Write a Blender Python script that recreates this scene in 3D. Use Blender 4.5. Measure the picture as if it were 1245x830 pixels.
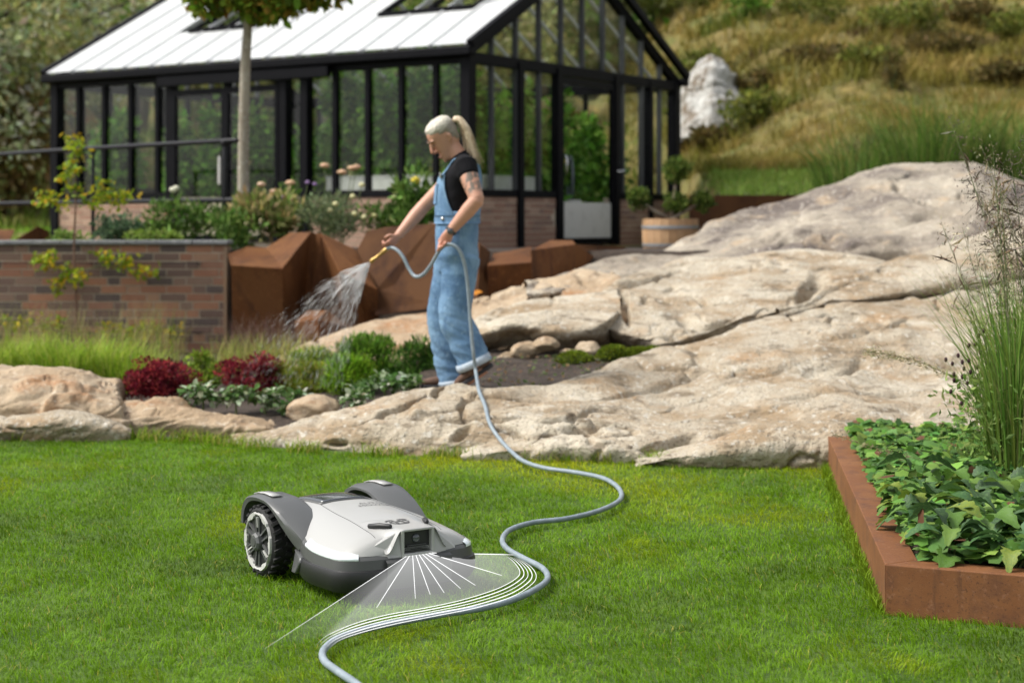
import bpy, bmesh, math, random
import numpy as np
from mathutils import Vector, Matrix

rng = np.random.default_rng(7)
random.seed(7)
R = math.radians
sc = bpy.context.scene
for o in list(bpy.data.objects):
    bpy.data.objects.remove(o)
COL = sc.collection

# ------------------------------------------------------------------ camera
F, HY, CX, HC = 2000.0, 267.0, 622.5, 1.25      # focal length in photo pixels, horizon row, centre column, lens height
cam_d = bpy.data.cameras.new('camera')
cam_d.sensor_width = 36.0
cam_d.lens = F / 1245.0 * 36.0
cam_d.shift_y = -(415.0 - HY) / 1245.0
cam_d.clip_end = 600
cam_d.dof.use_dof = True
cam_d.dof.focus_distance = 5.6
cam_d.dof.aperture_fstop = 3.0
cam = bpy.data.objects.new('camera', cam_d)
cam.location = (0, 0, HC)
cam.rotation_euler = (R(90), 0, 0)
COL.objects.link(cam)
sc.camera = cam

# ------------------------------------------------------------------ world and sun
SUN_EL, SUN_AZ = 52.0, -96.0                    # azimuth in degrees from +Y towards +X
w = bpy.data.worlds.new('World')
sc.world = w
w.use_nodes = True
nt = w.node_tree
nt.nodes.clear()
sky = nt.nodes.new('ShaderNodeTexSky')
sky.sky_type = 'NISHITA'
sky.sun_disc = False
sky.sun_elevation = R(SUN_EL)
sky.sun_rotation = R(SUN_AZ)
sky.air_density = 1.0
sky.dust_density = 3.0
hs = nt.nodes.new('ShaderNodeHueSaturation')
hs.inputs['Saturation'].default_value = 0.22
bg = nt.nodes.new('ShaderNodeBackground')
bg.inputs['Strength'].default_value = 0.112
wo = nt.nodes.new('ShaderNodeOutputWorld')
nt.links.new(sky.outputs[0], hs.inputs['Color'])
nt.links.new(hs.outputs[0], bg.inputs['Color'])
nt.links.new(bg.outputs[0], wo.inputs['Surface'])

sd = bpy.data.lights.new('sun', 'SUN')
sd.energy = 2.0
sd.angle = R(18)
sd.color = (1.0, 0.95, 0.87)
sun = bpy.data.objects.new('sun', sd)
COL.objects.link(sun)
ce = math.cos(R(SUN_EL))
sdir = Vector((ce * math.sin(R(SUN_AZ)), ce * math.cos(R(SUN_AZ)), math.sin(R(SUN_EL))))
sun.rotation_euler = sdir.to_track_quat('Z', 'Y').to_euler()
sun.location = (-8, -4, 14)

sc.view_settings.view_transform = 'Standard'
sc.view_settings.look = 'None'
sc.view_settings.gamma = 1.0
sc.view_settings.use_curve_mapping = False
sc.view_settings.exposure = 1.05
sc.cycles.use_denoising = True
sc.cycles.max_bounces = 8
sc.cycles.transparent_max_bounces = 24
sc.cycles.caustics_reflective = False
sc.cycles.caustics_refractive = False

# ------------------------------------------------------------------ helpers
def P(px, py, d):
    return np.array(((px - CX) / F * d, d, HC + (HY - py) / F * d))
def G(px, py, z=0.0):
    return P(px, py, (HC - z) * F / (py - HY))
def sstep(a, b, x):
    t = np.clip((np.asarray(x, float) - a) / (b - a), 0, 1)
    return t * t * (3 - 2 * t)

_perm = np.random.default_rng(3).permutation(512)
_perm = np.concatenate([_perm, _perm, _perm])
_g3 = np.random.default_rng(4).normal(size=(512, 3))
_g3 /= np.linalg.norm(_g3, axis=1)[:, None]
def noise3(p):
    p = np.asarray(p, float)
    i = np.floor(p).astype(int)
    f = p - i
    u = f * f * f * (f * (f * 6 - 15) + 10)
    i &= 511
    out = 0
    for dx in (0, 1):
        for dy in (0, 1):
            for dz in (0, 1):
                h = _perm[_perm[_perm[(i[:, 0] + dx) & 511] + ((i[:, 1] + dy) & 511)] + ((i[:, 2] + dz) & 511)] & 511
                g = _g3[h]
                d = g[:, 0] * (f[:, 0] - dx) + g[:, 1] * (f[:, 1] - dy) + g[:, 2] * (f[:, 2] - dz)
                wt = (u[:, 0] if dx else 1 - u[:, 0]) * (u[:, 1] if dy else 1 - u[:, 1]) * (u[:, 2] if dz else 1 - u[:, 2])
                out = out + wt * d
    return out * 1.6
def fbm(p, oct=4, gain=.5):
    a, s, q = 1.0, 0, np.asarray(p, float)
    for k in range(oct):
        s = s + a * noise3(q * (2.03 ** k) + 17.3 * k)
        a *= gain
    return s
def ridged(p, oct=4):
    a, s, q = 1.0, 0, np.asarray(p, float)
    for k in range(oct):
        s = s + a * (1 - np.abs(noise3(q * (2.1 ** k) + 9.1 * k)) * 2)
        a *= .5
    return s
def vor_edge(p):
    p = np.asarray(p, float)
    i = np.floor(p).astype(int)
    f1 = np.full(len(p), 9.0); f2 = np.full(len(p), 9.0)
    for dx in (-1, 0, 1):
        for dy in (-1, 0, 1):
            for dz in (-1, 0, 1):
                c = i + (dx, dy, dz)
                h = _perm[_perm[_perm[c[:, 0] & 511] + (c[:, 1] & 511)] + (c[:, 2] & 511)] & 511
                q = c + .5 + _g3[h] * .45
                d = np.linalg.norm(q - p, axis=1)
                f2 = np.minimum(f2, np.maximum(d, f1))
                f1 = np.minimum(f1, d)
    return f2 - f1

def catmull(pts, n):
    pts = np.asarray(pts, float)
    m = len(pts)
    t = np.linspace(0, m - 1, n)
    i = np.clip(np.floor(t).astype(int), 0, m - 2)
    u = (t - i)[:, None]
    g = lambda k: pts[np.clip(k, 0, m - 1)].reshape(len(k), -1)
    a, b, c, d = g(i - 1), g(i), g(i + 1), g(i + 2)
    r = .5 * ((2 * b) + (c - a) * u + (2 * a - 5 * b + 4 * c - d) * u * u + (3 * b - a - 3 * c + d) * u ** 3)
    return r.reshape((n,) + pts.shape[1:])

# materials ------------------------------------------------------------------
def mat(name, col=(.5, .5, .5), rough=.6, metal=0.0, var=(), bump=(), attr=False, transl=0.0, spec=.5, objrand=None, emit=None, coat=0.0):
    """var: (scale, colour2, low, high[, stretch xyz[, kind]])   bump: (scale, strength, distance)"""
    m = bpy.data.materials.new(name)
    m.use_nodes = True
    t = m.node_tree
    N, L = t.nodes, t.links
    b = N['Principled BSDF']
    out = N['Material Output']
    b.inputs['Roughness'].default_value = rough
    b.inputs['Metallic'].default_value = metal
    b.inputs['Specular IOR Level'].default_value = spec
    if coat:
        b.inputs['Coat Weight'].default_value = coat
        b.inputs['Coat Roughness'].default_value = .12
    tc = N.new('ShaderNodeTexCoord')
    rgb = N.new('ShaderNodeRGB')
    rgb.outputs[0].default_value = (*col, 1)
    cur = rgb.outputs[0]
    if attr:
        a = N.new('ShaderNodeAttribute'); a.attribute_name = 'Col'
        cur = a.outputs['Color']
    if objrand:
        oi = N.new('ShaderNodeObjectInfo')
        cr = N.new('ShaderNodeValToRGB')
        cr.color_ramp.interpolation = 'CONSTANT'
        els = cr.color_ramp.elements
        while len(els) < len(objrand):
            els.new(0.5)
        for k, c in enumerate(objrand):
            els[k].position = k / len(objrand)
            els[k].color = (*c, 1)
        L.new(oi.outputs['Random'], cr.inputs[0])
        cur = cr.outputs[0]
    for v in var:
        scale, c2, lo, hi = v[:4]
        st = v[4] if len(v) > 4 else (1, 1, 1)
        mp = N.new('ShaderNodeMapping')
        mp.inputs['Scale'].default_value = st
        L.new(tc.outputs['Object'], mp.inputs[0])
        nz = N.new('ShaderNodeTexNoise')
        nz.inputs['Scale'].default_value = scale
        nz.inputs['Detail'].default_value = 6
        nz.inputs['Roughness'].default_value = .62
        L.new(mp.outputs[0], nz.inputs['Vector'])
        mr = N.new('ShaderNodeMapRange')
        mr.inputs[1].default_value = lo; mr.inputs[2].default_value = hi
        L.new(nz.outputs[0], mr.inputs[0])
        mx = N.new('ShaderNodeMix'); mx.data_type = 'RGBA'
        if len(v) > 5: mx.blend_type = v[5]
        L.new(mr.outputs[0], mx.inputs[0])
        L.new(cur, mx.inputs[6])
        mx.inputs[7].default_value = (*c2, 1)
        cur = mx.outputs[2]
    L.new(cur, b.inputs['Base Color'])
    nrm = None
    for (scale, strength, dist) in bump:
        nz = N.new('ShaderNodeTexNoise')
        nz.inputs['Scale'].default_value = scale
        nz.inputs['Detail'].default_value = 5
        L.new(tc.outputs['Object'], nz.inputs['Vector'])
        bp = N.new('ShaderNodeBump')
        bp.inputs['Strength'].default_value = strength
        bp.inputs['Distance'].default_value = dist
        L.new(nz.outputs[0], bp.inputs['Height'])
        if nrm: L.new(nrm, bp.inputs['Normal'])
        nrm = bp.outputs[0]
    if nrm: L.new(nrm, b.inputs['Normal'])
    if transl:
        tr = N.new('ShaderNodeBsdfTranslucent')
        L.new(cur, tr.inputs[0])
        ms = N.new('ShaderNodeMixShader')
        ms.inputs[0].default_value = transl
        L.new(b.outputs[0], ms.inputs[1]); L.new(tr.outputs[0], ms.inputs[2])
        L.new(ms.outputs[0], out.inputs[0])
    if emit:
        b.inputs['Emission Color'].default_value = (*emit[0], 1)
        b.inputs['Emission Strength'].default_value = emit[1]
    return m

def clearmat(name, tint, refl, kind='glass', rough=.02, alpha=.2, emit=0.0):
    m = bpy.data.materials.new(name)
    m.use_nodes = True
    N, L = m.node_tree.nodes, m.node_tree.links
    N.remove(N['Principled BSDF'])
    tr = N.new('ShaderNodeBsdfTransparent'); tr.inputs[0].default_value = (*tint, 1)
    ms = N.new('ShaderNodeMixShader')
    if kind == 'glass':
        gl = N.new('ShaderNodeBsdfGlossy'); gl.inputs['Roughness'].default_value = rough
        lw = N.new('ShaderNodeLayerWeight'); lw.inputs[0].default_value = .5
        pw = N.new('ShaderNodeMath'); pw.operation = 'POWER'; pw.inputs[1].default_value = 4.0
        L.new(lw.outputs['Facing'], pw.inputs[0])
        ml = N.new('ShaderNodeMath'); ml.operation = 'MULTIPLY_ADD'; ml.use_clamp = True
        ml.inputs[1].default_value = .9; ml.inputs[2].default_value = .04 * refl
        L.new(pw.outputs[0], ml.inputs[0])
        L.new(ml.outputs[0], ms.inputs[0])
        L.new(tr.outputs[0], ms.inputs[1]); L.new(gl.outputs[0], ms.inputs[2])
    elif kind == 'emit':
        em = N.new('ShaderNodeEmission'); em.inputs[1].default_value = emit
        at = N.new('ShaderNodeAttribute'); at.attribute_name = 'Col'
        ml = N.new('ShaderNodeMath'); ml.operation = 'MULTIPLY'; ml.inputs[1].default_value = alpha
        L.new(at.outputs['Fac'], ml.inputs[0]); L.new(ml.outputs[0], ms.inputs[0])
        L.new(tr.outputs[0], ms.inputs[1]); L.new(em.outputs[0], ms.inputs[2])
    else:
        df = N.new('ShaderNodeBsdfPrincipled'); df.inputs['Base Color'].default_value = (.86, .88, .9, 1); df.inputs['Roughness'].default_value = .15
        ms.inputs[0].default_value = alpha
        L.new(tr.outputs[0], ms.inputs[1]); L.new(df.outputs[0], ms.inputs[2])
    L.new(ms.outputs[0], N['Material Output'].inputs[0])
    return m

# objects ------------------------------------------------------------------
def wmat(o):
    return o.matrix_basis if o.parent is None else wmat(o.parent) @ o.matrix_parent_inverse @ o.matrix_basis
def link(o, parent=None):
    COL.objects.link(o)
    if parent is not None:
        o.parent = parent
        o.matrix_parent_inverse = wmat(parent).inverted()
    return o
def tag(o, label=None, cat=None, group=None, kind=None):
    if label: o['label'] = label
    if cat: o['category'] = cat
    if group: o['group'] = group
    if kind: o['kind'] = kind
    return o
def thing(name, label, cat, loc, rz=0.0, group=None):
    o = bpy.data.objects.new(name, None)
    o.empty_display_size = .1
    o.location = loc
    o.rotation_euler = (0, 0, rz)
    o.matrix_basis = Matrix.Translation(Vector(loc)) @ Matrix.Rotation(rz, 4, 'Z')
    COL.objects.link(o)
    return tag(o, label, cat, group)
def local_link(o, parent):
    """link a child whose mesh is already in its parent's own frame"""
    COL.objects.link(o); o.parent = parent
    return o
def smooth(me, on=True):
    me.polygons.foreach_set('use_smooth', np.full(len(me.polygons), on))
def mesh_from(name, v, f, m=None, cols=None, sm=False):
    me = bpy.data.meshes.new(name)
    v = np.asarray(v, float).reshape(-1, 3)
    if isinstance(f, np.ndarray):
        k = f.shape[1]
        me.vertices.add(len(v)); me.vertices.foreach_set('co', v.ravel())
        me.loops.add(f.size); me.loops.foreach_set('vertex_index', f.ravel().astype(np.int32))
        me.polygons.add(len(f))
        me.polygons.foreach_set('loop_start', np.arange(0, f.size, k, dtype=np.int32))
        me.update(calc_edges=True)
    else:
        me.from_pydata([tuple(p) for p in v], [], [tuple(int(i) for i in q) for q in f])
        me.update()
    if cols is not None:
        a = me.color_attributes.new('Col', 'FLOAT_COLOR', 'POINT')
        c = np.ones((len(v), 4)); c[:, :3] = cols
        a.data.foreach_set('color', c.ravel())
    if m: me.materials.append(m)
    if sm: smooth(me)
    return me
def obj(name, v, f, m, parent=None, cols=None, sm=False, local=False):
    o = bpy.data.objects.new(name, mesh_from(name, v, f, m, cols, sm))
    if local: return local_link(o, parent)
    return link(o, parent)
class MB:
    def __init__(s): s.v, s.f = [], []
    def add(s, v, f):
        n = len(s.v)
        s.v += [tuple(p) for p in v]; s.f += [tuple(i + n for i in q) for q in f]
        return s
    def box(s, c, size, M=None):
        x, y, z = (k / 2 for k in size)
        v = [Vector((a * x, b * y, d * z)) for a in (-1, 1) for b in (-1, 1) for d in (-1, 1)]
        if M is not None: v = [M @ p for p in v]
        v = [p + Vector(c) for p in v]
        return s.add(v, [(0, 1, 3, 2), (4, 6, 7, 5), (0, 4, 5, 1), (2, 3, 7, 6), (0, 2, 6, 4), (1, 5, 7, 3)])
    def bar(s, a, b, wd, up=(0, 0, 1)):
        """square bar from a to b; wd = (side, up) sizes"""
        a, b = Vector(a), Vector(b)
        d = (b - a).normalized(); u = Vector(up)
        sd_ = d.cross(u).normalized(); u = sd_.cross(d)
        v = []
        for p in (a, b):
            for i, j in ((-1, -1), (1, -1), (1, 1), (-1, 1)):
                v.append(p + sd_ * (i * wd[0] / 2) + u * (j * wd[1] / 2))
        return s.add(v, [(3, 2, 1, 0), (4, 5, 6, 7), (0, 1, 5, 4), (1, 2, 6, 5), (2, 3, 7, 6), (3, 0, 4, 7)])
    def tube(s, pts, rad, n=10):
        return s.add(*tube(pts, rad, n))
    def prism(s, poly, off):
        n = len(poly); off = Vector(off)
        v = [Vector(p) for p in poly] + [Vector(p) + off for p in poly]
        f = [tuple(range(n))[::-1], tuple(range(n, 2 * n))] + [(i, (i + 1) % n, n + (i + 1) % n, n + i) for i in range(n)]
        return s.add(v, f)
    def obj(s, name, m, parent=None, sm=False, bevel=0, local=False, seg=2):
        o = obj(name, s.v, s.f, m, parent, sm=sm, local=local)
        if bevel:
            b = o.modifiers.new('bevel', 'BEVEL'); b.width = bevel; b.segments = seg; b.limit_method = 'ANGLE'; b.angle_limit = R(32)
        return o

def tube(pts, rad, n=10, flat=None, ref=None, caps=True):
    pts = [Vector(p) for p in pts]
    m = len(pts)
    rad = [rad] * m if np.isscalar(rad) else list(rad)
    T = [(pts[min(i + 1, m - 1)] - pts[max(i - 1, 0)]).normalized() for i in range(m)]
    u = Vector(ref) if ref is not None else (Vector((0, 0, 1)) if abs(T[0].z) < .9 else Vector((1, 0, 0)))
    v, f = [], []
    rows = []
    def ring(c, t, ru, rv, u):
        a = (u - t * u.dot(t)).normalized(); b = t.cross(a)
        rows.append(len(v))
        for k in range(n):
            an = 2 * math.pi * k / n
            v.append(c + a * (ru * math.cos(an)) + b * (rv * math.sin(an)))
        return a
    for i in range(m):
        r = rad[i]
        ru, rv = (r, r) if np.isscalar(r) else r
        if i == 0 and caps:
            rr = min(ru, rv)
            for q in (.95, .6): ring(pts[0] - T[0] * (rr * q * .6), T[0], ru * math.sqrt(1 - q * q), rv * math.sqrt(1 - q * q), u)
        a = ring(pts[i], T[i], ru, rv, u)
        if ref is None: u = a
        if i == m - 1 and caps:
            rr = min(ru, rv)
            for q in (.6, .95): ring(pts[-1] + T[-1] * (rr * q * .6), T[-1], ru * math.sqrt(1 - q * q), rv * math.sqrt(1 - q * q), u)
    for a, b in zip(rows[:-1], rows[1:]):
        for k in range(n):
            f.append((a + k, a + (k + 1) % n, b + (k + 1) % n, b + k))
    f.append(tuple(range(rows[0], rows[0] + n))[::-1]); f.append(tuple(range(rows[-1], rows[-1] + n)))
    return v, f
def lathe(prof, n=24, axis=2):
    """prof: list of (r, h)"""
    v, f = [], []
    for r, h in prof:
        for k in range(n):
            a = 2 * math.pi * k / n
            p = [r * math.cos(a), r * math.sin(a), h]
            if axis == 1: p = [p[0], p[2], p[1]]
            v.append(tuple(p))
    for i in range(len(prof) - 1):
        for k in range(n):
            q = (i * n + k, i * n + (k + 1) % n, (i + 1) * n + (k + 1) % n, (i + 1) * n + k)
            f.append(q if axis != 1 else q[::-1])
    a, b = tuple(range(n)), tuple(range((len(prof) - 1) * n, len(prof) * n))
    f.append(a[::-1] if axis != 1 else a); f.append(b if axis != 1 else b[::-1])
    return v, f
def copy_tree(o, parent=None):
    c = o.copy(); COL.objects.link(c); c.parent = parent
    for ch in [k for k in o.children]: copy_tree(ch, c)
    return c

# leaves and blades ------------------------------------------------------------------
RH = np.array([[0, 0, 0], [.5, .5, .06], [1, 0, -.05], [.5, -.5, .06]]), np.array([[0, 1, 2], [0, 2, 3]])
L6 = np.array([[0, 0, 0], [.3, .42, .08], [.7, .36, .06], [1, 0, -.12], [.7, -.36, .06], [.3, -.42, .08], [.5, 0, 0]]), \
     np.array([[0, 6, 1], [1, 6, 2], [2, 6, 3], [3, 6, 4], [4, 6, 5], [5, 6, 0]])
def _frames(d, up=None):
    d = d / (np.linalg.norm(d, axis=1)[:, None] + 1e-9)
    up = rng.normal(size=d.shape) if up is None else up
    s = np.cross(up, d); s /= np.linalg.norm(s, axis=1)[:, None] + 1e-9
    return d, s, np.cross(d, s)
def leaves(c, d, size, asp, cols, shape=RH, up=None):
    """returns verts, faces, colours for leaves at c pointing along d"""
    sv, sf = shape
    n, k = len(c), len(sv)
    d, s, nn = _frames(d, up)
    size = np.broadcast_to(size, n)[:, None, None]
    asp = np.broadcast_to(asp, n)[:, None, None]
    v = c[:, None] + size * (sv[None, :, 0:1] * d[:, None] + asp * sv[None, :, 1:2] * s[:, None] + sv[None, :, 2:3] * nn[:, None])
    f = (np.arange(n)[:, None, None] * k + sf[None]).reshape(-1, 3)
    return v.reshape(-1, 3), f, np.repeat(cols, k, axis=0)
def blades(base, h, wd, lean, az, bend, cols, tipcol=None):
    """tapered three-triangle blades with a bend"""
    n = len(base)
    hd = np.stack([np.cos(az), np.sin(az), np.zeros(n)], 1)
    a2 = az + np.pi / 2 + rng.normal(0, .6, n)
    sd_ = np.stack([np.cos(a2), np.sin(a2), np.zeros(n)], 1) * (wd / 2)[:, None]
    up = np.array([0, 0, 1.0])
    mid = base + hd * (h * lean * .45)[:, None] + up * (h * .55)[:, None]
    tip = base + hd * (h * (lean + bend))[:, None] + up * (h * (1 - .35 * bend))[:, None]
    v = np.stack([base - sd_, base + sd_, mid + sd_ * .8, mid - sd_ * .8, tip], 1).reshape(-1, 3)
    f = (np.arange(n)[:, None, None] * 5 + np.array([[0, 1, 2], [0, 2, 3], [3, 2, 4]])[None]).reshape(-1, 3)
    c = np.repeat(cols, 5, axis=0)
    if tipcol is not None: c[4::5] = tipcol
    return v, f, c
def merge(parts):
    vs, fs, cs, n = [], [], [], 0
    for v, f, c in parts:
        vs.append(v); fs.append(f + n); cs.append(c); n += len(v)
    return np.concatenate(vs), np.concatenate(fs), np.concatenate(cs)
def pick(cols, n, jit=.15):
    cols = np.asarray(cols, float)
    c = cols[rng.integers(0, len(cols), n)] * 1.45
    return np.clip(c * (1 + rng.normal(0, jit, (n, 1))) * (1 + rng.normal(0, jit * .4, (n, 3))), .002, 1)

M_LEAF = mat('leaf', attr=True, rough=.55, transl=.38, spec=.14)
M_BARK = mat('bark', (.16, .115, .08), .9, var=[(9, (.30, .26, .2), .45, .62), (30, (.07, .05, .035), .55, .7)], bump=[(40, .6, .02)])
M_STEM = mat('stem', (.10, .13, .04), .7)
M_SOIL = mat('soil', (.034, .023, .016), .95, var=[(14, (.06, .042, .03), .45, .65), (60, (.016, .011, .008), .5, .7)], bump=[(30, .8, .03)])

def crown_pts(n, c, r, clumps, clump_r=.38, fill=.35):
    """points gathered into uneven clumps inside an ellipsoid"""
    d = rng.normal(size=(clumps, 3)); d /= np.linalg.norm(d, axis=1)[:, None]
    rad = rng.uniform(fill, 1.0, clumps) ** .6
    cc = d * rad[:, None] * (1 - clump_r * .55)
    k = rng.integers(0, clumps, n)
    q = rng.normal(size=(n, 3)); q /= np.linalg.norm(q, axis=1)[:, None]
    cr = clump_r * rng.uniform(.6, 1.25, clumps)
    p = cc[k] + q * (rng.uniform(0, 1, n) ** .45 * cr[k])[:, None]
    tone = rng.uniform(.75, 1.2, clumps)[k]
    return np.asarray(c) + p * np.asarray(r), q, tone
def bush(name, label, cat, base, r, n, leaf, cols, clumps=26, asp=.55, group=None, clump_r=.36, shape=RH, stem=M_STEM, lift=.85, jit=.18, upward=.4):
    base = np.asarray(base, float)
    t = thing(name, label, cat, base, group=group)
    c = base + (0, 0, r[2] * lift)
    p, q, tone = crown_pts(n, c, r, clumps, clump_r)
    ok = p[:, 2] > base[2] - .02
    p, q, tone = p[ok], q[ok], tone[ok]
    d = q + rng.normal(0, .5, q.shape) + (0, 0, upward)
    v, f, cc = leaves(p, d, leaf * rng.uniform(.65, 1.3, len(p)), asp, pick(cols, len(p), jit) * tone[:, None], shape)
    obj('foliage', v, f, M_LEAF, t, cc)
    mb = MB()
    for k in range(6):
        a = rng.uniform(0, 6.28); e = base + np.array([math.cos(a) * r[0] * .5, math.sin(a) * r[1] * .5, r[2] * rng.uniform(.8, 1.3)])
        mb.tube([base - (0, 0, .03), base + (e - base) * .5 + rng.normal(0, .1, 3) * r[0], e], [r[2] * .035, r[2] * .026, r[2] * .012], 6)
    mb.obj('stem', stem, t, sm=True)
    return t
def blade_clump(name, label, cat, base, spread, n, h, wd, cols, lean=.35, bend=.35, group=None, plume=None, flat=(1, 1)):
    base = np.asarray(base, float)
    t = thing(name, label, cat, base, group=group)
    az = rng.uniform(0, 2 * np.pi, n)
    rr = spread * np.sqrt(rng.uniform(0, 1, n))
    b = base + np.stack([np.cos(az) * rr * flat[0], np.sin(az) * rr * flat[1], np.zeros(n)], 1)
    v, f, c = blades(b, h * rng.uniform(.55, 1.1, n), wd * rng.uniform(.7, 1.2, n), lean * rng.uniform(0, 1.2, n), az + rng.normal(0, .5, n), bend * rng.uniform(0, 1.3, n), pick(cols, n))
    obj('blades', v, f, M_LEAF, t, c)
    return t

# ================================================================== THE SETTING
# ---- ground height
C0 = np.array((-.52, 20.0)); UL = np.array((-.835, .55)); UG = np.array((.553, .833))       # greenhouse corner, long-wall and gable directions
def gh(x, y):
    x, y = np.asarray(x, float), np.asarray(y, float)
    z = .12 * sstep(9.3, 10.2, y) * (1 - .6 * sstep(-1.2, -2.2, x))
    z = z + .10 * sstep(10.3, 12.0, y) * sstep(-1.6, -.6, x)
    z = z + .68 * sstep(14.75, 15.12, y) * sstep(-2.3, -1.2, x)
    z = np.where(y > 15.16, np.maximum(z, .97), z)
    z = np.where((y > 15.16), .97 - .07 * sstep(16.5, 19, y), z)
    # terrace lawn on the right of the greenhouse, held by the rust-brown edging
    z = z + .62 * sstep(2.55, 2.62, x - .05 * (y - 20)) * sstep(20.3, 20.36, y) * sstep(-.1, .1, x - 2.5)
    z = z + .13 * np.clip(y - 20.36, 0, 4.2) * sstep(2.5, 2.9, x) * (y > 20.36)
    bk = sstep(3.5, 4.2, x) * sstep(17.4, 18.4, y)
    z = np.where(bk > .001, np.maximum(z, .9 + .72 * bk), z)
    start = 30.5 - 8.0 * sstep(2.5, 6.5, x)
    k = np.maximum(y - start, 0)
    z = z + .24 * k * k / (k + 4.0) + .06 * np.maximum(x - 3, 0) * sstep(22, 40, y)
    z = z + .35 * sstep(26, 31, y) * (x < 2)
    return z
def wob(x, y, s, a):
    return a * fbm(np.stack([np.ravel(x) * s, np.ravel(y) * s, np.zeros(np.size(x))], 1), 3).reshape(np.shape(x))
def grid_sheet(name, xs, ys, hf, m, cols=None, sm=True):
    X, Y = np.meshgrid(xs, ys)
    Z = hf(X, Y)
    v = np.stack([X, Y, Z], -1).reshape(-1, 3)
    a = np.arange(len(xs) * len(ys)).reshape(len(ys), len(xs))
    f = np.stack([a[:-1, :-1], a[:-1, 1:], a[1:, 1:], a[1:, :-1]], -1).reshape(-1, 4)
    return obj(name, v, f, m, sm=sm)
M_LAWN = mat('lawn soil', (.04, .085, .006), .95, var=[(5, (.07, .13, .008), .4, .62), (30, (.03, .03, .012), .55, .75)], bump=[(60, .6, .02)])
M_HILL = mat('hill turf', (.15, .115, .03), .95, var=[(.5, (.10, .115, .022), .42, .6), (1.6, (.22, .16, .045), .5, .66), (3.5, (.06, .042, .022), .55, .68), (12, (.07, .075, .016), .52, .7)], bump=[(4, .8, .2)])
hs_ = lambda X, Y: gh(X, Y) + wob(X, Y, .25, .5) * sstep(23, 34, Y) + wob(X, Y, 1.1, .10) * sstep(23, 30, Y)
g = grid_sheet('lawn_ground', np.linspace(-9, 9, 61), np.concatenate([[-30, -8], np.linspace(-2, 9.6, 50)]), lambda X, Y: gh(X, Y) * 0 - .004, M_LAWN)
tag(g, 'mown green lawn soil under the grass', kind='structure')
gg = grid_sheet('garden_ground', np.linspace(-12, 12, 161), np.linspace(9.5, 22, 160), lambda X, Y: gh(X, Y) + wob(X, Y, 3, .012) - .01, M_SOIL)
tag(gg, 'dark brown planting soil', kind='structure')
hl = grid_sheet('hillside', np.concatenate([np.linspace(-150, -20, 14), np.linspace(-18, 30, 120), np.linspace(34, 150, 14)]),
                np.concatenate([np.linspace(21.9, 60, 110), np.linspace(62, 190, 30)]), lambda X, Y: hs_(X, Y) - .01, M_HILL)
tag(hl, 'olive and ochre grassy hillside', kind='structure')
gf = grid_sheet('far_ground', np.linspace(-300, 300, 13), np.concatenate([np.linspace(-300, -9, 6), np.linspace(-8, 22, 4)]), lambda X, Y: X * 0 - .06, M_LAWN)
tag(gf, 'flat ground running out beyond the garden', kind='structure')

from mathutils.bvhtree import BVHTree
_hv = BVHTree.FromPolygons([q.co[:] for q in hl.data.vertices], [q.vertices[:] for q in hl.data.polygons])
def hill_hit(px, py):
    o_ = Vector((0, 0, HC)); d_ = (Vector(P(px, py, 10.0)) - o_).normalized()
    h_ = _hv.ray_cast(o_, d_)
    return np.array(h_[0]) if h_[0] is not None else None
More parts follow.
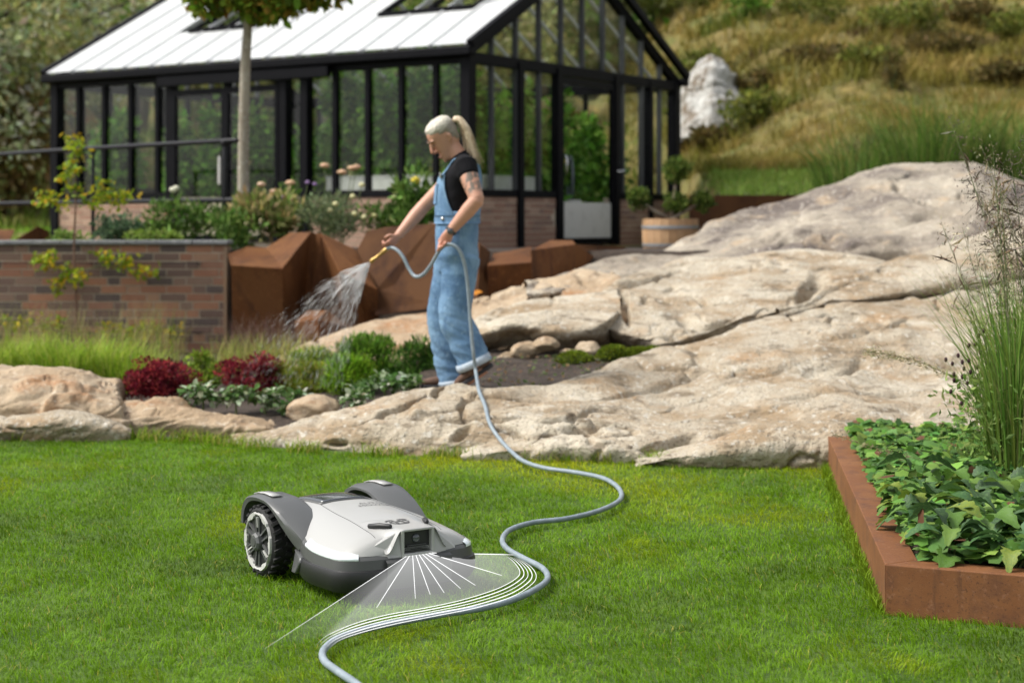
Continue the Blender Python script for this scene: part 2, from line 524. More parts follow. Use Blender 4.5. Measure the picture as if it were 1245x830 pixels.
# ---- lawn grass
def lawn_blades():
    parts = []
    def zone(x0, x1, y0, y1, dens, hmul=1.0, wmul=1.0):
        n = int((x1 - x0) * (y1 - y0) * dens)
        x = rng.uniform(x0, x1, n); y = rng.uniform(y0, y1, n)
        # lawn edge along the rocks
        edge = np.interp(x, EDX, EDY) + .05 * noise3(np.stack([x * 5, x * 0, x * 0], 1))
        # inside the rust-brown bed
        inbed = bed_inside(x, y)
        ok = (y < edge) & ~inbed
        x, y = x[ok], y[ok]
        n = len(x)
        q = np.stack([x, y, np.zeros(n)], 1)
        big = 1.15 * fbm(q * .8, 3); med = fbm(q * 3.1 + 5, 3); fine = fbm(q * 14 + 9, 2)
        tuft = .75 + .35 * fine + .2 * med
        h = .031 * np.clip(tuft, .45, 1.5) * rng.uniform(.6, 1.25, n) * hmul
        wdt = .0025 * rng.uniform(.7, 1.3, n) * wmul * (1 + .09 * np.clip(y - 5, 0, 5))
        az = rng.uniform(0, 2 * np.pi, n) * .6 + 2.5 * med + 1.0
        yel = sstep(.05, 1.0, big * .55 + med * .3 + .70 * sstep(7.2, 8.7, y) * sstep(-.9, .2, x))
        green = np.array([.150, .290, .008]); lime = np.array([.42, .48, .012]); straw = np.array([.36, .33, .06])
        c = green * (1 - yel[:, None]) + lime * yel[:, None]
        dark = sstep(-.1, -.8, big + med * .6)
        c = c * (1 - .5 * dark[:, None])
        st = (rng.uniform(0, 1, n) < .03 + .06 * yel)[:, None]
        c = np.where(st, straw, c)
        c = c * (1 + rng.normal(0, .15, (n, 1)))
        c = np.clip(c, .004, .5)
        base = np.stack([x, y, np.full(n, -.006)], 1)
        parts.append(blades(base, h, wdt, rng.uniform(.1, .9, n), az, rng.uniform(0, .9, n), c, np.clip(c[:] * 1.15, 0, .6)))
    for y0, y1, dn in ((3.4, 5.2, 13000), (5.2, 6.4, 12000), (6.4, 7.6, 9500), (7.6, 9.4, 7500)):
        hw = .33 * y1 + .25
        zone(-hw, hw, y0, y1, dn)
        zone(-hw - 1.6, -hw, y0, y1, 2600, 1, 1.5)
        zone(hw, hw + 1.6, y0, y1, 2200, 1, 1.5)
    zone(-3.2, 3.2, 1.2, 3.4, 1800, 1, 1.8)
    n = 4200                                                     # longer ragged grass where the mower cannot reach
    x = rng.uniform(EDX[1], 2.0, n); y = np.interp(x, EDX, EDY) + rng.normal(-.03, .05, n)
    ok = ~bed_inside(x, y) & (noise3(np.stack([x * 6, y * 2, x * 0], 1)) > -.15); x, y = x[ok], y[ok]; n = len(x)
    c = np.array([.17, .27, .012]) * (1 + rng.normal(0, .25, (n, 1))); c[rng.uniform(0, 1, n) < .25] = (.42, .36, .10)
    parts.append(blades(np.stack([x, y, np.full(n, -.006)], 1), rng.uniform(.04, .10, n), np.full(n, .0045), rng.uniform(.1, .8, n), rng.uniform(0, 6.28, n), rng.uniform(0, .8, n), np.clip(c, .005, .6)))
    n = 1500                                                     # and along the steel edging
    u = rng.uniform(0, BED_L, n); off = -np.abs(rng.normal(0, .02, n)) - .004
    x = b0[0] + side_dir[0] * u + front_dir[0] * off; y = b0[1] + side_dir[1] * u + front_dir[1] * off
    c = np.array([.15, .25, .012]) * (1 + rng.normal(0, .25, (n, 1)))
    parts.append(blades(np.stack([x, y, np.full(n, -.006)], 1), rng.uniform(.03, .075, n), np.full(n, .0036), rng.uniform(.1, .6, n), rng.uniform(0, 6.28, n), rng.uniform(0, .7, n), np.clip(c, .005, .6)))
    return merge(parts)
BED = [G(1076, 746), G(1004, 562), None, G(1290, 766)]
b0, b1, b3 = BED[0][:2], BED[1][:2], BED[3][:2]
front_dir = (b3 - b0) / np.linalg.norm(b3 - b0)
side_dir = (b1 - b0) / np.linalg.norm(b1 - b0)
BED_L = np.linalg.norm(b1 - b0); BED_W = 2.9
def bed_uv(x, y):
    A = np.array([[front_dir[0], side_dir[0]], [front_dir[1], side_dir[1]]])
    iv = np.linalg.inv(A)
    dx, dy = x - b0[0], y - b0[1]
    return iv[0, 0] * dx + iv[0, 1] * dy, iv[1, 0] * dx + iv[1, 1] * dy
def bed_inside(x, y):
    u, v = bed_uv(x, y)
    return (u > 0) & (u < BED_W) & (v > 0) & (v < BED_L)
ybase_px = [(-260, 528), (-60, 530), (60, 531), (150, 530), (230, 532), (300, 540), (350, 545), (420, 548), (500, 551), (580, 553), (660, 556), (740, 558), (830, 560), (920, 561), (1010, 561), (1100, 561), (1200, 560), (1400, 560)]
ED = np.array([G(a, b + 2)[:2] for a, b in ybase_px])
EDX, EDY = ED[:, 0], ED[:, 1]
v, f, c = lawn_blades()
lg = obj('lawn_grass', v, f, M_LEAF, None, c)
tag(lg, 'short green and yellowish blades of the mown lawn', 'grass', kind='stuff')

# ---- bedrock
M_ROCK = mat('bedrock', (.375, .322, .245), .88, spec=.2,
             var=[(.9, (.46, .41, .325), .42, .6), (2.6, (.29, .215, .135), .45, .62, (.8, .8, 3.2)), (1.7, (.34, .21, .105), .60, .76, (1, 1, 3)),
                  (6, (.16, .125, .085), .55, .68, (.7, .7, 3.6)), (22, (.50, .47, .41), .55, .68), (60, (.17, .145, .11), .57, .64)],
             bump=[(12, .28, .04), (42, .75, .02), (130, .6, .008)])
M_ROCKG = mat('weathered bedrock', (.25, .215, .17), .9, spec=.25,
              var=[(.8, (.40, .355, .285), .44, .62), (1.1, (.115, .095, .085), .47, .62, (.6, 1, 2.2)), (3.2, (.34, .26, .175), .55, .7), (9, (.14, .115, .095), .55, .72, (1, 1, 2)),
                   (24, (.56, .52, .45), .56, .75), (70, (.15, .13, .11), .58, .76)],
              bump=[(12, .32, .04), (42, .5, .018), (130, .4, .006)])
M_ROCKB = mat('rusty brown rock', (.32, .235, .15), .9, spec=.25,
              var=[(1.2, (.41, .33, .235), .44, .62), (2.2, (.30, .145, .06), .52, .7, (1, 1, 2.5)), (8, (.15, .105, .07), .55, .72, (1, 1, 2)), (26, (.52, .45, .36), .56, .75), (80, (.15, .115, .085), .58, .76)],
              bump=[(12, .32, .04), (42, .5, .018), (130, .4, .006)])
def rock_slab(name, rows, nx, ny, m, parent, amp=1.0, seed=0.0, lamp=1.0, sc_=1.0, dents=()):
    """rows front to back, each a list of (px, py, depth); smooth loft, then broken up along its normals"""
    A = np.array([[P(*q) for q in r] for r in rows])
    A = catmull(A, ny)                                         # along the slope
    A = np.transpose(catmull(np.transpose(A, (1, 0, 2)), nx), (1, 0, 2))
    def nrm(A):
        du = np.gradient(A, axis=1); dv = np.gradient(A, axis=0)
        n = np.cross(du, dv); return n / (np.linalg.norm(n, axis=2)[..., None] + 1e-9)
    n = nrm(A)
    p = A.reshape(-1, 3) + seed
    q = p * sc_
    warp = np.stack([fbm(q * 1.3 + 31, 3), fbm(q * 1.3 + 57, 3), fbm(q * 1.3 + 83, 3)], 1)
    d = .085 * fbm(q * .75, 3) - .008
    # bedding ledges that dip to the left: few, long, with a sharp lower lip
    s = (q @ np.array([-.20, .22, .95])) * 3.6 + warp[:, 0] * 1.1
    fr = s - np.floor(s)
    led = (sstep(0, .72, fr) - sstep(.80, 1.0, fr))
    d = d + .036 * lamp * led * sstep(-.05, .5, fbm(q * .8 + 11, 2))
    s2 = (q @ np.array([-.30, .15, .93])) * 12 + warp[:, 1] * 1.8
    fr2 = s2 - np.floor(s2)
    d = d + .011 * lamp * (sstep(0, .7, fr2) - sstep(.74, 1, fr2)) * sstep(.0, .5, fbm(q * 1.5 + 4, 2))
    # joints: narrow dark cracks
    e = vor_edge(q * np.array([.75, .75, 1.7]) + warp * .35)
    d = d - .065 * (1 - sstep(0, .075, e)) * sstep(-.05, .35, fbm(q * .8 + 71, 2))
    e2 = vor_edge(q * np.array([1.0, 1.0, 5.5]) + warp * .5 + 9)
    d = d - .020 * (1 - sstep(0, .06, e2)) * sstep(.0, .4, fbm(q * 1.2 + 23, 2))
    d = d + .008 * fbm(q * np.array([4, 4, 7]) + 3, 4) + .0035 * (ridged(q * np.array([10, 10, 18]), 3) - 1.2)
    # flaked hollows
    fl_ = fbm(q * np.array([1.6, 1.6, 3.4]) + 40, 3)
    d = d - .022 * sstep(.30, .75, fl_)
    w0 = A.reshape(-1, 3); ppx = CX + w0[:, 0] / w0[:, 1] * F; ppy = HY + (HC - w0[:, 2]) / w0[:, 1] * F
    for (dx_, dy_, rx_, ry_, tilt_, dep_) in dents:
        ct, st_ = math.cos(R(tilt_)), math.sin(R(tilt_))
        ax_, ay_ = ppx - dx_ + 6 * warp[:, 1], ppy - dy_ + 3 * warp[:, 2]
        uu, vv_ = (ax_ * ct - ay_ * st_) / rx_, (ax_ * st_ + ay_ * ct) / ry_
        d = d - dep_ / amp * (1 - sstep(.15, 1.0, np.sqrt(uu * uu + vv_ * vv_)))
    A = A + n * (d * amp).reshape(A.shape[:2])[..., None]
    a = np.arange(nx * ny).reshape(ny, nx)
    f = np.stack([a[:-1, :-1], a[:-1, 1:], a[1:, 1:], a[1:, :-1]], -1).reshape(-1, 4)
    return obj(name, A.reshape(-1, 3), f, m, parent, sm=True)

outcrop = thing('rock_outcrop', 'pale cream and grey bedrock outcrop rising from the lawn to the right', 'rock', (1.5, 11, 0))
px_a = [215, 262, 300, 350, 420, 500, 580, 660, 740, 830, 920, 1010, 1100, 1200, 1330, 1480]
yb = np.interp(px_a, *zip(*ybase_px))
lip = [1, 2, 4, 9, 16, 20, 18, 22, 24, 26, 26, 24, 22, 22, 22, 22]
cy = [533, 536, 529, 513, 487, 470, 464, 462, 441, 427, 396, 379, 371, 353, 335, 320]
cd = [9.42, 9.36, 9.38, 9.5, 9.6, 9.7, 9.85, 10.0, 10.4, 10.9, 11.4, 11.8, 12.2, 12.6, 13.1, 13.4]
r0, r1, r2, r3, r4, r5 = [], [], [], [], [], []
for i, x in enumerate(px_a):
    d0 = G(x, yb[i])[1]
    r0.append((x, yb[i] + 14, d0 + .03))
    r1.append((x, yb[i] - lip[i], d0 + .05))
    y1 = yb[i] - lip[i]
    r2.append((x, y1 + (cy[i] - y1) * .5, d0 + (cd[i] - d0) * .36))
    r3.append((x, cy[i] + (1 if i > 3 else .5), cd[i] - .08))
    zc = HC + (HY - cy[i]) / F * cd[i]
    for rr, dd, dz in ((r4, .12, .10), (r5, .35, .45)):
        d4 = cd[i] + dd
        rr.append((x, HY + (HC - zc + dz) * F / d4, d4))
rock_slab('front_slab', [r0, r1, r2, r3, r4, r5], 640, 270, M_ROCK, outcrop, 1.0, 0.0, dents=[(815, 536, 48, 10, 24, .16), (710, 528, 34, 7, 6, .09), (905, 519, 52, 5, 4, .09), (567, 533, 18, 7, 25, .08), (414, 540, 20, 6, 0, .08), (1172, 432, 46, 5, 3, .10), (1010, 440, 60, 4, 8, .05), (640, 500, 26, 4, 5, .04), (860, 470, 50, 4, 12, .04), (980, 480, 46, 4, 5, .05), (640, 488, 110, 3, 4, .03), (800, 462, 130, 3.5, 15, .045), (920, 452, 120, 3, 12, .04), (1060, 410, 110, 3.5, 10, .05), (900, 495, 140, 3, 6, .04), (1090, 470, 100, 4, 6, .06), (520, 510, 70, 3, 8, .03), (700, 505, 60, 3, 10, .035)])
# low ledge at the foot of the front slab
def ledge(name, pxs, top, base, depth0, thick, m, seed, nx=160, ny=44, amp=.6, par=outcrop, lampv=.8, scv=1.6):
    a, b, c_, d_, e_ = [], [], [], [], []
    for i, x in enumerate(pxs):
        dd = G(x, base[i])[1] + depth0
        zt = HC + (HY - top[i]) / F * (dd + thick * .4)
        a.append((x, base[i] + 12, dd + .02)); b.append((x, base[i] - (base[i] - top[i]) * .55, dd))
        c_.append((x, top[i], dd + thick * .4)); 
        d4 = dd + thick; d_.append((x, HY + (HC - zt + .02) * F / d4, d4))
        d5 = dd + thick + .15; e_.append((x, HY + (HC - zt + .3) * F / d5, d5))
    return rock_slab(name, [a, b, c_, d_, e_], nx, ny, m, par, amp, seed, lampv, scv)
ledge('foot_ledge', [770, 800, 840, 900, 960, 1020, 1080, 1120], [558, 549, 540, 533, 530, 528, 531, 545], [561, 562, 563, 563, 563, 563, 562, 562], -.16, .34, M_ROCK, 4.4)
ledge('foot_ledge', [560, 590, 640, 700, 760, 790], [552, 543, 536, 533, 540, 556], [557, 558, 558, 559, 560, 561], -.06, .22, M_ROCK, 9.1, 120, 36, .5)

CR = 4
def slab_rows(pxs, bot, top, db, dt, under=24, lipf=.35, back=.4, rec=.30):
    a, b, c_, d_, e_, f_ = [], [], [], [], [], []
    for i, x in enumerate(pxs):
        a.append((x, bot[i] + under, db[i] + rec))
        b.append((x, bot[i], db[i] + .05))
        yl = bot[i] + (top[i] - bot[i]) * lipf
        c_.append((x, yl, db[i] + (dt[i] - db[i]) * lipf * .45))
        d_.append((x, bot[i] + (top[i] - bot[i]) * .72, db[i] + (dt[i] - db[i]) * .58))
        e_.append((x, top[i], dt[i]))
        z = HC + (HY - top[i]) / F * dt[i]
        d5 = dt[i] + back; f_.append((x, HY + (HC - z + .5) * F / d5, d5))
    return [a, b, c_, d_, e_, f_]
# right-hand upper slab
rock_slab('upper_right_slab', slab_rows([945, 980, 1004, 1040, 1077, 1128, 1173, 1210, 1300, 1420], [388, 379, 372, 369, 365, 358, 351, 345, 334, 321],
          [384, 374, 360, 341, 321, 303, 290, 283, 268, 255], [11.75, 11.9, 12.0, 12.15, 12.3, 12.5, 12.7, 12.9, 13.2, 13.5], [11.95, 12.2, 12.5, 12.9, 13.3, 13.7, 14.0, 14.2, 14.6, 14.9], 24, .35, .4, .7), 300, 90, M_ROCK, outcrop, .8, 2.3)
# middle slab
rock_slab('middle_slab', slab_rows([728, 745, 780, 820, 860, 900, 950, 1000, 1060, 1110], [396, 406, 417, 420, 409, 395, 383, 374, 368, 368],
          [366, 346, 326, 317, 312, 308, 307, 312, 322, 335], [11.9, 11.75, 11.6, 11.5, 11.6, 11.75, 11.9, 12.1, 12.5, 12.7], [12.8, 13.1, 13.6, 13.9, 14.1, 14.2, 14.2, 14.1, 13.9, 13.7], 24, .35, .4, .7), 330, 190, M_ROCK, outcrop, .85, 6.7, dents=[(984, 352, 26, 17, 50, .16), (800, 412, 34, 9, 14, .12), (760, 372, 8, 26, 20, .12), (868, 392, 40, 5, 16, .07)])
# slab behind the person
rock_slab('rear_left_slab', slab_rows([318, 345, 380, 420, 480, 530, 575, 630, 675, 710, 745, 765], [452, 450, 450, 450, 450, 450, 446, 416, 414, 416, 402, 398],
          [447, 436, 416, 402, 387, 377, 363, 350, 337, 326, 330, 350], [12.4, 12.2, 12.1, 12.0, 12.0, 12.0, 12.0, 11.8, 11.7, 11.7, 11.9, 12.1], [12.8, 13.0, 13.2, 13.3, 13.5, 13.5, 13.6, 13.7, 13.8, 13.9, 13.7, 13.3], 26), 400, 110, M_ROCKB, outcrop, .75, 12.1)
rock_slab('bulging_slab', slab_rows([572, 590, 620, 650, 690, 720, 742, 754], [412, 408, 398, 402, 408, 404, 392, 380],
          [392, 382, 372, 364, 358, 357, 360, 368], [11.75, 11.7, 11.6, 11.55, 11.55, 11.6, 11.7, 11.9], [12.2, 12.3, 12.5, 12.6, 12.7, 12.7, 12.6, 12.4], 22), 210, 80, M_ROCK, outcrop, .55, 18.2)
# the dome
rock_slab('dome', slab_rows([640, 675, 700, 730, 760, 800, 850, 900, 960, 1010, 1070, 1130, 1180, 1215, 1260, 1330], [362, 358, 352, 350, 348, 345, 340, 335, 330, 328, 330, 332, 320, 312, 305, 300],
          [352, 340, 327, 316, 308, 301, 287, 266, 244, 225, 207, 197, 194, 205, 223, 246], [12.8, 13.0, 13.2, 13.3, 13.4, 13.6, 13.8, 14.0, 14.1, 14.1, 14.0, 13.9, 13.8, 13.9, 14.2, 14.4],
          [13.6, 14.0, 14.4, 14.8, 15.2, 15.6, 16.1, 16.5, 16.8, 17.0, 17.2, 17.4, 17.5, 17.5, 17.4, 17.3], 20, .3, .8), 460, 150, M_ROCKG, outcrop, 1.0, 22.4, dents=[(1075, 312, 60, 9, 12, .18), (1000, 300, 40, 6, 10, .10), (1130, 262, 60, 6, 10, .08), (950, 280, 50, 5, 14, .07)])
# soil pocket between the slabs
pk = grid_sheet('soil_pocket', np.linspace(-.6, 1.5, 60), np.linspace(9.95, 12.6, 60), lambda X, Y: HC + (HY - np.interp(Y, [9.95, 10.6, 11.2, 12.6], [472, 452, 432, 412])) / F * Y - .03 + wob(X, Y, 4, .02) - .10 * sstep(.9, 1.5, X), M_SOIL)
tag(pk, 'dark soil pocket between the rock slabs', kind='structure')
# left-hand rocks
lr = thing('low_rock', 'weathered cream and orange rock at the left edge of the lawn', 'rock', (-2.9, 9.8, 0))
ledge('slab', [-230, -140, -60, 0, 50, 95, 125, 146, 156], [452, 450, 452, 455, 456, 462, 470, 474, 500], [529, 529, 530, 531, 531, 531, 530, 529, 528], 0, 1.1, M_ROCKB, 31.0, 260, 90, .8, lr, 1.2, 1.4)
ledge('lower_slab', [-120, -40, 20, 60, 100, 135, 158], [512, 508, 506, 500, 504, 514, 526], [532, 532, 533, 533, 533, 532, 531], -.14, .3, M_ROCK, 35.0, 170, 50, .6, lr, 1, 1.5)
ledge('brow', [92, 104, 118, 132, 146, 152], [478, 470, 468, 470, 474, 484], [492, 490, 488, 489, 490, 492], 0.62, .28, M_ROCKB, 37.0, 80, 40, .35, lr, 1, 1.8)
lr2 = thing('low_rock', 'long brown rock ledge in front of the two burgundy shrubs', 'rock', (-2.0, 9.8, 0))
ledge('slab', [112, 140, 170, 210, 250, 290, 325, 348], [514, 497, 491, 494, 501, 506, 508, 522], [531, 531, 531, 531, 532, 532, 533, 533], .10, .5, M_ROCKB, 41.0, 230, 60, .7, lr2, 1.5, 1.7)
lr3 = thing('boulder', 'small angular brown boulder beside the tip of the big pale outcrop', 'rock', (-1.2, 9.9, .0))
def boulder(base, r, m, par, seed, name='stone', n=22):
    v, f = [], []
    bm = bmesh.new(); bmesh.ops.create_icosphere(bm, subdivisions=4, radius=1)
    p = np.array([q.co[:] for q in bm.verts]); ff = [tuple(x.index for x in q.verts) for q in bm.faces]; bm.free()
    r2 = np.random.default_rng(seed)
    for k in range(9):                                         # cut flat faces
        nn = r2.normal(size=3); nn /= np.linalg.norm(nn); dd = r2.uniform(.55, .85)
        ex = np.maximum(p @ nn - dd, 0); p = p - ex[:, None] * nn * .9
    p = p + p * (.10 * fbm(p * 1.6 + seed, 4) + .03 * ridged(p * 4 + seed, 3))[:, None]
    return obj(name, np.asarray(base) + p * np.asarray(r), ff, m, par, sm=True)
boulder(P(382, 505, 9.85), (.17, .16, .12), M_ROCKB, lr3, 5)
for k, (a, b, r_) in enumerate([(640, 428, .09), (662, 420, .08), (715, 424, .07), (618, 436, .06), (690, 428, .045), (655, 440, .05)]):
    st = thing('loose_stone', ['broad tan stone under the undercut slab', 'tilted tan stone wedged below the rock overhang', 'tan stone behind the middle moss cushion', 'small tan stone beside the brown shoe', 'little tan pebble left of the largest overhang shadow', 'half-buried tan stone in the dark soil pocket'][k], 'stone', P(a, b + 4, 11.4), group='stones in the soil pocket')
    boulder(P(a, b, 11.4), (r_ * 1.3, r_, r_ * .8), M_ROCKB, st, 20 + k)

# ================================================================== GREENHOUSE
M_FRAME = mat('black aluminium', (.005, .005, .0065), .5, var=[(14, (.007, .007, .009), .4, .7)], spec=.07)
M_FRAMEG = mat('grey aluminium bar', (.06, .062, .065), .5, spec=.25)
M_GLASS = clearmat('window glass', (.96, .975, .965), .36)
M_ROOF = mat('sky-white roof glass', (.92, .93, .94), .22, var=[(3, (.88, .90, .91), .4, .7)], spec=.6, transl=.55)  # white colour stands for bright sky mirrored in clear roof glass
M_BRICK = mat('brick', (.25, .1, .06), .9, objrand=[(.30, .155, .10), (.17, .11, .085), (.37, .18, .105), (.25, .16, .115), (.37, .21, .13), (.12, .09, .078), (.32, .15, .09), (.19, .12, .092)],
              var=[(40, (.30, .22, .17), .58, .8), (90, (.08, .055, .045), .55, .75)], bump=[(120, .6, .004)])
M_BRICKP = mat('pale brick', (.3, .18, .13), .9, objrand=[(.33, .21, .15), (.27, .16, .115), (.38, .25, .18), (.30, .17, .12), (.24, .15, .115)],
               var=[(40, (.42, .34, .27), .55, .8)], bump=[(120, .6, .004)])
M_MORTAR = mat('mortar', (.58, .49, .37), .95, var=[(60, (.46, .39, .29), .45, .65)], bump=[(150, .5, .004)])
M_WHITE = mat('white panel', (.62, .61, .57), .5, var=[(6, (.5, .49, .45), .5, .75)])
M_STEEL = mat('brushed steel', (.6, .6, .6), .25, 1.0)

def brick_face(parent, o2, u2, n2, z0, length, courses, m, skip=(), bl=.228, hl=.108, bh=.062, j=.012, dep=.03, phase=0, stuff_from=None):
    """bricks proud of a mortar core: stretcher and header courses; shares two meshes"""
    def bmesh_box(L):
        mb = MB(); mb.box((0, 0, 0), (L, dep, bh))
        me = mesh_from('brick', mb.v, mb.f, m); return me
    mS, mH = bmesh_box(bl), bmesh_box(hl)
    o2, u2, n2 = np.asarray(o2, float), np.asarray(u2, float), np.asarray(n2, float)
    ang = math.atan2(u2[1], u2[0])
    rest = MB()
    k = 0
    for cidx in range(courses):
        x = -(.06 if (cidx + phase) % 2 else .0)
        i = 0
        while x < length - .03:
            L = bl if ((i + cidx) % 3 != 2) else hl
            a, b = max(x, 0), min(x + L, length)
            if b - a > .03 and not any(s0 - .02 < (a + b) / 2 < s1 + .02 for s0, s1 in skip):
                pr = random.uniform(-.004, .004)
                c2 = o2 + u2 * (a + b) / 2 + n2 * (-dep / 2 + .007 + pr * .6)
                z = z0 + cidx * (bh + j) + bh / 2
                if stuff_from is not None and cidx < stuff_from:
                    rest.box((c2[0], c2[1], z), (b - a, dep, bh), Matrix.Rotation(ang, 3, 'Z'))
                else:
                    br = bpy.data.objects.new('brick', mS if L == bl else mH)
                    br.location = (c2[0], c2[1], z + random.uniform(-.0015, .0015))
                    br.rotation_euler = (0, random.uniform(-.006, .006), ang)
                    br.scale = ((b - a) / L, 1, 1)
                    link(br, parent); k += 1
            x += L + j; i += 1
    if rest.v:
        tag(rest.obj('lower_bricks', m, parent), kind='stuff')
    return k

ZG, ZE, ZR = .90, 3.30, 4.85
LL, LG, SILL = 7.46, 5.46, 1.55
U3 = np.array((*UL, 0)); V3 = np.array((*UG, 0)); O3 = np.array((*C0, 0)); Z3 = np.array((0, 0, 1.0))
NL = np.array((-UG[0], -UG[1], 0)); NG_ = np.array((-UL[0], -UL[1], 0))       # outward normals of the long wall and of the near gable
green = thing('greenhouse', 'black framed glass greenhouse with sky-whitened pitched roof on a brick base', 'greenhouse', (*C0, ZG))
def gp(a, b, z): return O3 + U3 * a + V3 * b + Z3 * z                         # a along long wall, b along gable
# brick plinth: mortar core and bricks
core = MB()
core.prism([gp(0.03, .03, ZG - .3), gp(LL, .03, ZG - .3), gp(LL, .2, ZG - .3), gp(.03, .2, ZG - .3)], (0, 0, SILL - ZG + .3))
for b_0, b_1 in ((.2, 2.08), (3.56, LG)):
    core.prism([gp(.03, b_0, ZG - .3), gp(.2, b_0, ZG - .3), gp(.2, b_1, ZG - .3), gp(.03, b_1, ZG - .3)], (0, 0, SILL - ZG + .3))
core.prism([gp(LL - .17, .2, ZG - .3), gp(LL, .2, ZG - .3), gp(LL, LG, ZG - .3), gp(LL - .17, LG, ZG - .3)], (0, 0, SILL - ZG + .3))
core.prism([gp(.2, LG - .17, ZG - .3), gp(LL - .17, LG - .17, ZG - .3), gp(LL - .17, LG, ZG - .3), gp(.2, LG, ZG - .3)], (0, 0, SILL - ZG + .3))
plinth = core.obj('plinth', M_MORTAR, green)
NB = 9
zb0 = SILL - .005 - NB * .074
brick_face(plinth, (O3 + V3 * .03)[:2], UL, NL[:2], zb0, LL, NB, M_BRICKP, skip=((3.35, 5.1),), stuff_from=3)
brick_face(plinth, (O3 + U3 * .03)[:2], UG, NG_[:2], zb0, LG, NB, M_BRICKP, skip=((2.05, 3.6),), stuff_from=3, phase=1)
# posts, mullions, rails
bayL, bayG = LL / 14, LG / 10
def post(a, b, z0, z1, wd, name='post', m=M_FRAME):
    mb = MB(); mb.bar(gp(a, b, z0), gp(a, b, z1), (wd, wd), up=tuple(U3)); return mb.obj(name, m, green, bevel=.006)
for a, b in ((.06, .06), (LL - .06, .06), (.06, LG - .06), (LL - .06, LG - .06)): post(a, b, ZG - .05, ZE, .15, 'corner_post')
for a in (2.62, 2.98, 4.0, 5.05): post(a, .04, ZG if a in (2.98, 5.05) else ZG, ZE - .05, .13 if a != 4.0 else .09)
for b in (1.15, 2.08, 3.6, 4.6): post(.04, b, ZG, ZE - .05, .12 if b < 4 else .10)
def rail(p, q, wd, name='rail', m=M_FRAME):
    mb = MB(); mb.bar(p, q, wd); return mb.obj(name, m, green, bevel=.005)
sk = .06
for z, hgt in ((SILL + .03, .09), (ZE - .07, .14)):
    rail(gp(.13, sk, z), gp(2.55, sk, z), (.11, hgt)) if z < 2 else rail(gp(.13, sk, z), gp(LL - .13, sk, z), (.11, hgt))
    if z < 2: rail(gp(5.12, sk, z), gp(LL - .13, sk, z), (.11, hgt))
    if z < 2:
        rail(gp(sk, .13, z), gp(sk, 2.02, z), (.11, hgt)); rail(gp(sk, 3.66, z), gp(sk, LG - .13, z), (.11, hgt))
    else:
        rail(gp(sk, .13, z), gp(sk, LG - .13, z), (.11, hgt))
    rail(gp(LL - sk, .13, z), gp(LL - sk, LG - .13, z), (.11, hgt)); rail(gp(.13, LG - sk, z), gp(LL - .13, LG - sk, z), (.11, hgt))
# eave gutter
mb = MB(); mb.bar(gp(-.10, -.06, ZE + .0), gp(LL + .10, -.06, ZE + .0), (.14, .12)); mb.obj('gutter', M_FRAME, green, bevel=.02)
mb = MB(); mb.bar(gp(-.10, LG + .06, ZE + .0), gp(LL + .10, LG + .06, ZE + .0), (.14, .12)); mb.obj('gutter', M_FRAME, green, bevel=.02)
# sliding-door track over the long wall
rail(gp(2.15, -.06, ZE - .145), gp(5.2, -.06, ZE - .145), (.09, .14), 'door_track')
def panes(face, spans, z0, z1f, mull=.05):
    for s0, s1 in spans:
        g0 = s0 + mull / 2; g1 = s1 - mull / 2
        if face == 'L': pts = [gp(g0, .06, z0), gp(g1, .06, z0), gp(g1, .06, z1f(g1)), gp(g0, .06, z1f(g0))]; off = -NL * .012
        elif face == 'G': pts = [gp(.06, g0, z0), gp(.06, g1, z0), gp(.06, g1, z1f(g1)), gp(.06, g0, z1f(g0))]; off = -NG_ * .012
        elif face == 'LB': pts = [gp(g0, LG - .06, z0), gp(g1, LG - .06, z0), gp(g1, LG - .06, z1f(g1)), gp(g0, LG - .06, z1f(g0))]; off = NL * .012
        else: pts = [gp(LL - .06, g0, z0), gp(LL - .06, g1, z0), gp(LL - .06, g1, z1f(g1)), gp(LL - .06, g0, z1f(g0))]; off = NG_ * .012
        if pts[2][2] - z0 < .06 and pts[3][2] - z0 < .06: continue
        mb = MB(); mb.prism(pts, off); mb.obj('pane', M_GLASS, green)
zt = lambda q: ZE - .14
def mull(face, s, z0, z1, wd=.055, m=M_FRAME):
    p = {'L': lambda z: gp(s, .05, z), 'G': lambda z: gp(.05, s, z), 'LB': lambda z: gp(s, LG - .05, z), 'GB': lambda z: gp(LL - .05, s, z)}[face]
    mb = MB(); mb.bar(p(z0), p(z1), (wd, .07), up=tuple(U3 if face[0] == 'G' else V3)); mb.obj('mullion', m, green, bevel=.004)
sL = [.14] + [bayL * k for k in (1, 2, 3, 4)] + [2.55]
panes('L', list(zip(sL[:-1], sL[1:])), SILL + .07, zt)
for s in sL[1:-1]: mull('L', s, SILL + .07, ZE - .14, .075)
panes('L', [(2.68, 2.92)], ZG + .1, zt)
sL = [5.12] + [bayL * k for k in (10, 11, 12, 13)] + [LL - .14]
panes('L', list(zip(sL[:-1], sL[1:])), SILL + .07, zt)
for s in sL[1:-1]: mull('L', s, SILL + .07, ZE - .14, .075)
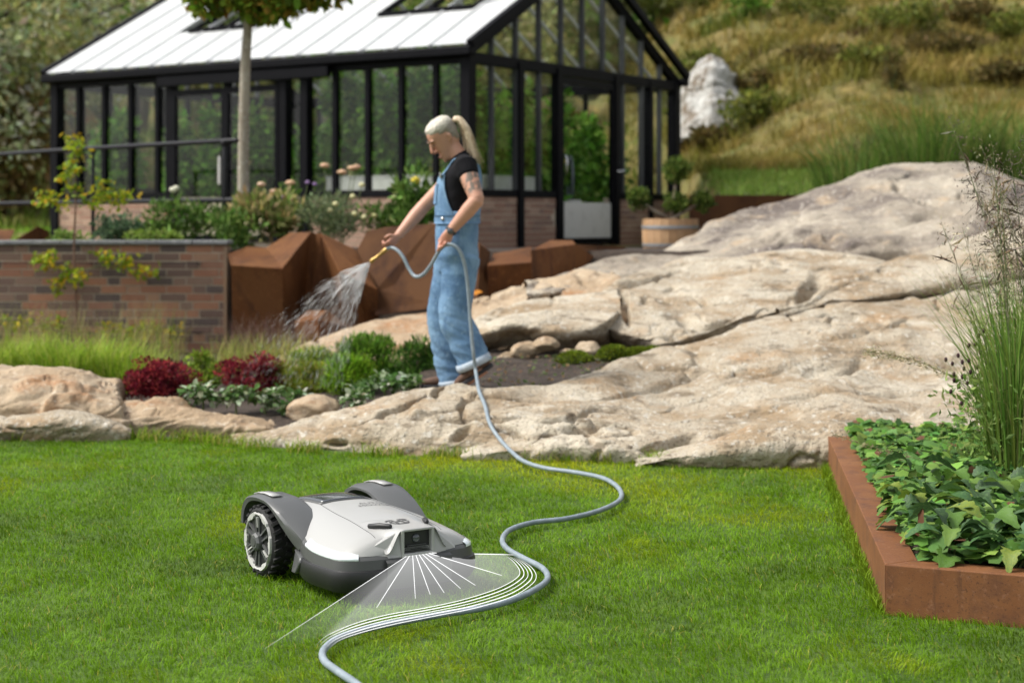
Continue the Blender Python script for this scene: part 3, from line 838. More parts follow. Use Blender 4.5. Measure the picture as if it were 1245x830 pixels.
for s0, s1, y in ((3.05, 4.0, 0.0), (4.0, 4.98, .0)):                          # the two sliding leaves
    mb = MB()
    mb.bar(gp(s0 + .03, -.01, ZG + .06), gp(s0 + .03, -.01, ZE - .27), (.06, .05), up=tuple(V3)).bar(gp(s1 - .03, -.01, ZG + .06), gp(s1 - .03, -.01, ZE - .27), (.06, .05), up=tuple(V3))
    mb.bar(gp(s0 + .06, -.01, ZG + .1), gp(s1 - .06, -.01, ZG + .1), (.05, .08)).bar(gp(s0 + .06, -.01, ZE - .31), gp(s1 - .06, -.01, ZE - .31), (.05, .08))
    dr = mb.obj('sliding_door', M_FRAME, green)
    mb = MB(); mb.prism([gp(s0 + .06, -.01, ZG + .14), gp(s1 - .06, -.01, ZG + .14), gp(s1 - .06, -.01, ZE - .35), gp(s0 + .06, -.01, ZE - .35)], -NL * .01); mb.obj('pane', M_GLASS, dr)
mb = MB(); mb.bar(gp(4.06, -.06, 1.72), gp(4.06, -.06, 2.1), (.035, .035), up=tuple(V3)); mb.obj('door_handle', M_WHITE, green, bevel=.01)
sG = [.14] + [bayG * k for k in (1, 2, 3)] + [2.02]
panes('G', list(zip(sG[:-1], sG[1:])), SILL + .07, zt)
for s in sG[1:-1]: mull('G', s, SILL + .07, ZE - .14, .05, M_FRAMEG)
sG = [3.66] + [bayG * k for k in (7, 8, 9)] + [LG - .14]
panes('G', list(zip(sG[:-1], sG[1:])), SILL + .07, zt)
for s in sG[1:-1]: mull('G', s, SILL + .07, ZE - .14, .05, M_FRAMEG)
# gable triangle
rise = (ZR - ZE) / (LG / 2)
zr = lambda s: ZE + rise * min(s, LG - s) - .09
for face in ('G', 'GB'):
    sG = [.18] + [bayG * k for k in range(1, 10)] + [LG - .18]
    panes(face, list(zip(sG[:-1], sG[1:])), ZE + .005, zr)
    for s in sG[1:-1]: mull(face, s, ZE, zr(s), .05, M_FRAMEG)
    aa = sk if face == 'G' else LL - sk
    for s0, s1 in ((.0, LG / 2), (LG, LG / 2)):
        rail(gp(aa, s0, ZE - .02 ), gp(aa, s1, ZR - .06), (.10, .13), 'gable_rafter')
for s in [bayG * k for k in range(1, 10)]: mull('GB', s, SILL + .07, ZE - .14, .07)
panes('GB', [(bayG * k, bayG * (k + 1)) for k in range(10)], SILL + .07, zt)
for s in [bayL * k for k in range(1, 14)]: mull('LB', s, SILL + .07, ZE - .14, .06)
panes('LB', [(bayL * k, bayL * (k + 1)) for k in range(14)], SILL + .07, zt)
# gable door, ajar inwards behind a pale kick panel
mb = MB()
for b in (2.17, 3.51): mb.bar(gp(.03, b, ZG + .02), gp(.03, b, ZE - .16), (.06, .05), up=tuple(U3))
mb.bar(gp(.03, 2.2, ZE - .2), gp(.03, 3.48, ZE - .2), (.05, .09)); mb.bar(gp(.03, 2.2, ZG + .06), gp(.03, 3.48, ZG + .06), (.05, .08))
gd = mb.obj('door', M_FRAME, green)
mb = MB(); mb.prism([gp(.03, 2.2, ZG + .10), gp(.03, 3.48, ZG + .10), gp(.03, 3.48, ZG + .58), gp(.03, 2.2, ZG + .58)], -NG_ * .03); mb.obj('kick_panel', M_WHITE, gd, bevel=.004)
mb = MB(); mb.tube([gp(-.03, 2.18, 1.85), gp(-.05, 2.18, 1.9), gp(-.05, 2.18, 2.05), gp(-.03, 2.18, 2.1)], .014, 8); mb.obj('handle', M_STEEL, gd, sm=True)
mb = MB(); mb.tube([gp(.0, 3.56, 1.92), gp(-.07, 3.56, 1.92), gp(-.07, 3.68, 1.93)], .016, 8); mb.obj('lever_handle', M_STEEL, gd, sm=True)
M_BARL = mat('pale glazing bar', (.50, .51, .52), .5)
# roof: both slopes, sheets between bars
def rp(a, s, side, up=0.0):                                                     # s 0 at eave .. 1 at ridge
    b = s * LG / 2 if side == 0 else LG - s * LG / 2
    n = np.array((0, 0, 1.0)) * up
    b2 = b - .10 * (1 - s) if side == 0 else b + .10 * (1 - s)
    return gp(a, b2, ZE + .07 + (ZR - ZE) * s) + n
VENT = ((.60, 2.13), (4.26, 5.6))
for side in (0, 1):
    for k in range(14):
        a0, a1 = (bayL * k if k else -.08), (bayL * (k + 1) if k < 13 else LL + .08)
        mid = (a0 + a1) / 2
        for s0, s1 in ([(.01, .38), (.82, .985)] if side == 0 and any(v0 < mid < v1 for v0, v1 in VENT) else [(.01, .985)]):
            mb = MB(); mb.prism([rp(a0 + .016, s0, side), rp(a1 - .016, s0, side), rp(a1 - .016, s1, side), rp(a0 + .016, s1, side)], (0, 0, .014)); mb.obj('roof_sheet', M_ROOF if side == 0 else M_GLASS, green)
    for k in range(15):
        a = min(max(bayL * k, -.08), LL + .08)
        if k == 0: a = -.08
        if k == 14: a = LL + .08
        rail(rp(a, .0, side, .004), rp(a, 1, side, .004), (.04, .055) if 0 < k < 14 else (.09, .10), 'glazing_bar', M_BARL if 0 < k < 14 else M_FRAME)
mb = MB(); mb.bar(gp(-.1, LG / 2, ZR + .06), gp(LL + .1, LG / 2, ZR + .06), (.16, .07)); mb.obj('ridge_cap', M_FRAME, green, bevel=.01)
for v0, v1 in VENT:                                                             # hinged vents near the ridge, propped open
    mb = MB()
    for a in (v0, (v0 + v1) / 2, v1): mb.bar(rp(a, .37, 0, .02), rp(a, .82, 0, .02), (.06, .06))
    mb.bar(rp(v0, .375, 0, .03), rp(v1, .375, 0, .03), (.09, .06)).bar(rp(v0, .82, 0, .03), rp(v1, .82, 0, .03), (.07, .06)); mb.obj('vent_frame', M_FRAME, green)
    mb = MB()
    q = lambda a, s: rp(a, s, 0, .05 + (.80 - s) * .85)
    for a in (v0 - .02, v0 + (v1 - v0) / 3, v0 + 2 * (v1 - v0) / 3, v1 + .02): mb.bar(q(a, .38), q(a, .80), (.06, .05))
    mb.bar(q(v0, .38), q(v1, .38), (.07, .05)).bar(q(v0, .80), q(v1, .80), (.07, .05)); vf = mb.obj('roof_vent', M_FRAME, green)
    for i in range(3):
        a0, a1 = v0 + (v1 - v0) * i / 3 + .04, v0 + (v1 - v0) * (i + 1) / 3 - .04
        mb = MB(); mb.prism([q(a0, .40), q(a1, .40), q(a1, .79), q(a0, .79)], (0, 0, .01)); mb.obj('vent_pane', M_ROOF, vf)  # vent glass takes the same painted sky white
    for i in range(3):
        a0, a1 = v0 + (v1 - v0) * i / 3 + .05, v0 + (v1 - v0) * (i + 1) / 3 - .05
fl = MB(); fl.prism([gp(.2, .2, ZG - .02), gp(LL - .2, .2, ZG - .02), gp(LL - .2, LG - .2, ZG - .02), gp(.2, LG - .2, ZG - .02)], (0, 0, .03))
fl.obj('floor', mat('greenhouse paving', (.16, .15, .135), .85, var=[(6, (.11, .10, .09), .45, .65)]), green)
# things inside: white troughs, tall climbing crops, a chair
M_TROUGH = mat('white trough', (.66, .66, .62), .55, var=[(8, (.52, .52, .48), .5, .75)])
for k, (a0, a1, b0_, b1_, lab) in enumerate([(.3, 1.28, .3, .75, 'white trough behind the front glass nearest the greenhouse corner'), (1.36, 2.5, .3, .75, 'white trough behind the front glass next to the wide dark posts'), (.3, .75, .85, 1.95, 'white trough behind the gable glass left of the door')]):
    t = thing('trough', lab, 'planter', gp((a0 + a1) / 2, (b0_ + b1_) / 2, ZG), group='troughs inside the greenhouse')
    mb = MB(); mb.prism([gp(a0, b0_, ZG + .50), gp(a1, b0_, ZG + .50), gp(a1, b1_, ZG + .50), gp(a0, b1_, ZG + .50)], (0, 0, .40)); mb.obj('box', M_TROUGH, t, bevel=.008)
    mb = MB()
    for a in (a0 + .05, a1 - .05):
        for b in (b0_ + .05, b1_ - .05): mb.bar(gp(a, b, ZG), gp(a, b, ZG + .5), (.05, .05), up=tuple(V3))
    mb.obj('legs_frame', M_FRAME, t)
    mb = MB(); mb.bar(gp(a0 - .01, (b0_ + b1_) / 2, ZG + .905), gp(a1 + .01, (b0_ + b1_) / 2, ZG + .905), (b1_ - b0_ + .02, .02)); mb.obj('rim', M_TROUGH, t)
def climber(a, b, h, r, label, cols, n=1500, z0=ZG):
    base = gp(a, b, z0)
    t = thing('climbing_plant', label, 'plant', base, group='crops inside the greenhouse')
    c = base + (0, 0, h * .52)
    p, q, tone = crown_pts(n, c, (r, r, h * .52), 34, .34)
    v, f, cc = leaves(p, q + (0, 0, -.3) + rng.normal(0, .5, q.shape), .13 * rng.uniform(.6, 1.3, n), .6, pick(cols, n, .2) * tone[:, None], L6)
    obj('foliage', v, f, M_LEAF, t, cc)
    mb = MB(); mb.tube([base, base + (.03, .02, h * .4), base + (-.02, 0, h * .95)], [.016, .013, .008], 6); mb.obj('stem', M_STEM, t)
TOM = [(.10, .22, .03), (.15, .30, .04), (.06, .13, .022), (.21, .35, .07)]
spots = [(.5, .95, 1.9, .42, 'corner of the front glass'), (1.15, 1.0, 1.75, .4, 'second glass bay from the corner'), (1.75, 1.0, 1.9, .42, 'third glass bay from the corner'), (2.35, 1.0, 1.8, .4, 'fourth glass bay from the corner'),
         (.95, 1.6, 2.0, .42, 'first gable pane'), (.85, 2.6, 2.1, .5, 'open gable door, left half'), (.7, 3.25, 2.1, .4, 'open gable door, right half'), (.8, 4.3, 1.7, .4, 'gable panes right of the door'),
         (3.0, 2.2, 1.9, .5, 'thick dark post of the front'), (3.7, 1.3, 1.6, .38, 'right sliding door'), (4.5, 1.2, 1.8, .42, 'left sliding door'), (5.6, 3.6, 1.9, .5, 'left bays, at the back'), (6.6, 2.6, 1.5, .45, 'far-left bay'), (5.5, .75, 1.7, .34, 'left bay nearest the sliding doors'), (6.9, .8, 1.9, .34, 'leftmost bay, close to the glass'), (4.75, .7, 1.9, .3, 'left edge of the sliding doors'), (2.2, 3.6, 2.2, .6, 'middle of the house, at the back'), (4.2, 4.0, 2.0, .6, 'sliding doors, at the back')]
for k, (a, b, h, r, wv) in enumerate(spots):
    if k < 4: climber(a, .55, 1.45, .36, 'leafy green crop behind glass at the ' + wv, TOM, 1500, ZG + .88)
    else: climber(a, b, h + .1, r * 1.1, 'leafy green crop behind glass at the ' + wv, TOM, 1700)
# ring-shaped grey hoop inside the door
t = thing('hoop', 'grey metal hoop standing among leaves behind the gable door', 'ornament', gp(.55, 2.95, ZG + .62))
mb = MB(); an = np.linspace(0, 2 * np.pi, 33)
mb.tube([gp(.42, 3.02 + .02 * math.cos(x), ZG + .92 + .30 * math.sin(x)) + U3 * (.13 * math.cos(x)) + V3 * (.12 * math.cos(x)) for x in an], .022, 8); mb.obj('ring', mat('grey hoop', (.12, .14, .16), .5), t, sm=True)
mb = MB(); mb.box(gp(.42, 3.02, ZG + .31), (.3, .3, .62)); mb.obj('stand', M_WHITE, t, bevel=.01)
# chair inside on the left
t = thing('garden_chair', 'dark garden chair with grey cushion inside the left of the greenhouse', 'chair', gp(5.9, 1.5, ZG), R(40))
M_DK = mat('dark furniture', (.018, .018, .02), .6); M_CU = mat('grey cushion', (.30, .30, .29), .9)
def lb(name, c, s, m, par, bevel=.0):
    mb = MB(); mb.box(c, s); return mb.obj(name, m, par, bevel=bevel, local=True)
lb('seat', (0, 0, .42), (.6, .6, .08), M_DK, t, .02); lb('backrest', (-.28, 0, .72), (.07, .6, .55), M_DK, t, .02); lb('cushion', (.02, 0, .52), (.5, .5, .11), M_CU, t, .04)
for sx in (-1, 1):
    for sy in (-1, 1): lb('leg', (sx * .26, sy * .26, .19), (.05, .05, .38), M_DK, t)
t = thing('garden_table', 'low dark table beside the garden chair inside the greenhouse', 'table', gp(6.55, .9, ZG), R(35))
lb('table_top', (0, 0, .78), (1.1, .6, .05), M_DK, t, .01)
for sx in (-1, 1):
    for sy in (-1, 1): lb('leg', (sx * .5, sy * .25, .378), (.05, .05, .755), M_DK, t)

# ================================================================== BRICK RETAINING WALL, RAILING
WZ1 = 1.02
wall = thing('brick_wall', 'low red and brown brick retaining wall with thin grey coping', 'wall', (-4.0, 15.1, 0))
wx0, wx1 = P(-245, 300, 15)[0], P(273, 300, 15)[0]
mb = MB(); mb.box(((wx0 + wx1) / 2, 15.12, WZ1 / 2 - .1), (wx1 - wx0, .22, WZ1 + .2)); core = mb.obj('mortar_core', M_MORTAR, wall)
nb = brick_face(core, (wx0, 15.01), (1, 0), (0, -1), WZ1 - 14 * .074 + .006, wx1 - wx0, 14, M_BRICK)
mb = MB(); mb.box((wx1 + .006, 15.09, WZ1 / 2 - .1), (.03, .20, WZ1 + .18)); mb.obj('end_strip', mat('pale wall edge', (.30, .20, .13), .85, var=[(9, (.34, .2, .11), .5, .7)]), wall)
mb = MB()
x = wx0
k = 0
M_COPE = mat('grey coping', (.20, .205, .21), .75, var=[(20, (.36, .36, .35), .5, .72), (60, (.12, .12, .12), .55, .75)], bump=[(60, .5, .01)])
while x < wx1:
    L = min(.60, wx1 + .04 - x)
    mb = MB(); mb.box((x + L / 2, 15.11 + random.uniform(-.004, .004), WZ1 + .022), (L - .008, .30, .036)); mb.obj('coping_stone', M_COPE, wall, bevel=.006); x += .60
M_RAIL = mat('dark grey railing', (.010, .010, .012), .45, var=[(20, (.018, .018, .021), .45, .7)], spec=.2)
rl = thing('railing', 'dark metal railing with two rails above the brick wall', 'railing', (-3.0, 16.2, .97))
dR, dL = 16.0, 19.4
ra = [P(-160, 0, 21.6)[:2], P(0, 0, dL)[:2], P(113, 0, 17.75)[:2], P(273, 0, 16.12)[:2], P(288, 0, dR)[:2]]
def rz_(z): return [(q[0], q[1], z) for q in ra]
for z in (2.02, 1.44):
    mb = MB(); mb.tube(rz_(z), .024, 10); mb.obj('rail', M_RAIL, rl, sm=True)
for q in (ra[0], ra[2], ra[3]):
    mb = MB(); mb.tube([(q[0], q[1], .93), (q[0], q[1], 2.0)], .021, 10); mb.obj('post', M_RAIL, rl, sm=True)
    mb = MB(); mb.add(*[(lambda vv, ff: ([(a + q[0], b + q[1], c_ + 2.0) for a, b, c_ in vv], ff))(*lathe([(.001, .045), (.03, .03), (.034, 0), (.03, -.03), (.001, -.04)], 12))][0]); mb.obj('joint', M_RAIL, rl, sm=True)

# ================================================================== RUST-BROWN STEEL PLANTERS
M_CORT = mat('weathering steel', (.115, .047, .019), .6, var=[(1.6, (.14, .062, .025), .42, .62), (4, (.06, .028, .015), .5, .68, (1, 1, .35)), (9, (.06, .026, .016), .54, .70, (1.5, 1.5, .12)), (26, (.22, .10, .042), .58, .78), (70, (.06, .026, .015), .56, .76)], bump=[(160, .3, .003)], spec=.07)
M_CORTD = mat('dark weathering steel', (.060, .028, .014), .75, var=[(2, (.085, .040, .018), .42, .62), (6, (.042, .020, .013), .5, .68, (1, 1, .35)), (40, (.12, .055, .028), .6, .78)], bump=[(160, .3, .003)], spec=.07)
def facets(name, label, polys, thick=.012, group='folded rust-brown steel planters', m=M_CORT, loc=None):
    c = np.mean([P(*q) for q in polys[0][1]], axis=0)
    t = thing(name, label, 'planter', (c[0], c[1], .2 if loc is None else loc), group=group)
    for nm, pts in polys:
        w3 = [Vector(P(*q)) for q in pts]
        n = (w3[1] - w3[0]).cross(w3[2] - w3[0]).normalized()
        if n.dot(Vector((0, 0, HC)) - w3[0]) < 0: w3 = w3[::-1]; n = -n
        mb = MB()
        mb.prism(w3, tuple(-n * thick))
        mb.obj(nm, m, t)
    return t
facets('steel_planter', 'folded rust-brown steel planter with a peaked top beside the brick wall end', [
    ('top_plate', [(277, 309, 14.55), (302, 299, 15.1), (324, 301, 15.0), (343, 326, 14.0), (281, 322, 14.2)]),
    ('top_plate', [(324, 301, 15.0), (353, 283, 15.0), (378, 282, 14.6), (343, 326, 14.0)]),
    ('front_plate', [(281, 322, 14.2), (343, 326, 14.0), (346, 430, 14.35), (283, 432, 14.9)]),
    ('side_plate', [(343, 326, 14.0), (378, 282, 14.6), (384, 284, 14.62), (368, 420, 14.5), (346, 430, 14.35)]),
    ('front_plate', [(384, 284, 14.62), (390, 283, 14.6), (413, 329, 14.05), (420, 420, 14.5), (368, 420, 14.5)]),
    ('top_plate', [(390, 283, 14.6), (434, 304, 14.7), (458, 351, 14.0), (413, 329, 14.05)]),
    ('front_plate', [(413, 329, 14.05), (458, 351, 14.0), (461, 412, 14.3), (420, 420, 14.5)]),
])
facets('steel_planter', 'small low rust-brown steel wedge on the rock under the water spray', [
    ('top_plate', [(358, 392, 13.6), (374, 377, 13.9), (398, 377, 13.8), (386, 388, 13.3)]),
    ('front_plate', [(358, 392, 13.6), (386, 388, 13.3), (388, 420, 13.35), (360, 425, 13.65)]),
    ('front_plate', [(386, 388, 13.3), (398, 377, 13.8), (440, 352, 14.2), (446, 400, 14.2), (388, 420, 13.35)]),
])
facets('steel_planter', 'large dark brown steel plate planter directly behind the person', [
    ('front_plate', [(434, 304, 14.6), (446, 281, 14.7), (470, 276, 14.7), (528, 272, 14.5), (545, 372, 13.95), (456, 383, 14.1), (458, 351, 14.2)]),
    ('front_plate', [(528, 272, 14.5), (583, 297, 14.2), (581, 364, 13.75), (545, 372, 13.95)]),
    ('top_plate', [(528, 272, 14.5), (560, 274, 15.2), (596, 306, 14.3), (583, 297, 14.2)]),
    ('side_plate', [(583, 297, 14.2), (596, 306, 14.3), (593, 360, 14.0), (581, 364, 13.75)]),
], m=M_CORTD)
facets('steel_planter', 'low boxy rust-brown steel planter right of the person, left of two', [
    ('top_plate', [(594, 323, 14.0), (602, 308, 14.7), (646, 300, 14.9), (646, 319, 14.1)]),
    ('front_plate', [(594, 323, 14.0), (646, 319, 14.1), (646, 352, 14.2), (594, 362, 14.1)]),
    ('side_plate', [(594, 323, 14.0), (602, 308, 14.7), (600, 350, 14.7), (594, 362, 14.1)]),
])
facets('steel_planter', 'low pointed rust-brown steel planter right of the person, right of two', [
    ('top_plate', [(646, 304, 14.4), (669, 292, 15.3), (696, 292, 15.3), (700, 297, 14.9)]),
    ('front_plate', [(646, 304, 14.4), (700, 297, 14.9), (722, 312, 15.1), (700, 335, 14.9), (646, 356, 14.3)]),
    ('front_plate', [(700, 297, 14.9), (760, 300, 16.2), (762, 330, 16.2), (722, 325, 15.1)]),
])
facets('steel_planter', 'low rust-brown steel planter at the far left beyond the railing', [
    ('top_plate', [(-30, 290, 20.3), (-20, 279, 21.5), (18, 279, 21.5), (12, 293, 20.3)]),
    ('front_plate', [(12, 296, 20.3), (46, 275, 20.8), (60, 281, 21.0), (60, 300, 21.0), (14, 306, 20.3)]),
    ('front_plate', [(-30, 290, 20.3), (12, 293, 20.3), (14, 306, 20.3), (-30, 306, 20.3)]),
], loc=.9)
# edging on the right
ed = thing('steel_edging', 'dark rust-brown steel edging holding the grass terrace behind the barrel', 'edging', (3.6, 20.1, .9))
for a, b, da, db_ in ((838, 905, 20.25, 20.28), (905, 1010, 20.28, 20.3), (1010, 1180, 20.3, 20.3)):
    p, q = P(a, 0, da), P(b, 0, db_)
    mb = MB(); mb.prism([(p[0], p[1], .7), (q[0], q[1], .7), (q[0], q[1], 1.55), (p[0], p[1], 1.55)], (0, .05, 0)); mb.obj('plate', M_CORTD, ed)

# ================================================================== BARREL AND TOPIARY
M_OAK = mat('barrel oak', (.44, .27, .14), .7, objrand=[(.46, .285, .15), (.42, .25, .125), (.49, .31, .17), (.40, .245, .13)], var=[(5, (.34, .19, .09), .5, .72, (4, 4, .4))])
M_HOOP = mat('galvanised hoop', (.32, .33, .34), .45, .6)
bc = P(815, 0, 18.6); bc[2] = .90
bar = thing('barrel_planter', 'half wooden barrel planter with metal hoops beside the greenhouse', 'planter', bc)
NS = 22
rad_at = lambda z: .285 + .035 * math.sin(math.pi * (.25 + .75 * z / .42) * .75)
for k in range(NS):
    a0, a1 = 2 * math.pi * k / NS + .006, 2 * math.pi * (k + 1) / NS - .006
    v = []
    zs = [0, .14, .28, .36]
    for z in zs:
        ro = rad_at(z)
        for a, r_ in ((a0, ro), (a1, ro), (a1, ro - .025), (a0, ro - .025)): v.append((r_ * math.cos(a), r_ * math.sin(a), z))
    f = [(0, 3, 2, 1), (12, 13, 14, 15)]
    for i in range(3):
        for j in range(4): f.append((i * 4 + j, i * 4 + (j + 1) % 4, i * 4 + 4 + (j + 1) % 4, i * 4 + 4 + j))
    obj('stave', v, f, M_OAK, bar, local=True)
for z in (.05, .25):
    v, f = lathe([(rad_at(z) + .002, z), (rad_at(z) + .008, z), (rad_at(z + .035) + .008, z + .035), (rad_at(z + .035) + .002, z + .035)], 30)
    obj('hoop', v, f, M_HOOP, bar, sm=False, local=True)
v, f = lathe([(.001, .31), (.2, .315), (.27, .30)], 24); obj('soil', v, f, M_SOIL, bar, local=True)
BOX = [(.05, .09, .015), (.085, .125, .02), (.035, .06, .012), (.12, .15, .03)]
def topiary(label, base, balls, trunk):
    t = thing('topiary', label, 'plant', base, group='cloud-pruned topiary by the barrel')
    for (dx, dy, z, r_) in balls:
        n = int(2600 * (r_ / .2) ** 2)
        p, q, tone = crown_pts(n, base + np.array((dx, dy, z)), (r_, r_, r_ * .85), 22, .42, .55)
        v, f, cc = leaves(p, q + rng.normal(0, .5, q.shape), .035 * rng.uniform(.6, 1.3, n), .6, pick(BOX, n, .2) * tone[:, None])
        obj('foliage_ball', v, f, M_LEAF, t, cc)
    mb = MB()
    for pts in trunk: mb.tube([base + np.array(q) for q in pts], [.022] * (len(pts) - 1) + [.012], 7)
    mb.obj('trunk', M_BARK, t, sm=True)
tb = bc + (0, 0, .30)
topiary('cloud-pruned topiary with round clipped balls growing in the wooden barrel', tb,
        [(.07, .05, .62, .17), (.07, 0, .24, .14), (.36, .02, .25, .14), (-.36, .0, .28, .15)],
        [[(0, 0, 0), (.04, .03, .2), (.07, .05, .6)], [(0, 0, .05), (.18, .01, .15), (.36, .02, .25)], [(0, 0, .05), (-.2, 0, .16), (-.36, 0, .28)]])

# ================================================================== PERENNIALS ON THE TERRACE
GRN = [(.06, .12, .02), (.09, .165, .03), (.045, .085, .018), (.13, .20, .05)]
SAGE = [(.11, .14, .07), (.15, .18, .09), (.08, .105, .05)]
def perennial(label, px, py, d, h, r, n, heads, hcol, hsize, kind='dome', cols=GRN, leaf=.07, name='flowering_plant', group='flowering perennials on the terrace'):
    """leafy base at (px, py) with stems carrying flower heads at heads = [(px, py)]"""
    b = P(px, py, d)
    t = thing(name, label, 'plant', b, group=group)
    p, q, tone = crown_pts(n, b + (0, 0, h * .45), (r, r * .7, h * .5), 18, .42)
    v, f, cc = leaves(p, q * .6 + (0, 0, .7) + rng.normal(0, .4, q.shape), leaf * rng.uniform(.6, 1.3, n), .38, pick(cols, n, .2) * tone[:, None])
    obj('foliage', v, f, M_LEAF, t, cc)
    mb = MB()
    hm = mat('petals', hcol, .7, transl=.2, var=[(30, tuple(min(1, c * 1.25) for c in hcol), .45, .65)])
    for (hx, hy) in heads:
        e = P(hx, hy, d + rng.uniform(-.15, .15))
        mb.tube([b + ((e - b) * (.35, .35, 0)), b + (e - b) * (.8, .8, .55), e], [.006, .005, .004], 5)
        if kind == 'dome': prof = [(.001, -.012), (hsize * .55, -.006), (hsize, .010), (hsize * .8, .026), (hsize * .4, .036), (.001, .039)]
        else: prof = [(.001, -hsize * .8), (hsize * .7, -hsize * .5), (hsize, 0), (hsize * .7, hsize * .6), (.001, hsize * .8)]
        vv, ff = lathe(prof, 12)
        vv = np.array(vv); vv = vv * (1 + .16 * noise3(vv * 60 + hx)[:, None]) + e
        obj('flower_head', vv, ff, hm, t, sm=True)
    mb.obj('stem', M_STEM, t)
    return t
perennial('yarrow with flat peach flower heads in front of the thick dark posts', 400, 290, 15.9, .45, .32, 700, [(395, 203), (416, 211), (428, 206), (433, 205), (353, 224), (420, 253)], (.62, .40, .25), .052, cols=SAGE)
perennial('bush with pale cream button flowers over the peaked steel planter', 402, 296, 15.4, .50, .34, 1200, [(401, 256), (431, 260), (429, 239), (440, 225), (408, 248), (443, 264)], (.66, .62, .34), .03, 'ball', cols=SAGE, leaf=.05)
perennial('dahlia with two large yellow blooms beside the denim overalls', 508, 280, 15.2, .58, .26, 750, [(491, 254), (505, 220), (496, 247)], (.78, .62, .05), .05, 'ball', leaf=.10)
perennial('pale pink grass-like perennial beside the slim tree trunk', 325, 292, 15.8, .50, .35, 900, [(318, 226), (333, 235), (309, 255)], (.55, .38, .26), .045, cols=[(.20, .20, .07), (.28, .23, .11), (.12, .17, .04)], leaf=.10)
perennial('violet flowered sage left of the wide greenhouse posts', 350, 292, 16.0, .55, .22, 500, [(374, 222), (383, 224), (342, 246), (345, 240)], (.26, .16, .34), .025, 'ball')
perennial('tall white daisy stalk standing behind the railing', 240, 300, 16.3, .50, .26, 500, [(214, 229), (210, 231)], (.75, .74, .58), .035, 'ball')
perennial('salmon flowered leafy plant behind the railing left of the slim tree', 205, 300, 16.2, .55, .26, 650, [(203, 262), (199, 268), (212, 258)], (.50, .24, .14), .03, 'ball')
perennial('bright green foliage plant between railing post and slim tree', 268, 303, 16.4, .48, .34, 900, [(252, 268), (283, 270)], (.55, .55, .2), .02, 'ball')
perennial('lime green leafy plant under the greenhouse sill behind the large steel plate', 468, 288, 15.9, .42, .34, 800, [(455, 262), (478, 240)], (.7, .66, .3), .028, 'ball')
perennial('low green plant with pale blooms over the left of the peaked steel planter', 300, 302, 15.6, .40, .36, 800, [(300, 272), (318, 268)], (.6, .5, .3), .025, 'ball')
bush('shrub', 'round blue-green dwarf shrub behind the railing at the brick plinth', 'shrub', P(150, 301, 16.6), (.34, .3, .20), 1400, .06, [(.06, .10, .05), (.09, .14, .07), (.04, .065, .035)])
bush('shrub', 'low lime shrub just over the brick wall coping', 'shrub', P(188, 302, 15.7), (.30, .2, .10), 700, .05, [(.12, .18, .03), (.16, .22, .05)])
bush('shrub', 'small green shrub over the coping beside the espalier stem', 'shrub', P(84, 300, 15.6), (.20, .16, .09), 400, .05, [(.10, .16, .03), (.15, .22, .05)])

# ================================================================== SLIM TREE
def limb_tree(name, label, base, trunk, limbs, crown, cols, leaf, n, cat='tree', shape=L6, m=M_BARK, clumps=40, clump_r=.3, group=None, twig=.01):
    base = np.asarray(base, float)
    t = thing(name, label, cat, base, group=group)
    mb = MB(); mb.tube(catmull(trunk[0], 24), np.interp(np.linspace(0, 1, 24), np.linspace(0, 1, len(trunk[1])), trunk[1]), 12); mb.obj('trunk', m, t, sm=True)
    mb = MB()
    for pts, r0_ in limbs: mb.tube(catmull(pts, 8), np.linspace(r0_, twig, 8), 7)
    if limbs: mb.obj('limbs', m, t, sm=True)
    vs = []
    for (c, r_, k) in crown:
        nn = int(n * k)
        p, q, tone = crown_pts(nn, c, r_, clumps, clump_r, .2)
        vs.append(leaves(p, q + rng.normal(0, .7, q.shape) + (0, 0, -.2), leaf * rng.uniform(.6, 1.3, nn), .62, pick(cols, nn, .2) * tone[:, None], shape))
    v, f, cc = merge(vs)
    obj('crown', v, f, M_LEAF, t, cc)
    return t
M_PALE = mat('pale bark', (.34, .30, .235), .9, var=[(7, (.24, .20, .15), .45, .62, (1, 1, .4)), (24, (.48, .45, .38), .52, .7), (50, (.12, .095, .07), .6, .78)], bump=[(50, .6, .02)])
tb = P(297, 300, 16.6); tp = [tb, P(296, 200, 16.6), P(298, 90, 16.6), P(302, 20, 16.6), P(304, -40, 16.6)]
cc_ = P(310, -62, 16.5)
lm = [([P(301, 30, 16.6), P(330, -5, 16.4), P(380, -20, 16.3)], .03), ([P(302, 15, 16.6), P(270, -10, 16.7), P(240, -30, 16.9)], .028), ([P(303, -10, 16.6), P(340, -50, 16.9), P(370, -90, 17.0)], .03), ([P(303, -20, 16.6), P(290, -80, 16.4), P(270, -120, 16.2)], .03), ([P(302, 10, 16.6), P(318, -10, 16.2), P(345, -5, 15.9)], .024)]
limb_tree('slim_tree', 'slim young tree with pale bare trunk and spreading leafy crown', tb, (tp, [.065, .058, .052, .044, .03]), lm,
          [(cc_, (.82, .75, .62), 1.0), (P(372, -12, 16.4), (.40, .4, .22), .28), (P(262, -10, 16.6), (.36, .4, .24), .24), (P(325, 8, 16.4), (.34, .35, .16), .2)],
          [(.10, .16, .015), (.14, .20, .02), (.07, .115, .012), (.20, .19, .025), (.24, .15, .025)], .115, 2300, m=M_PALE, clumps=70, clump_r=.22)

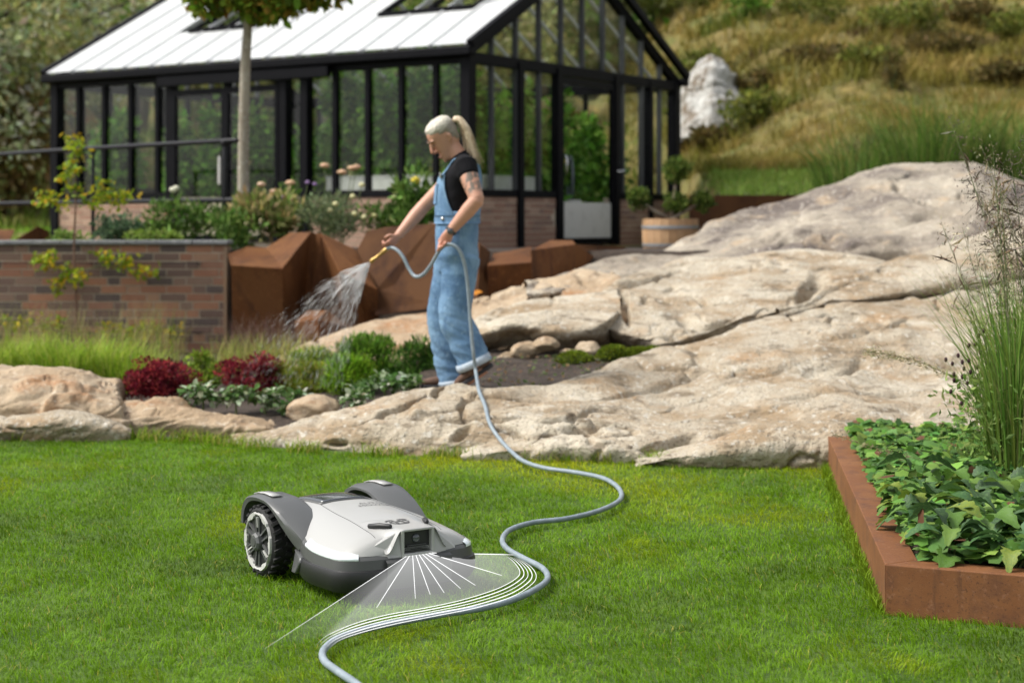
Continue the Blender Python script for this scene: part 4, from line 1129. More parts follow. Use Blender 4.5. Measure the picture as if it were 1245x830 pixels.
# ================================================================== ESPALIER ON THE WALL
esp = thing('espalier_tree', 'thin espaliered fruit tree with yellow-green leaves on the brick wall', 'tree', P(92, 432, 14.82))
mb = MB(); mb.tube(catmull([P(92, 434, 14.85), P(93, 380, 14.88), P(90, 300, 14.88), P(92, 240, 14.86), P(90, 160, 14.84)], 24), np.linspace(.014, .005, 24), 8); mb.obj('trunk', mat('espalier bark', (.17, .095, .06), .8), esp, sm=True)
for yy, x0, x1, sag in ((402, -5, 222, -2), (322, 45, 182, 4), (243, 45, 160, 2)):
    mb = MB(); mb.tube(catmull([P(x0, yy - sag, 14.88), P(60, yy + 2, 14.87), P(92, yy + 8, 14.87), P(130, yy, 14.87), P(x1, yy + sag, 14.88)], 20), .0045, 6); mb.obj('branch', M_STEM, esp, sm=True)
cl = [(52, 240, 9), (62, 242, 8), (75, 246, 5), (92, 228, 8), (88, 205, 9), (92, 190, 9), (88, 172, 8), (95, 180, 7), (82, 213, 7), (130, 238, 10), (118, 246, 8), (150, 237, 10), (143, 246, 7), (104, 243, 6), (125, 226, 6),
      (50, 316, 10), (58, 312, 7), (62, 322, 8), (75, 340, 7), (70, 347, 5), (90, 339, 8), (96, 336, 6), (125, 311, 9), (134, 316, 7), (155, 317, 8), (150, 322, 6), (170, 330, 7), (182, 331, 8), (80, 330, 4),
      (10, 391, 9), (22, 396, 7), (45, 392, 8), (60, 398, 8), (72, 394, 8), (125, 400, 6), (140, 400, 8), (155, 399, 7), (172, 402, 10), (185, 400, 9), (200, 404, 8), (212, 406, 6), (150, 412, 5)]
pts, = [np.concatenate([P(x_, y_, 14.8) + rng.normal(0, 1, (int(k_ * 4.2), 3)) * (.045, .04, .035) for x_, y_, k_ in cl])]
n = len(pts)
v, f, c = leaves(pts, rng.normal(0, 1, (n, 3)) * (1, .6, .8) + (0, -.2, -.2), .058 * rng.uniform(.6, 1.25, n), .6, pick([(.22, .27, .015), (.17, .24, .015), (.28, .30, .02), (.12, .19, .02), (.34, .25, .015)], n, .18), L6)
obj('foliage', v, f, M_LEAF, esp, c)
for yy in (320, 404):
    wv = thing('trellis_wire', 'thin wire stretched along the brick wall, ' + ('upper' if yy == 320 else 'lower') + ' of two', 'wire', P(70, yy, 14.93), group='wires on the brick wall')
    mb = MB(); mb.tube([P(-150, yy, 14.93), P(246, yy, 14.93)], .004, 6); mb.obj('strand', M_RAIL, wv)
    mb = MB()
    for xx in (-20, 110, 240): mb.bar(P(xx, yy, 14.92), P(xx, yy, 15.03), (.012, .012))
    mb.obj('eye_bolts', M_RAIL, wv)

# ================================================================== BED AT THE FOOT OF THE WALL
TALL = [(.17, .26, .02), (.24, .33, .03), (.12, .20, .018), (.28, .31, .07)]
gnames = ['tall green ornamental grass at the left edge below the brick wall', 'tall green ornamental grass below the leftmost espalier leaves', 'tall lime ornamental grass under the espalier stem', 'tall green ornamental grass left of the burgundy shrubs', 'tall green ornamental grass close behind the left burgundy shrub']
for k, x_ in enumerate((-20, 30, 75, 118, 150)):
    d = 11.6 + .15 * (k % 2)
    b = P(x_, 470, d); b[2] = gh(b[0], b[1])
    blade_clump('ornamental_grass', gnames[k], 'grass', b, .26, 620, (.42 if k < 4 else .34), .008, TALL, .5, .4, group='ornamental grasses below the brick wall')
for k, x_ in enumerate((-70, -120)):
    b = P(x_, 470, 11.7); b[2] = gh(b[0], b[1])
    blade_clump('ornamental_grass', 'tall green ornamental grass beyond the left edge', 'grass', b, .3, 400, .42, .009, TALL, .5, .4, group='ornamental grasses below the brick wall')
t = thing('feather_grass', 'hazy brown flowering grass in front of the brick wall', 'grass', P(120, 440, 12.6)); n = 900
b = np.stack([rng.uniform(*P(-60, 0, 12.6)[:1], 1) if False else rng.uniform(P(-60, 0, 12.6)[0], P(215, 0, 12.6)[0], n), rng.uniform(12.3, 13.0, n), np.full(n, .08)], 1)
v, f, c = blades(b, rng.uniform(.3, .62, n), np.full(n, .005), rng.uniform(0, .3, n), rng.uniform(0, 6.28, n), rng.uniform(0, .25, n), pick([(.20, .18, .06), (.25, .19, .10), (.15, .16, .05)], n))
obj('blades', v, f, M_LEAF, t, c)
BERB = [(.11, .010, .018), (.17, .018, .027), (.065, .006, .012), (.22, .034, .034)]
bush('barberry', 'larger burgundy barberry shrub on the left', 'shrub', P(197, 486, 10.6), (.27, .22, .15), 4200, .026, BERB, 46, .6, clump_r=.3, upward=.5)
bush('barberry', 'smaller burgundy barberry shrub on the right', 'shrub', P(307, 481, 10.8), (.225, .2, .15), 3500, .026, BERB, 42, .6, clump_r=.3, upward=.5)
LIME = [(.14, .21, .02), (.18, .26, .03), (.09, .15, .018), (.24, .28, .05)]
PINE = [(.035, .085, .014), (.055, .125, .018), (.025, .055, .012), (.08, .16, .025)]
bush('shrub', 'lime green shrub between the two burgundy shrubs', 'shrub', P(247, 470, 11.4), (.17, .15, .14), 1300, .04, LIME, 24, .5)
def needle_bush(label, px, py, d, r, n, cols, leaf=.05):
    b = P(px, py, d)
    t = thing('dwarf_conifer', label, 'shrub', b, group='green dwarf shrubs behind the outcrop')
    p, q, tone = crown_pts(n, b + (0, 0, r[2] * .8), r, 34, .33)
    ok = p[:, 2] > b[2] - .03; p, q, tone = p[ok], q[ok], tone[ok]
    v, f, c = leaves(p, q * .8 + (0, 0, .8) + rng.normal(0, .35, q.shape), leaf * rng.uniform(.7, 1.3, len(p)), .16, pick(cols, len(p), .2) * tone[:, None])
    obj('foliage', v, f, M_LEAF, t, c)
    mb = MB()
    for k in range(5):
        a = rng.uniform(0, 6.28); mb.tube([b - (0, 0, .05), b + np.array((math.cos(a) * r[0] * .5, math.sin(a) * r[1] * .5, r[2]))], [.012, .005], 6)
    mb.obj('stem', M_BARK, t)
needle_bush('yellow-green feathery shrub right of the smaller burgundy shrub', 362, 482, 10.9, (.25, .2, .13), 3200, [(.20, .24, .025), (.14, .20, .02), (.27, .27, .05)], .05)
needle_bush('small bright green shrub at the back beside the brown rock', 382, 455, 11.6, (.17, .15, .10), 1300, LIME)
needle_bush('bright lime feathery shrub in the middle of the green group', 428, 482, 10.7, (.21, .18, .15), 3400, [(.13, .24, .014), (.17, .29, .02), (.08, .16, .012)], .05)
needle_bush('mid green shrub rising behind the lime feathery shrub', 449, 462, 11.2, (.23, .2, .19), 2800, [(.075, .16, .016), (.11, .21, .022), (.05, .10, .014)], .05)
needle_bush('dark green pine-like shrub beside the front trouser leg', 515, 468, 10.9, (.21, .18, .17), 3200, PINE, .05)
needle_bush('dark green undergrowth left of the pine-like shrub', 478, 474, 11.1, (.16, .16, .11), 1300, PINE)
t = thing('feather_grass', 'pale green wispy grass in front of the peaked steel planter', 'grass', P(330, 450, 12.2)); n = 520
b = np.stack([rng.uniform(P(262, 0, 12.2)[0], P(372, 0, 12.2)[0], n), rng.uniform(11.9, 12.5, n), np.full(n, .10)], 1)
v, f, c = blades(b, rng.uniform(.18, .36, n), np.full(n, .006), rng.uniform(0, .4, n), rng.uniform(0, 6.28, n), rng.uniform(0, .3, n), pick([(.22, .24, .05), (.16, .20, .04), (.28, .24, .09)], n))
obj('blades', v, f, M_LEAF, t, c)
t = thing('feather_grass', 'dark purple-brown flowering grass against the shaded steel plates', 'grass', P(330, 430, 13.4)); n = 700
b = np.stack([rng.uniform(P(280, 0, 13.4)[0], P(372, 0, 13.4)[0], n), rng.uniform(13.0, 13.7, n), np.full(n, .05)], 1)
v, f, c = blades(b, rng.uniform(.2, .5, n), np.full(n, .006), rng.uniform(0, .4, n), rng.uniform(0, 6.28, n), rng.uniform(0, .4, n), pick([(.10, .06, .05), (.14, .09, .07), (.08, .055, .04)], n))
obj('blades', v, f, M_LEAF, t, c)
# variegated ground plants, each with leaves one can pick out
VAR = [(.26, .31, .20), (.08, .14, .04), (.05, .09, .025), (.38, .42, .32), (.06, .12, .03), (.05, .10, .025), (.07, .13, .035)]
vl = ['under the right end of the left burgundy shrub', 'left of a pair below the smaller burgundy shrub', 'right of a pair below the smaller burgundy shrub', 'beside the small angular boulder', 'right at the angular boulder top', 'under the lime feathery shrub', 'on the outcrop crest below the lime shrub', 'between lime shrub and dark pine-like shrub', 'below the dark pine-like shrub', 'nearest the front trouser leg']
for k, (px, py, d, r_) in enumerate([(247, 486, 10.0, .13), (287, 490, 9.95, .12), (322, 490, 9.95, .12), (345, 497, 9.9, .07), (362, 487, 10.2, .08), (432, 490, 9.85, .09), (443, 478, 10.0, .08), (468, 470, 10.2, .11), (480, 476, 10.0, .09), (502, 470, 10.05, .08)]):
    b = P(px, py, d)
    t = thing('variegated_plant', 'small pale variegated plant ' + vl[k], 'plant', b, group='variegated plants behind the outcrop')
    n = int(120 * (r_ / .1) ** 1.5)
    p, q, tone = crown_pts(n, b + (0, 0, r_ * .35), (r_, r_ * .8, r_ * .55), 14, .45)
    v, f, c = leaves(p, q * (1, 1, .3) + rng.normal(0, .4, q.shape), .042 * rng.uniform(.7, 1.3, n), .75, pick(VAR, n, .15), L6, up=np.array([0, 0, 1.0]) + rng.normal(0, .35, (n, 3)))
    obj('foliage', v, f, M_LEAF, t, c)
    mb = MB(); mb.tube([b - (0, 0, .08), b + (0, 0, r_ * .5)], [.008, .004], 5); mb.obj('stem', M_STEM, t)
M_LEAFP = M_LEAF
MOSS = [(.11, .15, .012), (.15, .19, .016), (.07, .10, .012)]
for k, (px, py, r_) in enumerate([(699, 436, .125), (747, 428, .115), (790, 430, .12), (812, 430, .10), (776, 428, .09)]):
    lab = ['leftmost', 'second from the left', 'middle', 'rightmost', 'fourth from the left'][k]
    b = P(px, py + 6, 11.15)
    t = thing('moss_cushion', 'round green moss cushion in the soil pocket, ' + lab + ' of five', 'moss', b, group='moss cushions in the soil pocket')
    n = 1700
    q = rng.normal(size=(n, 3)); q[:, 2] = np.abs(q[:, 2]); q /= np.linalg.norm(q, axis=1)[:, None]
    rr = np.array((r_, r_ * .8, r_ * .62)) * (1 + .18 * noise3(q * 2.2 + k))[:, None]
    p = b + q * rr * rng.uniform(.86, 1.0, (n, 1))
    v, f, c = leaves(p, q + rng.normal(0, .35, q.shape), .022 * rng.uniform(.7, 1.3, n), .4, pick(MOSS, n, .18))
    obj('moss', v, f, M_LEAF, t, c)
    vv, ff = lathe([(r_ * .92, -.03), (r_ * .95, .02), (r_ * .7, r_ * .42), (.001, r_ * .56)], 16)
    obj('mound', np.array(vv) * (1, .8, 1) + b, ff, mat('moss base', (.05, .065, .012), .95), t, sm=True)
# litter, scraps of green in the pocket
n = 260
p = np.stack([rng.uniform(-.2, .9, n), rng.uniform(10.1, 11.3, n), np.zeros(n)], 1)
p[:, 2] = HC + (HY - np.interp(p[:, 1], [9.95, 10.6, 11.2, 12.6], [472, 452, 432, 412])) / F * p[:, 1] - .01
v, f, c = leaves(p, rng.normal(0, 1, (n, 3)) * (1, 1, .35), .03 * rng.uniform(.6, 1.4, n), .6, pick([(.10, .14, .05), (.12, .08, .04), (.2, .13, .07), (.06, .09, .03)], n), L6)
lt = obj('leaf_litter', v, f, M_LEAF, None, c); tag(lt, 'scattered small leaves on the soil of the rock pocket', 'litter', kind='stuff')
t = thing('fallen_leaf', 'single orange fallen leaf on the rock behind the person', 'leaf', P(577, 357, 13.3))
v, f, c = leaves(np.array([P(574, 358, 13.25)]), np.array([(1, 0, .35)]), np.array([.09]), np.array([.8]), np.array([(.55, .22, .03)]), L6, up=np.array([[0, -.6, 1.0]]))
obj('blade', v, f, M_LEAF, t, c)

# ================================================================== BACKGROUND TREES, HILL PLANTS
M_BARKD = mat('dark bark', (.07, .055, .04), .9)
TREES = [(-35, 60, 32, 2.6, 3.4, 0, 'olive leafy tree at the far left edge'), (35, 25, 36, 2.8, 3.6, 1, 'pale dusty-green willow-like tree left of the greenhouse roof'), (105, 20, 40, 3.2, 3.2, 0, 'broad olive tree behind the left slope of the roof'),
         (170, -20, 44, 3.2, 3.4, 2, 'bright green tree above the left roof edge'), (-110, 20, 38, 3.2, 4.2, 2, 'dense tree just past the left frame edge'), (235, -40, 48, 3.6, 3.4, 2, 'dark green tree behind the slim tree crown'), (75, 150, 35, 1.9, 2.2, 0, 'brownish low tree beside the greenhouse corner'),
         (10, 175, 32, 1.5, 1.6, 3, 'rusty undergrowth tree behind the railing'), (-70, 130, 31, 2.0, 2.6, 1, 'grey-green tree low at the left frame edge'), (330, 60, 46, 3.4, 4.0, 0, 'olive tree seen through the greenhouse sliding doors'), (470, 90, 44, 3.0, 3.4, 2, 'green tree seen through the front glass'), (590, 60, 46, 3.2, 3.6, 0, 'olive tree seen through the gable glass')]
TC = [[(.20, .22, .07), (.28, .29, .11), (.13, .15, .05), (.33, .32, .15)], [(.40, .42, .28), (.31, .34, .20), (.48, .49, .38), (.21, .24, .12)], [(.08, .17, .02), (.12, .24, .03), (.055, .115, .016), (.17, .28, .05)], [(.22, .15, .06), (.16, .13, .045), (.27, .20, .08)]]
for k, (px, py, d, rx, rz, kind, lab) in enumerate(TREES):
    c = P(px, py, d)
    zb = float(hs_(np.array([[c[0]]]), np.array([[d]]))[0, 0])
    base = np.array((c[0], d, zb - .1))
    top = np.array((c[0] + .2, d, c[2] + rz * .4))
    lm = []
    for j in range(7):
        a = rng.uniform(0, 6.28); h0 = rng.uniform(.35, .8)
        s = base + (top - base) * h0
        e = s + np.array((math.cos(a) * rx * .75, math.sin(a) * rx * .6, rz * rng.uniform(.2, .6)))
        lm.append(([s, (s + e) / 2 + (0, 0, .15), e], .07))
    limb_tree('leafy_tree', lab, base, ([base, base + (top - base) * .4 + (.15, 0, 0), top], [.17, .13, .05]), lm, [(c, (rx, rx * .8, rz), 1.0)], TC[kind], .19, 4600, m=M_BARKD, shape=RH, clumps=70, clump_r=.26, group='trees behind the greenhouse', twig=.02)
# wood mass behind (one far-off mass)
n = 26000
p = np.stack([rng.uniform(-26, 5, n), rng.uniform(50, 62, n), rng.uniform(0, 1, n)], 1)
hgt = 7.5 + 2.5 * fbm(np.stack([p[:, 0] * .22, p[:, 0] * 0, p[:, 0] * 0], 1), 2)
z0 = hs_(p[None, :, 0], p[None, :, 1])[0]
p[:, 2] = z0 + p[:, 2] * hgt
tone = .75 + .5 * fbm(p * .35, 3)
v, f, c = leaves(p, rng.normal(0, 1, (n, 3)), .5 * rng.uniform(.6, 1.4, n), .65, pick(TC[0] + TC[2][:2] + TC[1][:1], n, .2) * np.clip(tone, .4, 1.5)[:, None])
wd_ = obj('far_wood', v, f, M_LEAF, None, c); tag(wd_, 'far-off mass of olive green wood on the left slope', 'wood', kind='stuff')
n = 15000  # tree row added out of view to darken glass reflections and sky fill
p = np.stack([rng.uniform(-34, 16, n), rng.uniform(-30, -22, n), rng.uniform(0, 1, n)], 1)
hgt = 4.4 + 2.2 * fbm(np.stack([p[:, 0] * .25, p[:, 0] * 0, p[:, 0] * 0], 1), 2)
p[:, 2] = p[:, 2] * hgt
v, f, c = leaves(p, rng.normal(0, 1, (n, 3)), .75 * rng.uniform(.6, 1.4, n), .65, pick(TC[0] + TC[2][:2], n, .2))
wd2 = obj('added_tree_screen', v, f, M_LEAF, None, c); tag(wd2, 'unseen tree row added behind the lens to darken the glass reflections', 'wood', kind='stuff')
# hill grass
def scatter_hill(n, x0, x1, y0, y1, h, wd, cols, blades_per, spread):
    x = rng.uniform(x0, x1, n); y = y0 + (y1 - y0) * rng.uniform(0, 1, n) ** 1.5
    z = hs_(x[None], y[None])[0]
    m_ = fbm(np.stack([x * .45, y * .45, x * 0], 1), 3)
    kk = np.repeat(np.arange(n), blades_per); N_ = len(kk)
    b = np.stack([x[kk] + rng.normal(0, spread, N_), y[kk] + rng.normal(0, spread, N_), z[kk] - .03], 1)
    cl = np.asarray(cols); ci = np.clip(((m_ + .9) / 1.8 * len(cl)).astype(int), 0, len(cl) - 1)
    c = cl[ci][kk] * (1 + rng.normal(0, .18, (N_, 1)))
    return blades(b, h * rng.uniform(.5, 1.3, N_), wd * rng.uniform(.7, 1.3, N_) * (1 + (b[:, 1] - 22) * .03), rng.uniform(.1, .7, N_), rng.uniform(0, 6.28, N_), rng.uniform(0, .5, N_), np.clip(c, .004, .6))
HC_ = [(.10, .062, .03), (.13, .12, .022), (.20, .17, .035), (.27, .20, .055), (.22, .19, .04), (.15, .15, .025), (.09, .12, .016)]
v, f, c = merge([scatter_hill(5200, 2.0, 15, 23.6, 40, .22, .016, HC_, 9, .10), scatter_hill(3800, 3, 26, 32, 62, .34, .03, HC_, 8, .16), scatter_hill(1500, -14, 3, 29, 48, .3, .03, [(.10, .16, .02), (.13, .19, .025), (.2, .2, .05)], 8, .15)])
hg = obj('hill_grass', v, f, M_LEAF, None, c); tag(hg, 'dry ochre and olive grass covering the hillside', 'grass', kind='stuff')
n = 24000
x = rng.uniform(2.5, 10.5, n); y = rng.uniform(20.42, 24.3, n); z = hs_(x[None], y[None])[0]
v, f, c = blades(np.stack([x, y, z - .02], 1), rng.uniform(.06, .13, n), np.full(n, .012), rng.uniform(.1, .7, n), rng.uniform(0, 6.28, n), rng.uniform(0, .5, n), pick([(.10, .165, .025), (.14, .20, .035), (.08, .13, .02)], n))
x2 = rng.uniform(-10.5, -6.8, 6000); y2 = rng.uniform(22.6, 30, 6000); z2 = hs_(x2[None], y2[None])[0]
v2, f2, c2 = blades(np.stack([x2, y2, z2 - .02], 1), rng.uniform(.06, .13, 6000), np.full(6000, .016), rng.uniform(.1, .7, 6000), rng.uniform(0, 6.28, 6000), rng.uniform(0, .5, 6000), pick([(.11, .22, .02), (.15, .27, .03)], 6000))
v, f, c = merge([(v, f, c), (v2, f2, c2)])
tg = obj('terrace_grass', v, f, M_LEAF, None, c); tag(tg, 'bright green terrace grass beside and beyond the greenhouse', 'grass', kind='stuff')
# hillside shrubs
HS = [(828, 150, 30, .6, .7, 0, 'olive shrub hiding the left foot of the white rock face'), (908, 150, 30, .7, .5, 0, 'olive shrub at the right foot of the white rock face'), (868, 172, 30, .5, .35, 3, 'brown tuft under the white rock face'), (850, 88, 30, .5, .4, 0, 'olive tuft on top of the white rock face'), (893, 118, 30, .35, .3, 3, 'small brown tuft on the right brow of the white rock face'), (905, 15, 34, .7, .8, 2, 'bright green leafy shrub high on the slope right of the roof'), (872, 92, 31, .55, .45, 3, 'brown heather tuft above the white rock face'), (918, 108, 30, .6, .45, 3, 'dark brown heather patch right of the white rock face'), (800, 20, 36, .8, .7, 0, 'olive shrub directly right of the gable peak'), (850, 5, 40, .9, .6, 0, 'olive shrub at the top right of the gable'),
      (1100, 30, 42, 1.1, .6, 0, 'olive shrub near the top of the slope, centre right'), (1180, 20, 40, .9, .5, 3, 'brown shrub near the top right corner'), (1235, 40, 38, .8, .5, 0, 'olive shrub at the top right frame edge'), (1000, 70, 36, .9, .4, 3, 'wide brown heather belt across the middle of the slope'), (1150, 55, 36, 1.0, .4, 3, 'brown heather belt on the right of the slope'), (985, 20, 44, 1.2, .7, 0, 'olive shrub above the heather belt'), (1060, 75, 33, .7, .3, 0, 'low olive shrub under the heather belt'), (1085, 100, 27, .22, .5, 3, 'reddish upright dock stalk on the slope'), (1225, 95, 30, .7, .4, 3, 'brown tuft low at the right frame edge')]
for px, py, d, rx, rz, kind, lab in HS:
    c = hill_hit(px, py + 8)
    if c is None: c = P(px, py, d); c[2] = float(hs_(np.array([[c[0]]]), np.array([[d]]))[0, 0])
    k_ = c[1] / d; rx, rz = rx * k_, rz * k_ * (.55 if kind == 3 and rx > .3 else .8)
    bush('hill_shrub', lab, 'shrub', c, (rx, rx * .8, rz), 900, .13 if rx > .3 else .06, {0: [(.10, .12, .02), (.14, .155, .03), (.07, .08, .018)], 2: TC[2], 3: [(.085, .066, .022), (.12, .09, .03), (.07, .06, .02)]}[kind], 22, group='shrubs on the hillside')
# white rock face on the hill
wr = thing('cliff_rock', 'bright white rock face on the hillside right of the gable', 'rock', P(865, 165, 27))
M_WR = mat('white rock', (.38, .375, .35), .85, var=[(1.2, (.20, .18, .15), .46, .60), (2.2, (.12, .085, .05), .52, .64), (9, (.58, .58, .56), .5, .7)], bump=[(6, .7, .1)])
ch = hill_hit(862, 166)
dc = ch[1]
wr.location = ch; wr.matrix_basis = Matrix.Translation(Vector(ch))
cpx = [818, 836, 850, 866, 882, 896, 908]
ctop = [150, 98, 88, 86, 92, 108, 140]; cbot = [176, 172, 176, 168, 164, 160, 158]
rock_slab('face', [[(x_, cbot[i] + 10, dc + .5) for i, x_ in enumerate(cpx)], [(x_, cbot[i], dc - .5) for i, x_ in enumerate(cpx)],
    [(x_, cbot[i] * .45 + ctop[i] * .55, dc - .4 + .5 * abs(i - 3) / 3) for i, x_ in enumerate(cpx)], [(x_, ctop[i], dc + .5 + .9 * abs(i - 3) / 3) for i, x_ in enumerate(cpx)], [(x_, ctop[i] + 6, dc + 2.5) for i, x_ in enumerate(cpx)]], 110, 90, M_WR, wr, 2.6, 3.0, 1.8, .6)
# tall green tussocks on the crest behind the dome
TS = [(1040, 205, 19.0, .42, 'leftmost tall green tussock behind the dome of rock'), (1125, 198, 18.6, .5, 'tall dark green tussock behind the highest point of the rock dome'), (1175, 196, 18.9, .5, 'tall green tussock behind the right shoulder of the rock dome'), (1235, 205, 18.6, .45, 'tall green tussock at the right frame edge behind the dome'), (1085, 205, 19.6, .38, 'short olive tussock between the two left tussocks behind the dome'), (1000, 228, 19.4, .22, 'low blue-green tussock where the terrace grass meets the dome')]
for px, py, d, h, lab in TS:
    b = P(px, py + 12, d); b[2] = float(gh(b[0], b[1])) - .03
    blade_clump('tussock_grass', lab, 'grass', b, .44, 400, h * 2.35, .012, [(.06, .115, .018), (.09, .16, .025), (.045, .085, .016), (.15, .17, .05)], .55, .4, group='tussock grasses behind the rock dome')

# ================================================================== PERSON
def W(px, py, dy=0.0): return Vector(P(px, py, 10.0 + dy))
def remesh(name, pieces, voxel, m, parent, smooth_it=4, disp=None, cols=None):
    mb = MB()
    for v, f in pieces: mb.add(v, f)
    o = obj('tmp', mb.v, mb.f, None)
    md = o.modifiers.new('r', 'REMESH'); md.mode = 'VOXEL'; md.voxel_size = voxel
    ms = o.modifiers.new('s', 'SMOOTH'); ms.iterations = smooth_it; ms.factor = .5
    dg = bpy.context.evaluated_depsgraph_get()
    me = bpy.data.meshes.new_from_object(o.evaluated_get(dg))
    bpy.data.objects.remove(o)
    me.name = name
    me.materials.clear(); me.materials.append(m)
    n = len(me.vertices)
    co = np.empty(n * 3); me.vertices.foreach_get('co', co); co = co.reshape(-1, 3)
    if disp is not None:
        nr = np.empty(n * 3); me.vertices.foreach_get('normal', nr); nr = nr.reshape(-1, 3)
        co = co + nr * disp(co)[:, None]
        me.vertices.foreach_set('co', co.ravel()); me.update()
    if cols is not None:
        a = me.color_attributes.new('Col', 'FLOAT_COLOR', 'POINT')
        c = np.ones((n, 4)); c[:, :3] = cols(co); a.data.foreach_set('color', c.ravel())
    smooth(me)
    return link(bpy.data.objects.new(name, me), parent)
def stack(rings, n=28):
    """rings: (centre, half x, half y[, tilt about y]) -> closed loft"""
    v, f = [], []
    for r in rings:
        c, rx, ry = r[:3]; tl = r[3] if len(r) > 3 else 0
        for k in range(n):
            a = 2 * math.pi * k / n
            q = Vector((rx * math.cos(a), ry * math.sin(a), 0)); q.rotate(Matrix.Rotation(tl, 3, 'Y'))
            v.append(Vector(c) + q)
    for i in range(len(rings) - 1):
        for k in range(n): f.append((i * n + k, i * n + (k + 1) % n, (i + 1) * n + (k + 1) % n, (i + 1) * n + k))
    f.append(tuple(range(n))[::-1]); f.append(tuple(range((len(rings) - 1) * n, len(rings) * n)))
    return v, f
M_SKIN = bpy.data.materials.new('skin'); M_SKIN = mat('skin', attr=True, rough=.5, var=[(30, (.52, .27, .19), .5, .8)], bump=[(160, .12, .002)])
M_SHIRT = mat('black jersey', (.006, .006, .008), .9, spec=.2, bump=[(30, .3, .01)])
M_DENIM = mat('light blue denim', (.095, .19, .325), .9, var=[(5, (.165, .285, .425), .42, .62), (14, (.06, .13, .245), .52, .70, (1, 1, .5)), (60, (.28, .41, .54), .56, .8)], bump=[(220, .5, .003), (18, .35, .02)])
M_CUFF = mat('turned-up denim', (.40, .46, .52), .9, var=[(40, (.30, .38, .47), .45, .7)])
M_HAIR = mat('silver blonde hair', (.62, .57, .48), .5, var=[(22, (.74, .71, .64), .4, .62, (1, 1, .25)), (34, (.33, .27, .2), .56, .72, (1, 1, .2))], bump=[(90, .7, .006)])
M_HAIRG = mat('grey under-hair', (.20, .17, .14), .55, var=[(30, (.38, .35, .3), .45, .66)], bump=[(90, .7, .006)])
M_PONY = mat('blonde ponytail', (.60, .46, .30), .5, var=[(26, (.72, .60, .44), .42, .62, (1, 1, .25)), (40, (.34, .23, .13), .55, .72, (1, 1, .2))], bump=[(90, .7, .006)])
M_SHOE = mat('brown suede', (.105, .06, .042), .9, var=[(30, (.15, .09, .06), .45, .7)])
M_SOLE = mat('dark sole', (.03, .03, .035), .8)
per = thing('person', 'person in light blue denim overalls and black t-shirt watering with a hose', 'person', (W(560, 468).x, 10.0, W(560, 468).z))
# head in its own frame: x forward, z up, origin at the ear
def head(scale=1.0):
    prof = [  # z, front x, back x, half width
        (-.125, .046, -.01, .022), (-.118, .070, -.03, .034), (-.100, .083, -.045, .044), (-.080, .080, -.055, .052), (-.066, .083, -.062, .056), (-.050, .081, -.070, .060), (-.030, .084, -.078, .065), (-.010, .086, -.084, .069),
        (.010, .084, -.090, .072), (.030, .087, -.094, .074), (.050, .090, -.096, .076), (.075, .084, -.094, .075), (.095, .070, -.086, .068), (.112, .046, -.066, .054), (.122, .014, -.036, .030)]
    n = 32; v, f = [], []
    for z, xf, xb, hw in prof:
        for k in range(n):
            a = 2 * math.pi * k / n
            cx, rx = (xf + xb) / 2, (xf - xb) / 2
            ca, sa = math.cos(a), math.sin(a)
            x_ = cx + rx * math.copysign(abs(ca) ** .85, ca); y_ = hw * math.copysign(abs(sa) ** .85, sa)
            v.append((x_, y_, z))
    m_ = len(prof)
    for i in range(m_ - 1):
        for k in range(n): f.append((i * n + k, i * n + (k + 1) % n, (i + 1) * n + (k + 1) % n, (i + 1) * n + k))
    f.append(tuple(range(n))[::-1]); f.append(tuple(range((m_ - 1) * n, m_ * n)))
    return v, f
HEADC = W(541, 169, 0.0)
HROT = Matrix.Rotation(R(180), 3, 'Z') @ Matrix.Rotation(R(36), 3, 'Y')          # faces left, chin tucked
HROT = Matrix.Rotation(R(14), 3, 'Z') @ HROT                                     # a little towards the lens
def hd(p): return HEADC + HROT @ Vector(p)
hv, hf = head()
pieces = [([hd(p) for p in hv], hf)]
pieces.append(tube([hd((.083, 0, .035)), hd((.097, 0, .008)), hd((.112, 0, -.022)), hd((.092, 0, -.034))], [.010, .012, .0145, .012], 10))        # nose
for sy in (-1, 1):
    pieces.append(tube([hd((.098, sy * .009, -.028)), hd((.088, sy * .013, -.03))], .008, 8))
    pieces.append(tube([hd((.082, sy * .05, .036)), hd((.088, sy * .018, .034))], .007, 8))                                                # brow
    pieces.append(tube([hd((-.012, sy * .073, .024)), hd((-.022, sy * .08, .012)), hd((-.018, sy * .078, -.012)), hd((-.008, sy * .072, -.022))], [(.010, .006), (.013, .007), (.010, .006), (.007, .005)], 8))   # ear
pieces.append(tube([hd((.080, -.02, -.070)), hd((.088, 0, -.068)), hd((.080, .02, -.070))], [.006, .009, .006], 8))                        # lips
pieces.append(tube([hd((.078, -.02, -.080)), hd((.085, 0, -.081)), hd((.078, .02, -.080))], [.006, .009, .006], 8))
pieces.append(tube([hd((.066, 0, -.108)), hd((.074, 0, -.104))], .018, 8))
pieces.append(tube([W(563, 200, .0), W(558, 190, .0), W(549, 178, .0)], [.062, .055, .052], 16))
TORSO = [(W(556, 322), .105, .150), (W(556, 305), .112, .160), (W(556, 285), .112, .155), (W(556, 265), .112, .142), (W(557, 245), .120, .145), (W(559, 228), .124, .156), (W(561, 214), .115, .172), (W(563, 204), .092, .176), (W(563, 197), .07, .13), (W(562, 192), .055, .075)]
pieces.append(stack(TORSO))
